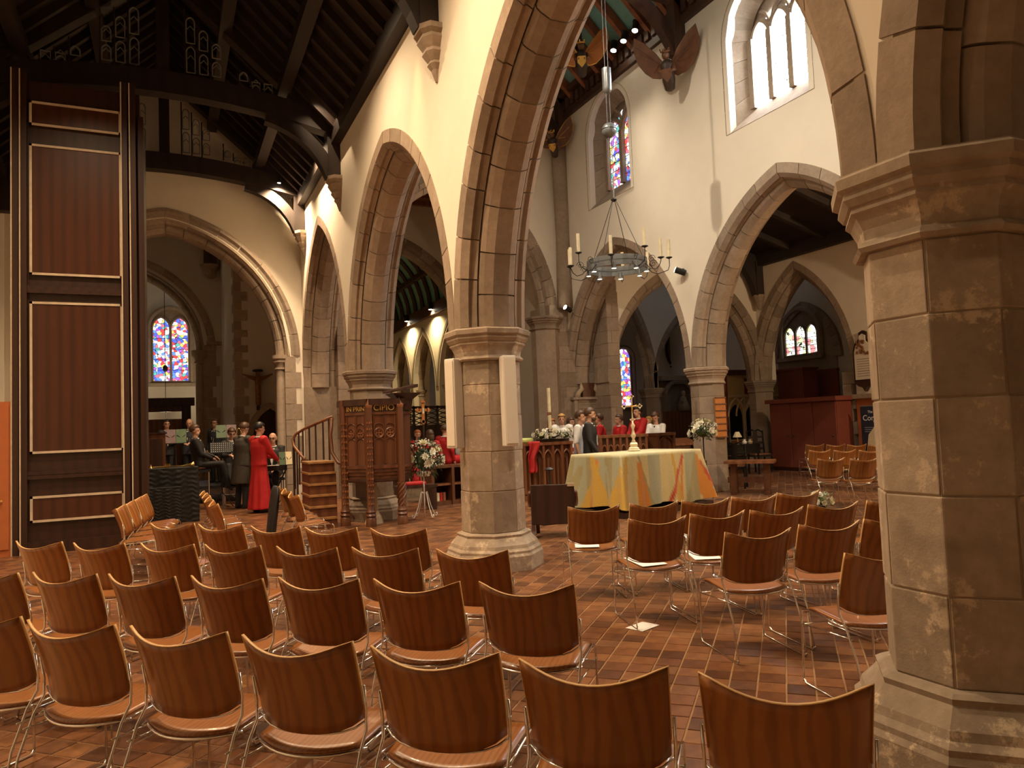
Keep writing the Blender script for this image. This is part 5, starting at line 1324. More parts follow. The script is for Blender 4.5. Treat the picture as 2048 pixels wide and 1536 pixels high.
# ------------------------------------------------------------------ choir furniture
plain('red_cloth', (0.55, 0.02, 0.02), 0.7, var=0.15); plain('lime', (0.62, 0.68, 0.22), 0.7, var=0.05)
def gothic_desk(name, label, p0, p1, z, n, depth=0.35, mat='oak_mid', slats=False):
    """desk front with a row of pointed blind arches; p0,p1 floor ends of the front"""
    d = (p1-p0); L = d.length; r = thing(name, label, 'choir desk', (p0.x, p0.y, 0), math.atan2(d.y, d.x))
    MB().bb((-0.04, -0.04, z-0.06), (L+0.04, depth, z)).obj('top', mat, r)
    MB().bb((0, 0.03, 0.08), (L, 0.06, z-0.06)).obj('back_panel', 'oak', r)
    MB().bb((-0.03, -0.03, 0), (L+0.03, 0.08, 0.12)).obj('plinth', mat, r)
    w = L/n
    for k in range(n+1):
        MB().bb((w*k-0.025, -0.03, 0.1), (w*k+0.025, 0.04, z-0.06)).obj('post', mat, r)
    for k in range(n):
        a = Arc(w*k+0.02, w*(k+1)-0.02, z-0.32, w*0.75 if w*0.75 < 0.24 else 0.24)
        for s in (-1, 1):
            MB().tube([(a.pt(s, 0, i/6)[0], -0.005, a.pt(s, 0, i/6)[1]) for i in range(7)], 0.018, 6).obj('arch_rib', mat, r)
        if slats:
            MB().bb((w*(k+0.5)-0.012, -0.01, 0.1), (w*(k+0.5)+0.012, 0.03, z-0.32)).obj('slat', mat, r)
    for x in (0, L):
        MB().bb((x-0.03, 0, 0), (x+0.03, depth, z-0.05)).obj('end_panel', mat, r)
    return r
YD = 13.4
a, b_ = ony(1050, 950, YD), ony(1144, 950, YD); zd = ony(1100, 884, YD).z
gothic_desk('choir_desk', 'choir desk with open pointed arches and a red cloth on its end', Vector((a.x, YD, 0)), Vector((b_.x, YD, 0)), zd, 5, slats=True)
# flower trough on the desk
tr = thing('flower_trough', 'long trough of white flowers on the choir desk', 'flowers', ((a.x+b_.x)/2+0.18, YD+0.1, zd+0.002))
MB().bb((-0.35, -0.06, 0), (0.35, 0.06, 0.06)).obj('trough', 'oak_dark', tr)
for i, x in enumerate((-0.27, 0.0, 0.27)): arrangement(tr, (x, -0.02, 0.13), (0.2, 0.15, 0.12), 9, 0.06, 110, 30, seed=20+i)
rc = thing('red_cloth', 'crumpled red cloth hanging off the end of the choir desk', 'cloth', (ony(1068, 900, YD-0.1).x, YD-0.09, 0))
b = MB(); b.grid(lambda u, v: ((u-0.5)*(0.26-0.12*v)-0.05*v+0.02*math.sin(v*9), -0.02-0.03*math.sin(u*9+v*4)*(0.4+v), zd+0.03-v*0.62), 14, 16); o = b.obj('cloth_fold', 'red_cloth', rc, smooth=True)
sm = o.modifiers.new('s', 'SOLIDIFY'); sm.thickness = 0.012
lc = ony(1052, 890, YD+0.2)
o = MB().box((0, 0, 0), (0.5, 0.3, 0.09)).obj('lime_cushion', 'lime', bevel=0.03); o.location = (lc.x-0.10, YD+0.28, zd+0.05); tag(o, 'lime green cushion on the choir desk behind the pillar', 'cushion')
# paschal candle
pcx = ony(1100, 858, YD+0.55)
pk = thing('paschal_candle', 'tall cream paschal candle on a dark stand behind the choir desk', 'candle', (pcx.x, pcx.y, 0))
zc0, zc1 = zpx(pcx.x, pcx.y, 858), zpx(pcx.x, pcx.y, 776)
MB().lathe([(0.15, 0), (0.14, 0.03), (0.03, 0.08), (0.025, zc0-0.3), (0.05, zc0-0.25), (0.03, zc0-0.15), (0.06, zc0)], (0, 0, 0), 12).obj('stand', 'oak', pk, smooth=True)
MB().lathe([(0.037, zc0), (0.036, zc1)], (0, 0, 0), 14).obj('wax_stick', 'wax', pk, auto=True)
MB().lathe([(0.045, zc0+0.3), (0.05, zc0+0.33), (0.04, zc0+0.36)], (0, 0, 0), 10).obj('collar', 'oak_mid', pk)
# second desk behind the altar
YE = 13.0
a, b_ = ony(1205, 905, YE+0.7), ony(1302, 905, YE+0.2); zd2 = ony(1255, 869, YE+0.4).z
gothic_desk('choir_desk', 'low choir desk with interlaced pointed arches behind the altar', Vector((a.x, YE+0.75, 0)), Vector((b_.x, YE+0.35, 0)), zd2, 7)
a2 = Vector((b_.x+0.26, YE+0.30, 0)); b2 = Vector((ony(1330, 905, YE+0.5).x+0.19, YE+0.42, 0))
gothic_desk('choir_desk', 'short end desk with a dark arched panel beside the young man in white', a2, b2, zd2, 1, mat='oak')
# reading desk by the pillar
p = ony(1350, 905, 13.9); 
rd = thing('reading_desk', 'sloping wooden reading desk with papers in front of the grey pillar', 'desk', (p.x+0.38, 14.0, 0))
zz = zpx(p.x, 13.9, 878)
MB().bb((-0.45, 0, 0), (0.15, 0.4, zz-0.12)).obj('body', 'oak', rd)
MB().add([(-0.5, -0.05, zz-0.12), (0.4, -0.05, zz-0.12), (0.4, 0.45, zz), (-0.5, 0.45, zz), (-0.5, -0.05, zz-0.16), (0.4, -0.05, zz-0.16), (0.4, 0.45, zz-0.04), (-0.5, 0.45, zz-0.04)], [(0, 1, 2, 3), (4, 5, 6, 7), (0, 1, 5, 4), (1, 2, 6, 5), (2, 3, 7, 6), (3, 0, 4, 7)]).obj('slope', 'oak_mid', rd)
MB().bar((0.36, 0.2, 0), (0.22, 0.2, zz-0.1), 0.04, 0.04).obj('leg', 'oak', rd)
# folding cross-legged armchair
fa = onz(1075, 1090); fb = onz(1128, 1062)
ar = thing('folding_armchair', 'dark cross-legged folding armchair beside the speaker pillar', 'armchair', ((fa.x+fb.x)/2+0.12, (fa.y+fb.y)/2+0.15, 0), math.radians(-28))
X, Y = ar.location.x, ar.location.y
zb, zt2, zs2 = zpx(X, Y, 1044), zpx(X, Y, 966), 0.46
MB().bb((-0.29, -0.26, zb), (0.29, -0.22, zt2)).obj('backrest', 'oak_dark', ar, bevel=0.01)
MB().bb((0.20, -0.27, zt2-0.03), (0.29, -0.21, zt2+0.01)).obj('top_bracket', 'silver', ar)
MB().bb((-0.29, -0.24, zs2-0.04), (0.29, 0.24, zs2)).obj('seat', 'oak_dark', ar)
for s in (-1, 1):
    MB().bar((s*0.27, -0.30, 0), (s*0.27, 0.28, zs2+0.02), 0.05, 0.06).obj('leg', 'oak_dark', ar)
    MB().bar((s*0.22, 0.30, 0), (s*0.22, -0.24, zs2+0.02), 0.05, 0.06).obj('leg', 'oak_dark', ar)
    MB().tube([(s*0.30, -0.24, zt2-0.10), (s*0.31, -0.08, zt2-0.22), (s*0.31, 0.08, zt2-0.30), (s*0.31, 0.22, zt2-0.26), (s*0.31, 0.27, zt2-0.16)], 0.032, 6).obj('arm', 'oak', ar, smooth=True)
    MB().tube([(s*0.30, 0.12, zs2), (s*0.31, 0.14, zt2-0.28)], 0.022, 6).obj('arm_support', 'oak_dark', ar)
p = onz(1105, 1060)
ts = thing('candle_stand', 'dark rectangular stand foot on the floor behind the folding armchair', 'stand', (p.x+0.3, p.y+0.6, 0))
MB().bb((-0.2, -0.12, 0), (0.2, 0.12, 0.05)).obj('foot', 'oak_dark', ts); MB().tube([(0, 0, 0.05), (0, 0, 0.8)], 0.015, 6).obj('pole', 'iron', ts)
MB().lathe([(0.06, 0.8), (0.08, 0.82), (0.03, 0.85)], (0, 0, 0), 10).obj('dish', 'iron', ts)
# processional cross and stall left of the speaker pillar
Yq = 15.65
p = ony(846, 825, Yq)
pcr = thing('processional_cross', 'orange wooden cross with pointed ends on a dark pole', 'cross', (p.x, Yq, 0))
z0, z1 = ony(846, 846, Yq).z, ony(846, 801, Yq).z; zm = ony(846, 820, Yq).z; wx = ony(859, 820, Yq).x-p.x
plain('cross_orange', (0.55, 0.20, 0.04), 0.45)
MB().bb((-0.03, -0.02, z0), (0.03, 0.02, z1-0.05)).obj('upright', 'cross_orange', pcr); MB().bb((-wx+0.05, -0.02, zm-0.03), (wx-0.05, 0.02, zm+0.03)).obj('crossbar', 'cross_orange', pcr)
for cx_, cz_ in ((-wx+0.03, zm), (wx-0.03, zm), (0, z1-0.03), (0, z0+0.02)):
    MB().box((cx_, 0, cz_), (0.075, 0.04, 0.075), Matrix.Rotation(PI/4, 3, 'Y')).obj('pointed_end', 'cross_orange', pcr)
MB().tube([(0, 0, 0), (0, 0, z0)], 0.02, 8).obj('pole', 'oak_dark', pcr)
MB().bb((-0.02, -0.03, zm-0.08), (0.02, -0.02, zm+0.04)).obj('corpus', 'wax', pcr)
sp = onz(878, 1012)
sl = thing('choir_stall', 'open fronted oak choir stall with books and red kneelers', 'choir stall', (sp.x-0.1, sp.y, 0), math.radians(10))
zz = zpx(sp.x, sp.y, 932)
MB().bb((-0.05, 0, zz-0.05), (0.95, 0.42, zz)).obj('top', 'oak', sl)
for x in (0, 0.45, 0.9): MB().bb((x-0.03, 0, 0), (x+0.03, 0.4, zz-0.05)).obj('upright', 'oak', sl)
MB().bb((0, 0.05, 0.38), (0.9, 0.4, 0.42)).obj('shelf', 'oak_mid', sl); MB().bb((0, 0.02, 0), (0.9, 0.4, 0.08)).obj('base', 'oak', sl); MB().bb((0, 0.38, 0), (0.9, 0.4, zz)).obj('back', 'oak_dark', sl)
for i in range(4):
    o = MB().box((0, 0, 0.08), (0.05, 0.15, 0.16)).obj('hymn_book', ['paper', 'wax', 'red_cloth', 'oak_mid'][i]); q = sl.matrix_basis @ Vector((0.1+i*0.07, 0.2, 0.08)); o.location = q; o.rotation_euler.z = math.radians(10)
    tag(o, ['white hymn book standing in the choir stall', 'cream hymn book standing in the choir stall', 'red hymn book standing in the choir stall', 'brown hymn book standing in the choir stall'][i], 'book', 'books in the stall')
b = MB().box((0, 0, 0), (0.4, 0.25, 0.06)).obj('red_kneeler', 'red_cloth', bevel=0.02); q = onz(845, 960, 0.55); b.location = (ony(828, 960, 13.4).x, 13.4, 0.5); tag(b, 'red cushion on the bench behind the flower stand', 'cushion')
bn = thing('choir_bench', 'dark oak bench behind the flower stand', 'bench', (ony(828, 960, 13.4).x, 13.4, 0))
MB().bb((-0.36, -0.18, 0.42), (0.40, 0.18, 0.47)).obj('seat', 'oak_dark', bn)
for x in (-0.3, 0.34): MB().bb((x-0.04, -0.16, 0), (x+0.04, 0.16, 0.42)).obj('leg', 'oak_dark', bn)
# lattice screen across the chancel
Ysn = 22.6
sc = thing('lattice_screen', 'dark pierced lattice screen across the chancel behind the choir', 'screen', (0, Ysn, 0))
x0, x1 = ony(780, 830, Ysn).x, ony(1052, 830, Ysn).x; z0, z1 = 0.0, ony(850, 812, Ysn).z; zl0 = ony(850, 850, Ysn).z
MB().bb((x0, 0, z1-0.08), (x1, 0.1, z1)).obj('top_rail', 'oak_dark', sc); MB().bb((x0, 0, zl0-0.08), (x1, 0.1, zl0)).obj('mid_rail', 'oak_dark', sc); MB().bb((x0, 0.02, 0), (x1, 0.08, zl0)).obj('lower_panel', 'oak_dark', sc)
n = 12; w = (x1-x0)/n
for k in range(n+1): MB().bb((x0+w*k-0.03, 0, zl0), (x0+w*k+0.03, 0.1, z1)).obj('upright', 'oak_dark', sc)
for k in range(n):
    for f in range(4):
        zz0, zz1 = zl0+(z1-zl0)*f/4, zl0+(z1-zl0)*(f+1)/4
        MB().bar((x0+w*k, 0.05, zz0), (x0+w*(k+1), 0.05, zz1), 0.03, 0.03).obj('lattice_bar', 'oak_dark', sc); MB().bar((x0+w*(k+1), 0.05, zz0), (x0+w*k, 0.05, zz1), 0.03, 0.03).obj('lattice_bar', 'oak_dark', sc)
# white column speakers on the pillar
def speaker(label, x, y, rz, z0, z1, tilt):
    r = thing('column_speaker', label, 'speaker', (x, y, z0), rz); h = z1-z0
    r.rotation_euler = (tilt, 0, rz)
    MB().bb((-0.075, -0.07, 0), (0.075, 0.06, h)).obj('cabinet', 'speaker_white', r, bevel=0.012)
    MB().bb((-0.06, -0.078, 0.03), (0.06, -0.071, h-0.03)).obj('grille', 'plaster_pale', r)
    MB().bb((-0.02, 0.06, h*0.45), (0.02, 0.1, h*0.55)).obj('bracket', 'iron', r)
    return r
bx, by = XN, PY[2]
zb_, zt_ = zpx(bx, by-0.4, 893), zpx(bx, by-0.4, 712)
speaker('white column speaker on the front face of the speaker pillar', bx+0.045, by-0.42, math.radians(-6), zb_, zt_, -0.015)
zb_, zt_ = zpx(bx-0.45, by, 897), zpx(bx-0.45, by, 718)
speaker('white column speaker turned towards the pulpit on the speaker pillar', bx-0.405, by+0.0, math.radians(-66), zb_, zt_, 0.0)
# ------------------------------------------------------------------ right hand side
hb = thing('hymn_board', 'wooden hymn number board with slotted rows on the grey pillar', 'board', (XFA+0.0, FY[2]-0.345, 0))
z0, z1 = zpx(XFA, FY[2]-0.37, 874), zpx(XFA, FY[2]-0.37, 795)
MB().bb((-0.13, -0.04, z0), (0.13, -0.004, z1)).obj('panel', 'cross_orange', hb)
for k in range(7):
    z = z0+(z1-z0)*k/6; MB().bb((-0.14, -0.055, z-0.012), (0.14, -0.035, z+0.012)).obj('slot_rail', 'oak', hb)
# panelled screen with pale interlaced tracery
plain('tracery_cream', (0.80, 0.62, 0.34), 0.6, var=0.03); plain('ochre', (0.72, 0.52, 0.24), 0.7, var=0.05)
YS2 = 18.3
S = lambda x, y: ony(x, y, YS2)
sn = thing('tracery_screen', 'red framed wooden screen with pale interlaced gothic tracery and glazed door', 'screen', (0, YS2, 0))
xa, xb, xc = S(1436, 800).x, S(1535, 800).x, S(1456, 800).x; zt, zh = S(1480, 750).z, S(1480, 792).z
MB().bb((xa, 0, 0), (xc, 0.12, zt)).obj('post', 'red_paint', sn)
MB().bb((xa-0.05, -0.08, zt), (xb+0.9, 0.14, zt+0.16)).obj('cornice', 'oak', sn)
MB().bb((xc, 0.08, 0), (xb+0.9, 0.12, zt)).obj('backboard', 'ochre', sn)
MB().bb((S(1492, 780).x, 0.05, zh+0.06), (S(1535, 780).x, 0.09, zt-0.1)).obj('upper_panel', 'red_board', sn)
MB().bb((xc, 0.0, zh-0.04), (xb+0.9, 0.08, zh+0.04)).obj('transom', 'tracery_cream', sn)
wl = S(1489, 800).x-xc
for k in range(3):
    a = xc+k*wl
    MB().bb((a-0.03, 0, 0), (a+0.03, 0.07, zh)).obj('mullion', 'tracery_cream', sn)
    ac = Arc(a, a+wl, zh-wl*0.95, wl*0.85)
    for s in (-1, 1):
        MB().tube([(ac.pt(s, 0, i/8)[0], 0.02, ac.pt(s, 0, i/8)[1]) for i in range(9)], 0.035, 6).obj('tracery_rib', 'tracery_cream', sn)
        MB().tube([(ac.pt(s, 0, i/8)[0]+wl/2, 0.03, ac.pt(s, 0, i/8)[1]) for i in range(9)], 0.03, 6).obj('tracery_rib', 'tracery_cream', sn)
    MB().prism(outline(Arc(a+0.09, a+wl-0.09, zh-wl*1.0, wl*0.6), 0, 0.8, 6), lambda p, q, t: (p, t, q), 0.05, 0.075).obj('glass_pane', 'black_gloss', sn)
    MB().bb((a+0.08, 0.05, 0.05), (a+wl-0.08, 0.075, 0.75)).obj('lower_panel', 'red_paint_lamplit', sn)
# long red cupboard
XC0, XC1 = 15.12, 15.68
y0, y1 = onx(1674, 860, XC0).y, onx(1541, 860, XC0).y
cb = thing('long_cupboard', 'long red painted cupboard with three plain doors in the side aisle', 'cupboard', (XC0, 0, 0))
zt = zpx(XC0, (y0+y1)/2, 800)
MB().bb((0.03, y0, 0.08), (XC1-XC0, y1, zt-0.06)).obj('carcass', 'red_paint', cb)
MB().bb((0.03, y0+0.03, 0), (XC1-XC0-0.03, y1-0.03, 0.08)).obj('plinth', 'oak_dark', cb)
MB().bb((-0.08, y0-0.08, zt-0.06), (XC1-XC0, y1+0.08, zt+0.05)).obj('cornice', 'red_paint', cb)
for k in range(3):
    a, b_ = y0+(y1-y0)*k/3+0.012, y0+(y1-y0)*(k+1)/3-0.012
    d = MB().bb((0, a, 0.10), (0.03, b_, zt-0.08)).obj('door', 'red_paint', cb, bevel=0.006)
    MB().ell((-0.02, b_-0.1 if k == 1 else a+0.1, zt*0.5), (0.025, 0.025, 0.025), 8, 6).obj('knob', 'oak_dark', d)
# red boxes behind the arch
pb0, pb1 = onx(1556, 760, 17.4), onx(1606, 760, 17.4)
o = thing('red_wardrobe', 'dark red wardrobe standing in the chapel beyond the arch', 'cupboard', (17.4, (pb0.y+pb1.y)/2, 0)); zt = onx(1580, 737, 17.4).z; hy = abs(pb0.y-pb1.y)/2
MB().bb((0, -hy, 0), (0.6, hy, zt-0.06)).obj('body', 'red_paint', o); MB().bb((-0.05, -hy-0.05, zt-0.06), (0.62, hy+0.05, zt)).obj('cornice', 'red_paint', o); MB().bb((-0.02, -hy+0.05, 0.1), (0, hy-0.05, zt-0.12)).obj('door', 'red_paint', o)
pb0, pb1 = onx(1610, 760, 18.6), onx(1676, 760, 18.6)
o = thing('red_partition', 'tall red partition board standing in the chapel', 'partition', (18.6, (pb0.y+pb1.y)/2, 0)); zt = onx(1640, 742, 18.6).z; hy = abs(pb0.y-pb1.y)/2
MB().bb((0, -hy, 0), (0.06, hy, zt)).obj('board', 'red_board', o); MB().bb((-0.03, -hy, zt-0.04), (0.09, hy, zt+0.04)).obj('top_rail', 'red_paint', o)
# dado, ledge and wall tablet right of the cupboard
WXR = XO-0.35
yl = OA.s0-0.3
struct(MB().bb((WXR-0.03, yl-6, 0), (WXR, yl, onx(1722, 797, WXR).z)).obj('baseboard_right', 'red_paint_lamplit'))
struct(MB().bb((WXR-0.12, yl-6, onx(1722, 797, WXR).z), (WXR, yl+0.3, onx(1722, 788, WXR).z)).obj('trim_1', 'greystone'))
M = lambda x, y: onx(x, y, WXR-0.04)
tm = thing('wall_tablet', 'black framed stone memorial tablet with a carved crest on the aisle wall', 'memorial', (WXR, 0, 0))
yA, yB = M(1709, 720).y, M(1752, 720).y; ym = (yA+yB)/2; hw = abs(yA-yB)/2; zb, zm, zt = M(1730, 762).z, M(1730, 700).z, M(1730, 660).z
P = [(-hw, zb), (hw, zb), (hw, zm), (hw*0.8, zm+(zt-zm)*0.35), (hw*0.35, zm+(zt-zm)*0.6), (hw*0.35, zt-0.05), (0, zt), (-hw*0.35, zt-0.05), (-hw*0.35, zm+(zt-zm)*0.6), (-hw*0.8, zm+(zt-zm)*0.35), (-hw, zm)]
MB().prism(P, lambda a, b_, t: (t, ym+a, b_), -0.09, -0.002).obj('backing', 'oak_dark', tm)
MB().prism([(a*0.82, zb+0.04+(b_-zb)*0.9) for a, b_ in P], lambda a, b_, t: (t, ym+a, b_), -0.11, -0.09).obj('tablet', 'plaster', tm)
rnd = random.Random(2)
for k in range(26):
    MB().ell((-0.12, ym+rnd.uniform(-hw*0.55, hw*0.55), rnd.uniform(zm-0.1, zm+(zt-zm)*0.45)), (0.02, 0.03, 0.04), 6, 4).obj('carved_leaf', 'oak_mid', tm)
for k in range(8):
    MB().bb((-0.114, ym-hw*0.6, zb+0.12+k*0.06), (-0.109, ym+hw*0.6, zb+0.135+k*0.06)).obj('inscription_line', 'darkstone', tm)
MB().prism([(-hw, zb), (hw, zb), (hw*0.6, zb-0.12), (hw*0.2, zb-0.16), (0, zb-0.26), (-hw*0.2, zb-0.16), (-hw*0.6, zb-0.12)], lambda a, b_, t: (t, ym+a, b_), -0.12, -0.002).obj('bracket', 'oak_dark', tm)
# pull-up banner
plain('banner_navy', (0.018, 0.020, 0.040), 0.6, var=0.05); plain('print_cream', (0.80, 0.66, 0.42), 0.7, var=0.1, nscale=30); plain('print_grey', (0.25, 0.25, 0.28), 0.7)
yA, yB = onx(1723, 860, WXR-0.3).y, onx(1723, 860, WXR-0.3).y-1.0
bn = thing('pull_up_banner', 'navy exhibition banner with white title and a pale standing figure printed on it', 'banner', (WXR-0.3, (yA+yB)/2, 0))
zt = onx(1735, 813, WXR-0.3).z
MB().bb((0, -0.5, 0.08), (0.012, 0.5, zt)).obj('fabric', 'banner_navy', bn)
MB().bb((-0.1, -0.5, 0), (0.1, 0.5, 0.08)).obj('base', 'grey_metal', bn)
MB().bb((-0.01, -0.5, zt), (0.02, 0.5, zt+0.03)).obj('top_rail', 'grey_metal', bn)
text('title', 'The', 0.09, 'paper', bn, (-0.004, 0.22, zt-0.16), (PI/2, 0, -PI/2), 0.001)
text('title', 'Coronation', 0.19, 'paper', bn, (-0.004, -0.01, zt-0.34), (PI/2, 0, -PI/2), 0.001)
for k in range(3): MB().bb((-0.003, -0.3, zt-0.52-k*0.05), (0, 0.4, zt-0.50-k*0.05)).obj('text_line', 'print_grey', bn)
FG = [(-0.34, 0.1), (-0.38, 0.5), (-0.3, 0.95), (-0.14, 1.12), (-0.1, 1.22), (-0.15, 1.27), (-0.08, 1.36), (0.06, 1.38), (0.1, 1.28), (0.08, 1.14), (0.24, 1.02), (0.36, 0.6), (0.32, 0.1)]
MB().prism(FG, lambda a, b_, t: (t, -a, b_), -0.005, -0.001).obj('printed_figure', 'print_cream', bn)
# oak table with carved armchair in the aisle
p0, p1 = onz(1470, 988), onz(1536, 988)
tb = thing('oak_table', 'small oak trestle table in front of the dark carved armchair', 'table', ((p0.x+p1.x)/2, (p0.y+p1.y)/2, 0), math.atan2(p1.y-p0.y, p1.x-p0.x))
X, Y = tb.location.x, tb.location.y; L = (p1-p0).length; zt = zpx(X, Y, 921)
MB().bb((-L/2-0.16, -0.22, zt-0.05), (L/2+0.16, 0.42, zt)).obj('top', 'oak_mid', tb)
for s in (-1, 1):
    MB().bb((s*L/2-0.06, -0.05, 0), (s*L/2+0.06, 0.1, zt-0.05)).obj('leg', 'oak', tb); MB().bb((s*L/2-0.05, -0.2, 0), (s*L/2+0.05, 0.36, 0.06)).obj('foot', 'oak', tb)
MB().bb((-L/2-0.12, -0.02, 0.22), (L/2+0.12, 0.05, 0.33)).obj('stretcher', 'oak', tb)
def carved_chair(label, x, y, rz, zb=1.0, arms=True):
    r = thing('carved_armchair' if arms else 'carved_chair', label, 'armchair' if arms else 'chair', (x, y, 0), rz)
    MB().bb((-0.25, -0.22, 0.40), (0.25, 0.22, 0.46)).obj('seat', 'black_gloss', r)
    MB().bb((-0.22, -0.19, 0.46), (0.22, 0.19, 0.49)).obj('cushion', 'oak_mid', r)
    for s in (-1, 1):
        MB().tube([(s*0.23, 0.2, 0), (s*0.24, 0.2, 0.4)], 0.024, 6).obj('leg', 'black_gloss', r)
        MB().tube([(s*0.23, -0.24, 0), (s*0.23, -0.2, 0.45), (s*0.22, -0.25, zb)], 0.024, 6).obj('back_post', 'black_gloss', r)
        if arms:
            MB().tube([(s*0.24, -0.22, 0.68), (s*0.27, 0, 0.68), (s*0.27, 0.2, 0.66)], 0.025, 6).obj('arm', 'black_gloss', r); MB().tube([(s*0.26, 0.16, 0.44), (s*0.27, 0.16, 0.66)], 0.02, 6).obj('arm_post', 'black_gloss', r)
        MB().tube([(s*0.2, -0.24, zb-0.03), (s*0.1, -0.25, zb+0.03), (0, -0.25, zb-0.01)], 0.02, 6).obj('crest_scroll', 'black_gloss', r)
    for k in range(3): MB().bb((-0.2, -0.24, 0.58+k*(zb-0.62)/3), (0.2, -0.215, 0.64+k*(zb-0.62)/3)).obj('back_rail', 'black_gloss', r)
    MB().bb((-0.06, -0.24, 0.46), (0.06, -0.22, zb)).obj('splat', 'black_gloss', r)
    return r
q = onz(1502, 982); carved_chair('black carved armchair with worn cushion behind the oak table', q.x+0.25, q.y+0.75, tb.rotation_euler.z+PI, 0.92)
q = ony(1519, 900, 15.6); carved_chair('tall backed black carved chair against the end pillar', q.x, 15.6, PI*0.9, 1.1, False)
q = ony(1462, 900, 15.8); carved_chair('black carved chair with scrolled crest beside the screen', q.x, 15.8, PI*1.05, 1.1, False)
q = ony(1483, 890, 15.0)
t2 = thing('side_table', 'dark side table with small ornaments before the tracery screen', 'table', (q.x, 15.0, 0)); zt = ony(1483, 888, 15.0).z
MB().bb((-0.42, -0.22, zt-0.25), (0.42, 0.22, zt)).obj('top', 'black_gloss', t2)
for sx in (-1, 1):
    for sy in (-1, 1): MB().tube([(sx*0.38, sy*0.18, 0), (sx*0.38, sy*0.18, zt-0.25)], 0.025, 6).obj('leg', 'black_gloss', t2)
lp = thing('table_lamp', 'small lamp with pale shade on the dark side table', 'lamp', (q.x-0.12, 15.0, zt+0.001))
MB().lathe([(0.06, 0), (0.02, 0.02), (0.015, 0.2)], (0, 0, 0), 10).obj('stem', 'brass', lp); MB().lathe([(0.12, 0.18), (0.05, 0.32)], (0, 0, 0), 14).obj('shade', 'wax', lp)
for i, (dx, m_) in enumerate(((0.1, 'paper'), (0.29, 'silver'))):
    o = MB().lathe([(0.05, 0), (0.07, 0.04), (0.03, 0.09), (0.05, 0.12)], (0, 0, 0), 10).obj('ornament', m_); o.location = (q.x+dx, 15.0, zt+0.001); tag(o, ['white china ornament on the dark side table', 'silver cup on the dark side table'][i], 'ornament')

# ------------------------------------------------------------------ chandelier
Yh = acen.y+0.3; H = lambda x, y: ony(x, y, Yh)
hc = H(1234, 532); HR = 0.52
cl = thing('candle_chandelier', 'ring chandelier of grey iron with cream candles and scrolled arms', 'chandelier', (hc.x, Yh, hc.z))
for a, nm in ((0.05, 'upper_band'), (-0.03, 'lower_band')):
    rings = []
    for k in range(33):
        t = 2*PI*k/32; c, s = math.cos(t), math.sin(t)
        rings.append([(c*(HR+d), s*(HR+d), z) for d, z in ((-0.012, a-0.05), (0.012, a-0.05), (0.012, a+0.05), (-0.012, a+0.05))])
    MB().loft(rings, False).obj(nm, 'grey_metal', cl)
zhub = H(1230, 400).z-hc.z
for k in range(4):
    t = k*PI/2+0.5
    MB().tube([(HR*math.cos(t), HR*math.sin(t), 0.06), (0.03*math.cos(t), 0.03*math.sin(t), zhub)], 0.006, 5).obj('hanging_rod', 'iron', cl)
MB().lathe([(0.03, zhub-0.03), (0.06, zhub), (0.03, zhub+0.03)], (0, 0, 0), 10).obj('hub', 'iron', cl)
zr1 = H(1228, 358).z-hc.z; MB().tube([(0, 0, zhub), (0, 0, zr1)], 0.014, 6).obj('hub_rod', 'grey_metal', cl)
for k in range(10):
    t = 2*PI*k/10+0.25; c, s = math.cos(t), math.sin(t); hi = k % 2
    r1 = HR+(0.42 if hi else 0.3); zc = 0.12 if hi else 0.02
    P = [(HR, -0.02), (HR+0.1, -0.13), (HR+0.2, -0.16), (r1-0.03, -0.10), (r1, -0.02), (r1, zc)]
    MB().tube([(c*r, s*r, z) for r, z in P], 0.008, 5).obj('arm', 'iron', cl, smooth=True)
    MB().tube([(c*(HR+0.13+0.07*(1-j/16)*math.cos(j*0.75)), s*(HR+0.13+0.07*(1-j/16)*math.cos(j*0.75)), 0.03+0.07*(1-j/16)*math.sin(j*0.75)) for j in range(15)], 0.006, 5).obj('scroll', 'iron', cl)
    MB().lathe([(0.01, zc-0.02), (0.06, zc+0.005), (0.055, zc+0.015), (0.03, zc+0.02)], (c*r1, s*r1, 0), 10).obj('drip_pan', 'iron', cl)
    MB().lathe([(0.029, zc+0.018), (0.029, zc+0.33)], (c*r1, s*r1, 0), 10).obj('candle', 'wax', cl, auto=True)
for k in range(8):
    t = 2*PI*k/8+0.1; c, s = math.cos(t)*HR*0.98, math.sin(t)*HR*0.98
    d = MB().lathe([(0.035, -0.02), (0.04, -0.12), (0.05, -0.13), (0.05, -0.14)], (c, s, 0), 10).obj('downlight', 'grey_metal', cl)
    MB().lathe([(0.04, -0.1425), (0.04, -0.1405)], (c, s, 0), 10).obj('lamp_face', 'lamp_soft', d)
    if k % 2 == 0: spot('chandelier_lamp', (hc.x+c, Yh+s, hc.z-0.16), (hc.x+c, Yh+s, 0), 30, 80, 0.8, 0.04, (1.0, 0.84, 0.64))

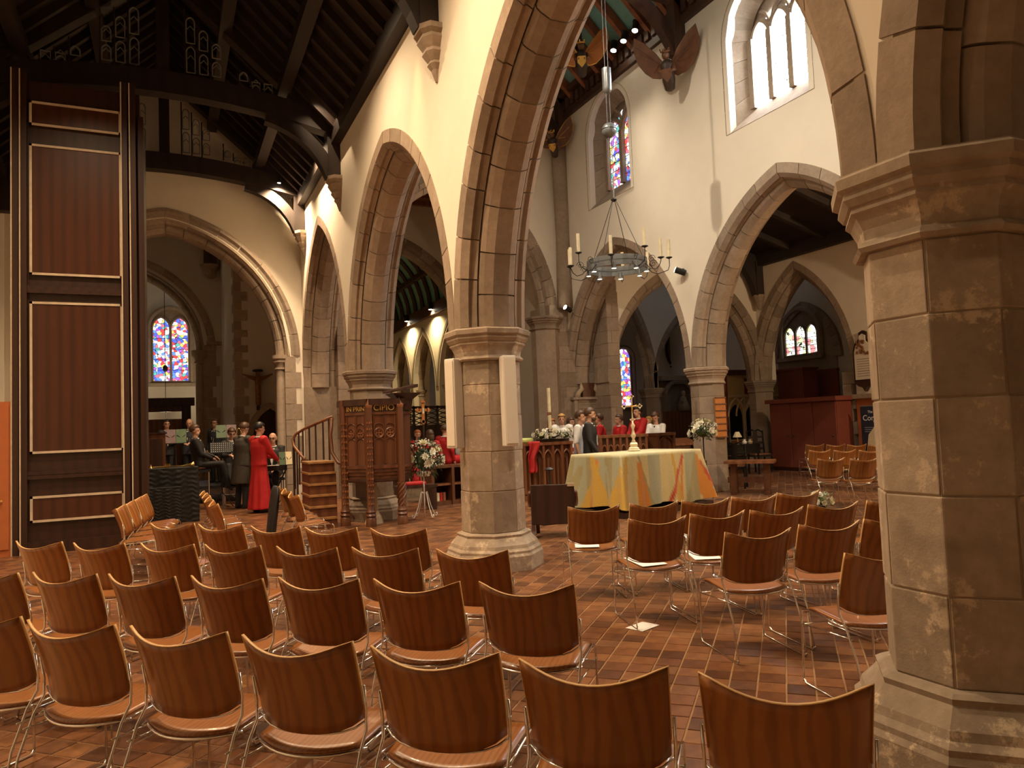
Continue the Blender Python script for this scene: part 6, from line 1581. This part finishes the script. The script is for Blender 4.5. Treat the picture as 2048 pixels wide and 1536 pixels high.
cw_ = thing('counterweight', 'grey ball counterweight on paired cables above the chandelier', 'counterweight', (hc.x, Yh, 0))
zb = H(1226, 262).z
MB().ell((-0.03, 0, zb), (0.135, 0.135, 0.135), 20, 14).obj('ball', 'grey_metal', cw_, smooth=True)
MB().tube([(-0.03+0.137*math.cos(t), 0.137*math.sin(t), zb+0.01) for t in [2*PI*i/24 for i in range(25)]], 0.005, 5).obj('seam', 'iron', cw_)
z0, z1 = H(1225, 182).z, H(1225, 140).z
MB().lathe([(0.05, z0-0.05), (0.075, z0-0.02), (0.085, z0+0.02), (0.085, z1)], (-0.03, 0, 0), 16).obj('cylinder', 'silver_grey', cw_, auto=True)
for dx in (-0.06, 0.01):
    MB().tube([(dx, 0, H(1228, 358).z), (dx, 0, 11.6)], 0.006, 5).obj('cable', 'grey_metal', cw_)
# ------------------------------------------------------------------ winged figures under the roof
plain('angel_brown', (0.16, 0.065, 0.028), 0.5, var=0.2); plain('angel_dark', (0.05, 0.03, 0.022), 0.5)
def winged(label, loc, rz, s, wingmat, edgemat, tilt=0.5):
    r = thing('winged_figure', label, 'carved figure', loc); r.rotation_euler = (tilt, 0, rz)
    b = MB(); b.lathe([(0.04, -0.42*s), (0.10*s, -0.38*s), (0.13*s, -0.2*s), (0.12*s, 0.0), (0.14*s, 0.12*s), (0.06*s, 0.2*s)], (0, 0, 0), 10); b.obj('robe', 'angel_dark', r, smooth=True)
    b = MB(); b.ell((0, 0.02*s, 0.29*s), (0.08*s, 0.09*s, 0.10*s), 10, 7); b.obj('head', 'angel_brown', r, smooth=True)
    b = MB(); b.tube([(0.09*s*math.cos(t), 0.02*s+0.09*s*math.sin(t), 0.36*s) for t in [2*PI*i/10 for i in range(11)]], 0.02*s, 5)
    for k in range(5): b.bar((0.09*s*math.cos(k*1.256), 0.02*s+0.09*s*math.sin(k*1.256), 0.36*s), (0.1*s*math.cos(k*1.256), 0.02*s+0.1*s*math.sin(k*1.256), 0.42*s), 0.02*s, 0.02*s)
    b.obj('crown', edgemat, r)
    for sx in (-1, 1):
        out = [(0.06, 0.10), (0.22, 0.34), (0.45, 0.60), (0.62, 0.72), (0.66, 0.45), (0.60, 0.2), (0.48, 0.02), (0.34, -0.1), (0.18, -0.14), (0.08, -0.08)]
        w = MB().prism([(sx*a*s, b_*s) for a, b_ in out], lambda a, b_, t: (a, -0.05*s+t-abs(a)*0.25, b_), -0.012, 0.012).obj('wing', wingmat, r)
        e = MB(); e.tube([(sx*a*s, -0.05*s-abs(a)*s*0.25, b_*s) for a, b_ in out+[out[0]]], 0.016*s, 5); e.obj('wing_edge', edgemat, w)
        for k in range(5):
            MB().bar((sx*0.16*s, -0.03*s-0.04*s+0.02, 0.14*s), (sx*(0.62-0.08*k)*s, -0.05*s-(0.62-0.08*k)*s*0.25+0.016, (0.55-0.14*k)*s), 0.014*s, 0.01).obj('feather_rib', edgemat if k % 2 else wingmat, w)
        MB().tube([(sx*0.11*s, 0.02, 0.1*s), (sx*0.15*s, 0.1*s, 0.0), (sx*0.05*s, 0.18*s, -0.02*s)], [0.05*s, 0.045*s, 0.03*s], 8).obj('arm', 'angel_brown', r, smooth=True)
    MB().prism([(-0.1*s, 0.06*s), (0.1*s, 0.06*s), (0.1*s, -0.08*s), (0, -0.2*s), (-0.1*s, -0.08*s)], lambda a, b_, t: (a, t, b_-0.02*s), 0.15*s, 0.19*s).obj('shield', edgemat, r)
    return r
xw = XFA-WT/2
winged('large winged figure with dark wings below the truss on the pale wall', (xw-0.52, 11.95, zpx(xw-0.52, 11.95, 140)), math.radians(132), 1.0, 'angel_brown', 'angel_brown', -0.5)
winged('winged figure with pale edged wings above the tall stone shaft', (xw-0.55, 16.85, zpx(xw-0.55, 16.85, 288)), math.radians(138), 0.85, 'angel_brown', 'gilt', -0.5)
q = ony(1163, 118, 14.2)
winged('bright gilded winged figure hanging under the nave roof', tuple(q), math.radians(150), 0.95, 'gilt_red', 'gilt', -0.3)
t = struct(thing('roof_strut', 'brown roof strut carrying the gilded winged figure', 'roof truss'))
MB().bar((q.x, q.y+0.12, q.z-0.2), (q.x+0.25, q.y+0.5, 11.1), 0.16, 0.2).obj('strut', 'nave_timber', t)

# ------------------------------------------------------------------ lamps that the photograph shows
def spot_fixture(label, loc, aim, power, angle, s=1.0, col=(1.0, 0.66, 0.32), group=None, light=True, blend=0.7, arm=None, lname='spotlight_lamp', lens='lamp_glow'):
    loc = Vector(loc); d = (Vector(aim)-loc).normalized(); r = thing('spotlight', label, 'spotlight', loc, group=group)
    M = d.to_track_quat('Z', 'Y').to_matrix()
    b = MB(); b.lathe([(0.045*s, -0.16*s), (0.05*s, -0.15*s), (0.05*s, 0.0), (0.055*s, 0.01*s)], (0, 0, 0), 12); b.v = [tuple(M @ Vector(p)) for p in b.v]; b.obj('can', 'black', r, auto=True)
    b = MB(); b.lathe([(0.046*s, 0.012*s), (0.046*s, 0.016*s)], (0, 0, 0), 12); b.v = [tuple(M @ Vector(p)) for p in b.v]; b.obj('lens', lens, r)
    a = Vector(arm) if arm else Vector((0, 0, 0.14*s))
    MB().tube([-d*0.08*s, a], 0.014*s, 6).obj('bracket', 'black', r)
    MB().ell(a, (0.035*s, 0.035*s, 0.035*s), 8, 6).obj('mount', 'black', r)
    if light: 
        l = spot(lname, loc+d*0.06*s, aim, power, angle, blend, 0.05, col)
    return r
# ------------------------------------------------------------------ people
plain('skin', (0.62, 0.34, 0.22), 0.5, var=0.06, nscale=5); plain('skin_warm', (0.50, 0.26, 0.16), 0.5, var=0.06, nscale=5)
plain('hair_black', (0.012, 0.009, 0.008), 0.45); plain('hair_brown', (0.085, 0.038, 0.018), 0.5); plain('hair_blond', (0.52, 0.30, 0.08), 0.5); plain('hair_ginger', (0.40, 0.13, 0.03), 0.5); plain('hair_grey', (0.30, 0.27, 0.24), 0.6)
plain('cassock_red', (0.55, 0.012, 0.014), 0.7, var=0.12); plain('shirt_white', (0.82, 0.79, 0.74), 0.7, var=0.04); plain('vest_blue', (0.42, 0.48, 0.56), 0.7)
plain('suit_black', (0.016, 0.014, 0.014), 0.7); plain('tail_brown', (0.055, 0.043, 0.030), 0.75); plain('suit_navy', (0.035, 0.04, 0.055), 0.7); plain('trouser_black', (0.012, 0.012, 0.013), 0.7); plain('lips', (0.38, 0.12, 0.09), 0.5); plain('eye_dark', (0.02, 0.012, 0.01), 0.2)
def remesh(o, v, sm=4):
    r = o.modifiers.new('remesh', 'REMESH'); r.mode = 'VOXEL'; r.voxel_size = v; r.use_smooth_shade = True
    if sm:
        s = o.modifiers.new('smooth', 'SMOOTH'); s.iterations = sm; s.factor = 0.5
def limb(S, T, l1, l2, hint):
    d = T-S; L = min(d.length, l1+l2-0.01); d.normalize(); a = (l1*l1-l2*l2+L*L)/(2*L); h = math.sqrt(max(l1*l1-a*a, 0))
    p = Vector(hint); p = (p-d*p.dot(d)).normalized(); return S+d*a+p*h, S+d*L
def cap(b, pts, rs, n=10, flat=1.0):
    b.tube(pts, rs, n, True)
    for p, r in ((pts[0], rs[0]), (pts[-1], rs[-1])): b.ell(p, (r, r, r), n, 6)
def person(label, x, y, zb, H, rz, outfit, hair='hair_brown', sit=None, hands=None, head=(0, 0), lean=0.0, glasses=False, beard=None, bald=False, long_hair=False, girl=False, skin='skin', group=None, cols=None):
    s = H/1.75; root = thing('person', label, 'person', (x, y, zb), rz, group); V = Vector
    cols = cols or {}
    hip = V((0, 0, 0.92*s)); seatz = None
    if sit is not None: hip = V((0, 0, sit-zb+0.10*s))
    up = Matrix.Rotation(-lean, 3, 'X') @ V((0, 0, 1))
    fwd = Matrix.Rotation(-lean, 3, 'X') @ V((0, 1, 0))
    def T(xx, yy, zz): return hip + V((1, 0, 0))*xx*s + fwd*yy*s + up*(zz-0.92)*s
    sw = 0.185 if not girl else 0.165
    shl = {sd: T(sd*sw, 0, 1.415) for sd in (-1, 1)}
    neck0, neck1 = T(0, -0.005, 1.44), T(0, 0.015, 1.54)
    hy, hp = head; HR_ = Matrix.Rotation(hy, 3, 'Z') @ Matrix.Rotation(hp, 3, 'X'); hc_ = T(0, 0.03, 1.635)
    def HP(a, b_, c): return hc_ + (HR_ @ V((a, b_, c)))*s
    # arms and legs
    hd = hands or {-1: (-0.24, 0.06, 0.86), 1: (0.24, 0.06, 0.86)}
    arm = {}
    for sd in (-1, 1):
        tgt = T(*hd[sd]); e, w = limb(shl[sd], tgt, 0.285*s, 0.25*s, V((sd*0.5, -0.7, -0.5))); arm[sd] = (e, w)
    leg = {}
    for sd in (-1, 1):
        h0 = hip+V((sd*0.09*s, 0, -0.02*s))
        if sit is not None:
            kn = h0+V((sd*0.05*s, 0.43*s, 0.02*s)); an = V((kn.x, kn.y+0.02*s+(0.12 if sd > 0 else 0), max(0.07, kn.z-0.45*s)))
        else: kn, an = V((sd*0.10*s, 0.02*s, 0.49*s)), V((sd*0.11*s, -0.01*s, 0.07*s))
        leg[sd] = (h0, kn, an)
    b = MB()
    cap(b, [hip, T(0, 0, 1.08), T(0, 0.0, 1.28), T(0, -0.01, 1.385)], [0.13*s, 0.115*s, 0.135*s, 0.07*s], 12)
    cap(b, [neck0, neck1], [0.058*s, 0.052*s])
    # head: skull, jaw, nose, ears
    b.ell(HP(0, -0.01, 0.02), (0.076*s, 0.094*s, 0.098*s), 14, 10, HR_); b.ell(HP(0, 0.028, -0.055), (0.056*s, 0.06*s, 0.062*s), 12, 8, HR_)
    b.ell(HP(0, 0.088, -0.018), (0.013*s, 0.022*s, 0.022*s), 8, 6, HR_); b.ell(HP(0, 0.083, 0.01), (0.010*s, 0.014*s, 0.022*s), 8, 6, HR_); b.ell(HP(0, 0.078, 0.03), (0.045*s, 0.014*s, 0.010*s), 8, 6, HR_)
    for sd in (-1, 1): b.ell(HP(sd*0.078, -0.008, -0.012), (0.010*s, 0.022*s, 0.030*s), 8, 6, HR_)
    for sd in (-1, 1):
        e, w = arm[sd]; cap(b, [shl[sd], e], [0.052*s, 0.040*s]); cap(b, [e, w], [0.040*s, 0.026*s])
        d = (w-e).normalized(); pn = w+d*0.05*s; sidev = V((1, 0, 0)) if abs(d.x) < 0.8 else V((0, 1, 0)); sidev = (sidev-d*sidev.dot(d)).normalized(); curl = d.cross(sidev)*(-1)
        if curl.z > 0: curl = -curl
        cap(b, [w, pn], [0.026*s, 0.032*s], 8)
        for k in range(4):
            o = sidev*(k-1.5)*0.019*s; L = (0.036, 0.042, 0.040, 0.032)[k]*s; p0 = pn+o+d*0.018*s
            cap(b, [p0, p0+d*L+curl*0.006, p0+d*L*1.5+curl*0.022*s, p0+d*L*1.55+curl*0.042*s], [0.0095*s, 0.009*s, 0.0085*s, 0.008*s], 6)
        th = pn-sidev*sd*0.03*s; cap(b, [w-sidev*sd*0.015*s+d*0.02*s, th+d*0.015*s, th+d*0.05*s+curl*0.015*s], [0.013*s, 0.011*s, 0.0095*s], 6)
        h0, kn, an = leg[sd]; cap(b, [h0, kn], [0.082*s, 0.055*s]); cap(b, [kn, an], [0.054*s, 0.036*s]); cap(b, [an+V((0, -0.03*s, -0.03*s)), an+V((0, 0.15*s, -0.04*s))], [0.035*s, 0.03*s])
    body = b.obj('body', skin, root); remesh(body, 0.011, 3)
    # face details
    for sd in (-1, 1):
        MB().ell(HP(sd*0.031, 0.079, 0.012), (0.011*s, 0.008*s, 0.006*s), 8, 6, HR_).obj('eye', 'eye_dark', root, smooth=True)
    MB().ell(HP(0, 0.083, -0.058), (0.024*s, 0.008*s, 0.006*s), 8, 6, HR_).obj('mouth', 'lips', root, smooth=True)
    if glasses:
        g = MB()
        for sd in (-1, 1):
            g.tube([HP(sd*0.033+0.024*math.cos(t), 0.094, 0.010+0.018*math.sin(t)) for t in [2*PI*i/12 for i in range(13)]], 0.0032*s, 5); g.tube([HP(sd*0.057, 0.09, 0.014), HP(sd*0.078, 0.0, 0.012)], 0.003*s, 5)
        g.obj('glasses', 'eye_dark', root)
    def hairpiece(rx, ry, rz_, oy, oz, keep, mat, nm='hair'):
        h = MB(); h.ell((0, 0, 0), (rx, ry, rz_), 20, 16); vs = [V(p) for p in h.v]; fs = []
        for f in h.f:
            c = sum((vs[i] for i in f), V())/len(f)
            if keep(c): fs.append(f)
        rr = random.Random(label); h.v = [tuple(HP(p.x*(1+rr.uniform(-.03, .03)), p.y*(1+rr.uniform(-.03, .03))+oy, p.z+oz)) for p in vs]; h.f = fs
        o = h.obj(nm, mat, root, smooth=True, fix=False); so = o.modifiers.new('s', 'SOLIDIFY'); so.thickness = 0.012*s; so.offset = 1
    if not bald: hairpiece(0.084, 0.103, 0.098, -0.014, 0.034, lambda c: c.z > 0.035 or c.y < -0.02 and c.z > -0.055 or (abs(c.x) > 0.07 and c.z > -0.01 and c.y < 0.03), hair)
    else: hairpiece(0.081, 0.099, 0.06, -0.02, -0.005, lambda c: c.y < -0.035 and c.z < 0.04, hair)
    if long_hair: hairpiece(0.094, 0.09, 0.17, -0.03, -0.07, lambda c: c.y < 0.02 or (abs(c.x) > 0.066 and c.y < 0.05), hair, 'long_hair')
    if beard: hairpiece(0.064, 0.058, 0.05, 0.038, -0.078, lambda c: c.y > -0.02 and c.z < 0.02, beard, 'beard')
    # clothes
    def garment(nm, mat, fn, vox=0.016):
        g = MB(); fn(g); o = g.obj(nm, mat, root); remesh(o, vox, 3); return o
    def torso(g, lo, k=1.0, kw=1.0):
        pr = [(lo, 0.165), (1.0, 0.155), (1.12, 0.150), (1.28, 0.170), (1.385, 0.150), (1.43, 0.105), (1.462, 0.064)]
        rings = []
        for z, r in pr:
            c = T(0, 0, z) if not (sit is not None and z < 0.9) else hip+V((0, 0, (z-0.92)*s*0.3))
            rings.append([c + V((1, 0, 0))*math.cos(t)*r*1.16*k*s*kw + fwd*math.sin(t)*r*0.82*k*s for t in [2*PI*i/16 for i in range(16)]])
        g.loft(rings)
    def sleeves(g, k=1.0, short=1.0):
        for sd in (-1, 1):
            e, w = arm[sd]; cap(g, [shl[sd]+V((-sd*0.03*s, 0, 0)), shl[sd], e], [0.085*s*k, 0.082*s*k, 0.058*s*k]); wv = e+(w-e)*0.93*short; cap(g, [e, wv], [0.054*s*k, 0.042*s*k])
    def trousers(g):
        for sd in (-1, 1):
            h0, kn, an = leg[sd]; cap(g, [hip+V((sd*0.06*s, 0, 0.03*s)), h0, kn], [0.10*s, 0.105*s, 0.072*s]); cap(g, [kn, an], [0.072*s, 0.058*s])
    def shoes(g):
        for sd in (-1, 1):
            an = leg[sd][2]; cap(g, [an+V((0, -0.03*s, -0.028*s)), an+V((0, 0.17*s, -0.035*s))], [0.042*s, 0.036*s])
    coat = cols.get('coat', 'suit_black')
    if outfit in ('suit', 'tailcoat', 'shirt'):
        garment('trousers', 'trouser_black', trousers); garment('shoes', 'black_gloss', shoes, 0.014)
    if outfit == 'suit':
        garment('jacket', coat, lambda g: (torso(g, 0.80, 1.06), sleeves(g)))
        P = [(-0.055, 1.43), (0.055, 1.43), (0.03, 1.2), (0, 1.05), (-0.03, 1.2)]
        sh = MB(); sh.prism(P, lambda a, b_, t: T(a, t-0.05*max(0, (b_-1.28))/0.15, b_), 0.10, 0.152); sh.obj('shirt_front', 'shirt_white', root)
        cap_ = MB(); cap_.tube([T(0.062*math.cos(t), 0.005+0.06*math.sin(t), 1.472-0.012*math.sin(t)) for t in [2*PI*i/14 for i in range(15)]], 0.014*s, 6); cap_.obj('collar', 'shirt_white', root)
        tie = MB(); tie.prism([(-0.012, 1.42), (0.012, 1.42), (0.02, 1.15), (0, 1.1), (-0.02, 1.15)], lambda a, b_, t: T(a, t-0.05*max(0, (b_-1.28))/0.15, b_), 0.15, 0.160); tie.obj('tie', cols.get('tie', 'black'), root)
    elif outfit == 'tailcoat':
        garment('jacket', coat, lambda g: (torso(g, 0.86, 1.06), sleeves(g)))
        def tails(g):
            g.loft([[T(math.cos(t)*w, -0.0+math.sin(t)*d_, z) for t in [2*PI*i/16 for i in range(16)]] for z, w, d_ in ((0.50, 0.21, 0.17), (0.7, 0.20, 0.16), (0.9, 0.185, 0.14), (1.0, 0.17, 0.12))])
        garment('coat_tails', coat, tails)
        cap_ = MB(); cap_.tube([T(0.062*math.cos(t), 0.005+0.06*math.sin(t), 1.472-0.012*math.sin(t)) for t in [2*PI*i/14 for i in range(15)]], 0.014*s, 6); cap_.obj('collar', 'shirt_white', root)
    elif outfit == 'shirt':
        garment('shirt', cols.get('shirt', 'shirt_white'), lambda g: (torso(g, 0.88, 1.0), sleeves(g, 0.95, cols.get('sleeve', 1.0))))
        if cols.get('vest'): garment('waistcoat', cols['vest'], lambda g: torso(g, 0.90, 1.04))
        if cols.get('tie'):
            tie = MB(); tie.prism([(-0.014, 1.43), (0.014, 1.43), (0.024, 1.12), (0, 1.06), (-0.024, 1.12)], lambda a, b_, t: T(a, t-0.05*max(0, (b_-1.28))/0.15, b_), 0.13, 0.158); tie.obj('tie', cols['tie'], root)
    else:
        gm = cols.get('robe', 'cassock_red')
        def robe(g):
            torso(g, 0.92, 1.06); sleeves(g, 1.12)
            nf = 40; rings = []
            if sit is None:
                for z, w, d_, amp in ((0.07, 0.25, 0.22, 0.018), (0.35, 0.225, 0.19, 0.015), (0.7, 0.19, 0.155, 0.008), (0.95, 0.165, 0.13, 0.0), (1.1, 0.15, 0.115, 0.0)):
                    rings.append([V((math.cos(t)*(w+amp*math.sin(t*9))*s, math.sin(t)*(d_+amp*math.sin(t*9))*s, z*s)) if z < 0.9 else T(math.cos(t)*w, math.sin(t)*d_, z) for t in [2*PI*i/nf for i in range(nf)]])
                g.loft(rings)
            else:
                for sd in (-1, 1):
                    h0, kn, an = leg[sd]; cap(g, [h0, kn], [0.12*s, 0.10*s]); cap(g, [kn, an], [0.10*s, 0.11*s])
        garment('cassock', gm, robe); garment('shoes', 'black_gloss', shoes, 0.014)
        rf = MB(); rf.tube([T((0.066+0.008*math.sin(t*8))*math.cos(t), 0.005+(0.064+0.008*math.sin(t*8))*math.sin(t), 1.474) for t in [2*PI*i/32 for i in range(33)]], 0.018*s, 6); rf.obj('collar', 'shirt_white', root, smooth=True)
        if outfit == 'surplice':
            garment('surplice', 'shirt_white', lambda g: (torso(g, 0.75, 1.15), sleeves(g, 1.35, 0.7)))
    return root
def at_head(px, py, Y, zb=0.0):
    p = ony(px, py, Y); return p.x, Y, p.z-zb
D = math.radians
p = onz(520, 1025); H = zpx(p.x, p.y, 846)
person('man in a long red cassock standing with his back turned by the chairs', p.x, p.y, 0, H, D(-62), 'cassock', 'hair_black', hands={-1: (-0.10, 0.36, 1.06), 1: (0.12, 0.34, 1.0)}, head=(D(-20), D(-8)))
p = onz(484, 1017); H = zpx(p.x, p.y, 846)
person('man in a dark brown tailcoat bending forward beside the red cassock', p.x, p.y, 0, H, D(-55), 'tailcoat', 'hair_brown', hands={-1: (-0.08, 0.30, 1.12), 1: (0.10, 0.34, 1.10)}, head=(0, D(-22)), lean=0.10, cols={'coat': 'tail_brown'})
x, y, h = at_head(399, 857, 17.0); person('man in a black dinner jacket sitting sideways among the players', x, y, 0.0, 1.76, D(-95), 'suit', 'hair_brown', sit=h-0.86, hands={-1: (-0.12, 0.30, 1.02), 1: (0.10, 0.26, 1.0)}, lean=-0.16, head=(D(-10), 0))
x, y, h = at_head(379, 838, 19.4, 0.4); person('bald man in a dark suit and tie standing on the staging', x, y, 0.4, h, D(165), 'suit', 'hair_grey', bald=True, hands={-1: (-0.08, 0.28, 1.1), 1: (0.08, 0.28, 1.12)}, head=(0, D(-14)), cols={'coat': 'suit_navy'})
x, y, h = at_head(431, 838, 19.6, 0.4); person('man with glasses and dark suit standing on the staging behind the green folder', x, y, 0.4, h, D(140), 'suit', 'hair_brown', glasses=True, cols={'coat': 'suit_navy'})
x, y, h = at_head(463, 863, 17.9); person('man with short hair seated behind the perforated music stand', x, y, 0.0, 1.74, D(185), 'suit', 'hair_brown', sit=h-0.86, glasses=True, hands={-1: (-0.1, 0.3, 1.1), 1: (0.1, 0.3, 1.15)}, head=(0, D(-16)))
x, y, h = at_head(333, 840, 19.6, 0.4); person('person with curly dark hair and glasses behind the plum folder', x, y, 0.4, h, D(190), 'suit', 'hair_black', glasses=True, girl=True, hands={-1: (-0.08, 0.26, 1.2), 1: (0.08, 0.26, 1.2)})
x, y, h = at_head(546, 873, 16.35); person('bald man with glasses and open white shirt sitting at the keyboard', x, y, 0.0, 1.76, D(160), 'suit', 'hair_grey', sit=h-0.86, bald=True, glasses=True, hands={-1: (-0.1, 0.3, 1.02), 1: (0.16, 0.3, 1.02)}, head=(0, D(-6)), cols={'tie': 'shirt_white'})
# by the altar
x, y, h = at_head(1177, 817, 12.35); person('bearded man in a black suit standing behind the altar', x, y, 0, h, D(-128), 'suit', 'hair_brown', beard='hair_brown', hands={-1: (-0.22, 0.10, 0.88), 1: (0.22, 0.16, 0.92)}, head=(D(8), 0))
x, y, h = at_head(1158, 823, 12.95); person('person in white shirt and pale blue waistcoat behind the bearded man', x, y, 0, h, D(-135), 'shirt', 'hair_brown', cols={'vest': 'vest_blue', 'sleeve': 0.1}, hands={-1: (-0.24, 0.05, 0.85), 1: (0.26, 0.05, 0.85)})
x, y, h = at_head(1199, 828, 14.6); person('dark haired chorister in red looking away behind the bearded man', x, y, 0, h, D(60), 'cassock', 'hair_brown', hands={-1: (-0.1, 0.3, 1.1), 1: (0.1, 0.3, 1.1)})
x, y, h = at_head(1239, 830, 14.6); person('chorister in red cassock facing the bearded man with an open book', x, y, 0, h, D(85), 'cassock', 'hair_brown', hands={-1: (-0.1, 0.3, 1.08), 1: (0.1, 0.3, 1.08)})
x, y, h = at_head(1276, 814, 14.95); person('tall black haired chorister in red behind the altar cross', x, y, 0, h, D(95), 'cassock', 'hair_black', hands={-1: (-0.1, 0.34, 1.05), 1: (0.1, 0.34, 1.05)})
x, y, h = at_head(1311, 825, 14.1); person('young man in white shirt and black tie reading at the end desk', x, y, 0, h, D(120), 'shirt', 'hair_brown', cols={'tie': 'black'}, hands={-1: (-0.12, 0.34, 1.08), 1: (0.1, 0.34, 1.08)}, head=(0, D(-28)))
x, y, h = at_head(1298, 834, 15.8); person('chorister with fair hair in orange red robe half hidden by the young man', x, y, 0, h, D(100), 'cassock', 'hair_blond')
x, y, h = at_head(1123, 829, 14.9); person('fair haired child behind the trough of flowers', x, y, 0, h, D(150), 'surplice', 'hair_blond')
x, y, h = at_head(1102, 838, 15.5); person('ginger haired child beside the paschal candle', x, y, 0, h, D(190), 'surplice', 'hair_ginger', long_hair=True, girl=True)
x, y, h = at_head(1140, 836, 15.2); person('brown haired child behind the flowers looking out', x, y, 0, h, D(200), 'surplice', 'hair_brown', long_hair=True, girl=True)
# choir beside the pulpit
x, y, h = at_head(860, 866, 14.8); person('chorister with long brown hair seen from behind above the white flowers', x, y, 0, 1.5, D(-10), 'cassock', 'hair_brown', sit=h-0.74, long_hair=True, girl=True)
x, y, h = at_head(888, 856, 15.6); person('short haired chorister in red bending over a book near the speaker pillar', x, y, 0, 1.6, D(-60), 'cassock', 'hair_brown', sit=h-0.79, head=(0, D(-15)))
x, y, h = at_head(835, 866, 16.3); person('chorister in red behind the orange wooden cross', x, y, 0, 1.5, D(170), 'cassock', 'hair_ginger', sit=h-0.74, girl=True)
x, y, h = at_head(932, 862, 16.7); person('chorister in white surplice tucked behind the speaker pillar', x, y, 0, 1.6, D(-40), 'surplice', 'hair_brown', sit=h-0.79)
# plain seats that the seated people use
def stool(px_, py_, Y, label, off):
    x, y, h = at_head(px_, py_, Y); zs = h-off
    r = thing('stool', label, 'stool', (x, Y, 0))
    MB().box((0, 0, zs-0.03), (0.4, 0.38, 0.05)).obj('seat', 'black', r)
    for sx in (-1, 1):
        for sy in (-1, 1): MB().tube([(sx*0.17, sy*0.16, 0), (sx*0.17, sy*0.16, zs-0.05)], 0.013, 6).obj('leg', 'chrome', r)
stool(399, 857, 17.0, 'black chair seat under the man in the dinner jacket', 0.86)
stool(463, 863, 17.9, 'black chair seat under the man behind the perforated stand', 0.86)
stool(546, 873, 16.35, 'black stool under the man at the keyboard', 0.86)
for px_, py_, Y, o_, l in ((860, 866, 14.8, 0.74, 'dark stool under the long haired chorister'), (888, 856, 15.6, 0.79, 'dark stool under the short haired chorister'), (835, 866, 16.3, 0.74, 'dark stool behind the wooden cross'), (932, 862, 16.7, 0.79, 'dark stool behind the speaker pillar')): stool(px_, py_, Y, l, o_)
# ------------------------------------------------------------------ lamps: those in view sit at the lamps the photograph shows
WARM, SOFT = (1.0, 0.71, 0.43), (1.0, 0.84, 0.64)
for i, (px, py, Y) in enumerate(((635, 175, 12.5), (602, 271, 14.3), (558, 365, 16.6))):
    q = ony(px, py, Y)
    spot_fixture(['small bright spotlight on the aisle roof above the pulpit arch', 'small bright spotlight on the aisle roof between the trusses', 'small bright spotlight on the aisle roof by the chapel arch'][i], q, (q.x+0.1, Y-0.6+0.8*i, 0), 700, 140, 0.8, WARM, 'aisle roof spotlights', blend=1.0, lname='aisle_spot_lamp')
n = 0
for y, w in ((3.4, 130), (6.2, 600), (9.6, 560)):    # the same run of roof spots carries on above the frame
    for x in (-1.2, 1.2):
        n += 1
        spot_fixture('spotlight fixed to the aisle roof timbers over the chairs', (x, y, 7.5), (x+0.4, y-0.4, 0), w, 135, 0.8, WARM, 'aisle roof spotlights over the chairs', blend=1.0, lname='aisle_roof_spot_%d_offscreen' % n, lens='speaker_white')
spot('aisle_wall_spot_offscreen', (XN-WT/2-0.25, 8.45, 6.75), (XN-WT/2+0.05, 8.95, 0), 70, 36, 0.9, 0.04, (1.0, 0.72, 0.3))
for i, (px, py) in enumerate(((1270, 60), (1247, 81), (1227, 100))):
    q = onx(px, py, XFA-0.75)
    spot_fixture('round spotlight along the carved cornice of the nave', q, (q.x-2.6, q.y-0.8, 0), 480, 66, 1.4, SOFT, 'nave cornice spotlights', blend=1.0, lname='nave_cornice_lamp')
for k, y in enumerate((2, 6.5, 10.5)):
    spot_fixture('spotlight on the near side of the nave roof', (XN+0.9, y, 9.9), (XFA-1.0, y+1.6, 1.0), 700, 120, 1.2, SOFT, 'nave roof spotlights on the near side', blend=1.0, lname='nave_roof_spot_%d_offscreen' % (k+1), lens='speaker_white')
q = onx(1352, 540, XFA-WT/2-0.2); spot_fixture('black wall spotlight on the pale wall between the far arches', q, q+Vector((-1.0, 0.9, 0.6)), 120, 90, 1.3, WARM, arm=(0.18, 0.0, 0.0))
q = ony(1131, 615, YC-0.45); spot_fixture('black wall spotlight on the tall stone shaft', q, q+Vector((-1.2, -0.3, 0.5)), 120, 90, 1.3, WARM, arm=(0.15, 0.16, 0))
for i, (px, py) in enumerate(((860.7, 607.6), (812.8, 631))):   # two lamps on the chancel wall plate
    q = onx(px, py, XCR-0.58); q.z = min(q.z, 6.2)
    spot_fixture(['lit spotlight on the chancel wall plate nearer the tower arch', 'lit spotlight on the chancel wall plate deeper in the chancel'][i], q, (q.x+0.1, q.y, 0), 500, 150, 1.6, (1.0, 0.74, 0.36), blend=1.0, lname='chancel_spot_lamp')
point('side_aisle_lamp_offscreen', (13.6, 5.0, 5.2), 650, 0.2, WARM)
# hanging sanctuary lamp in front of the stained lancets
Yl = YW3-1.6; q = ony(331.5, 821, Yl)
hl = thing('hanging_lamp', 'small hanging lamp with glowing glass and dark arms below the stained lancets', 'lamp', tuple(q))
MB().tube([(0, 0, 0.1), (0, 0, 8.6-q.z)], 0.012, 5).obj('wire', 'iron', hl)
MB().ell((0, 0, ony(331.5, 737, Yl).z-q.z), (0.09, 0.09, 0.13), 8, 6).obj('weight', 'iron', hl)
MB().ell((0, 0, 0.06), (0.08, 0.08, 0.10), 10, 8).obj('glass', 'lamp_soft', hl, smooth=True)
for t in (0, PI/2): MB().bar((-0.22*math.cos(t), -0.22*math.sin(t), -0.04), (0.22*math.cos(t), 0.22*math.sin(t), -0.04), 0.03, 0.03).obj('arm', 'iron', hl)
MB().tube([(0, 0, -0.04), (0, 0, -0.25)], [0.03, 0.01], 6).obj('drop', 'iron', hl)
point('hanging_lamp_light', (q.x, q.y-0.2, q.z+0.06), 40, 0.1, (1.0, 0.82, 0.55))
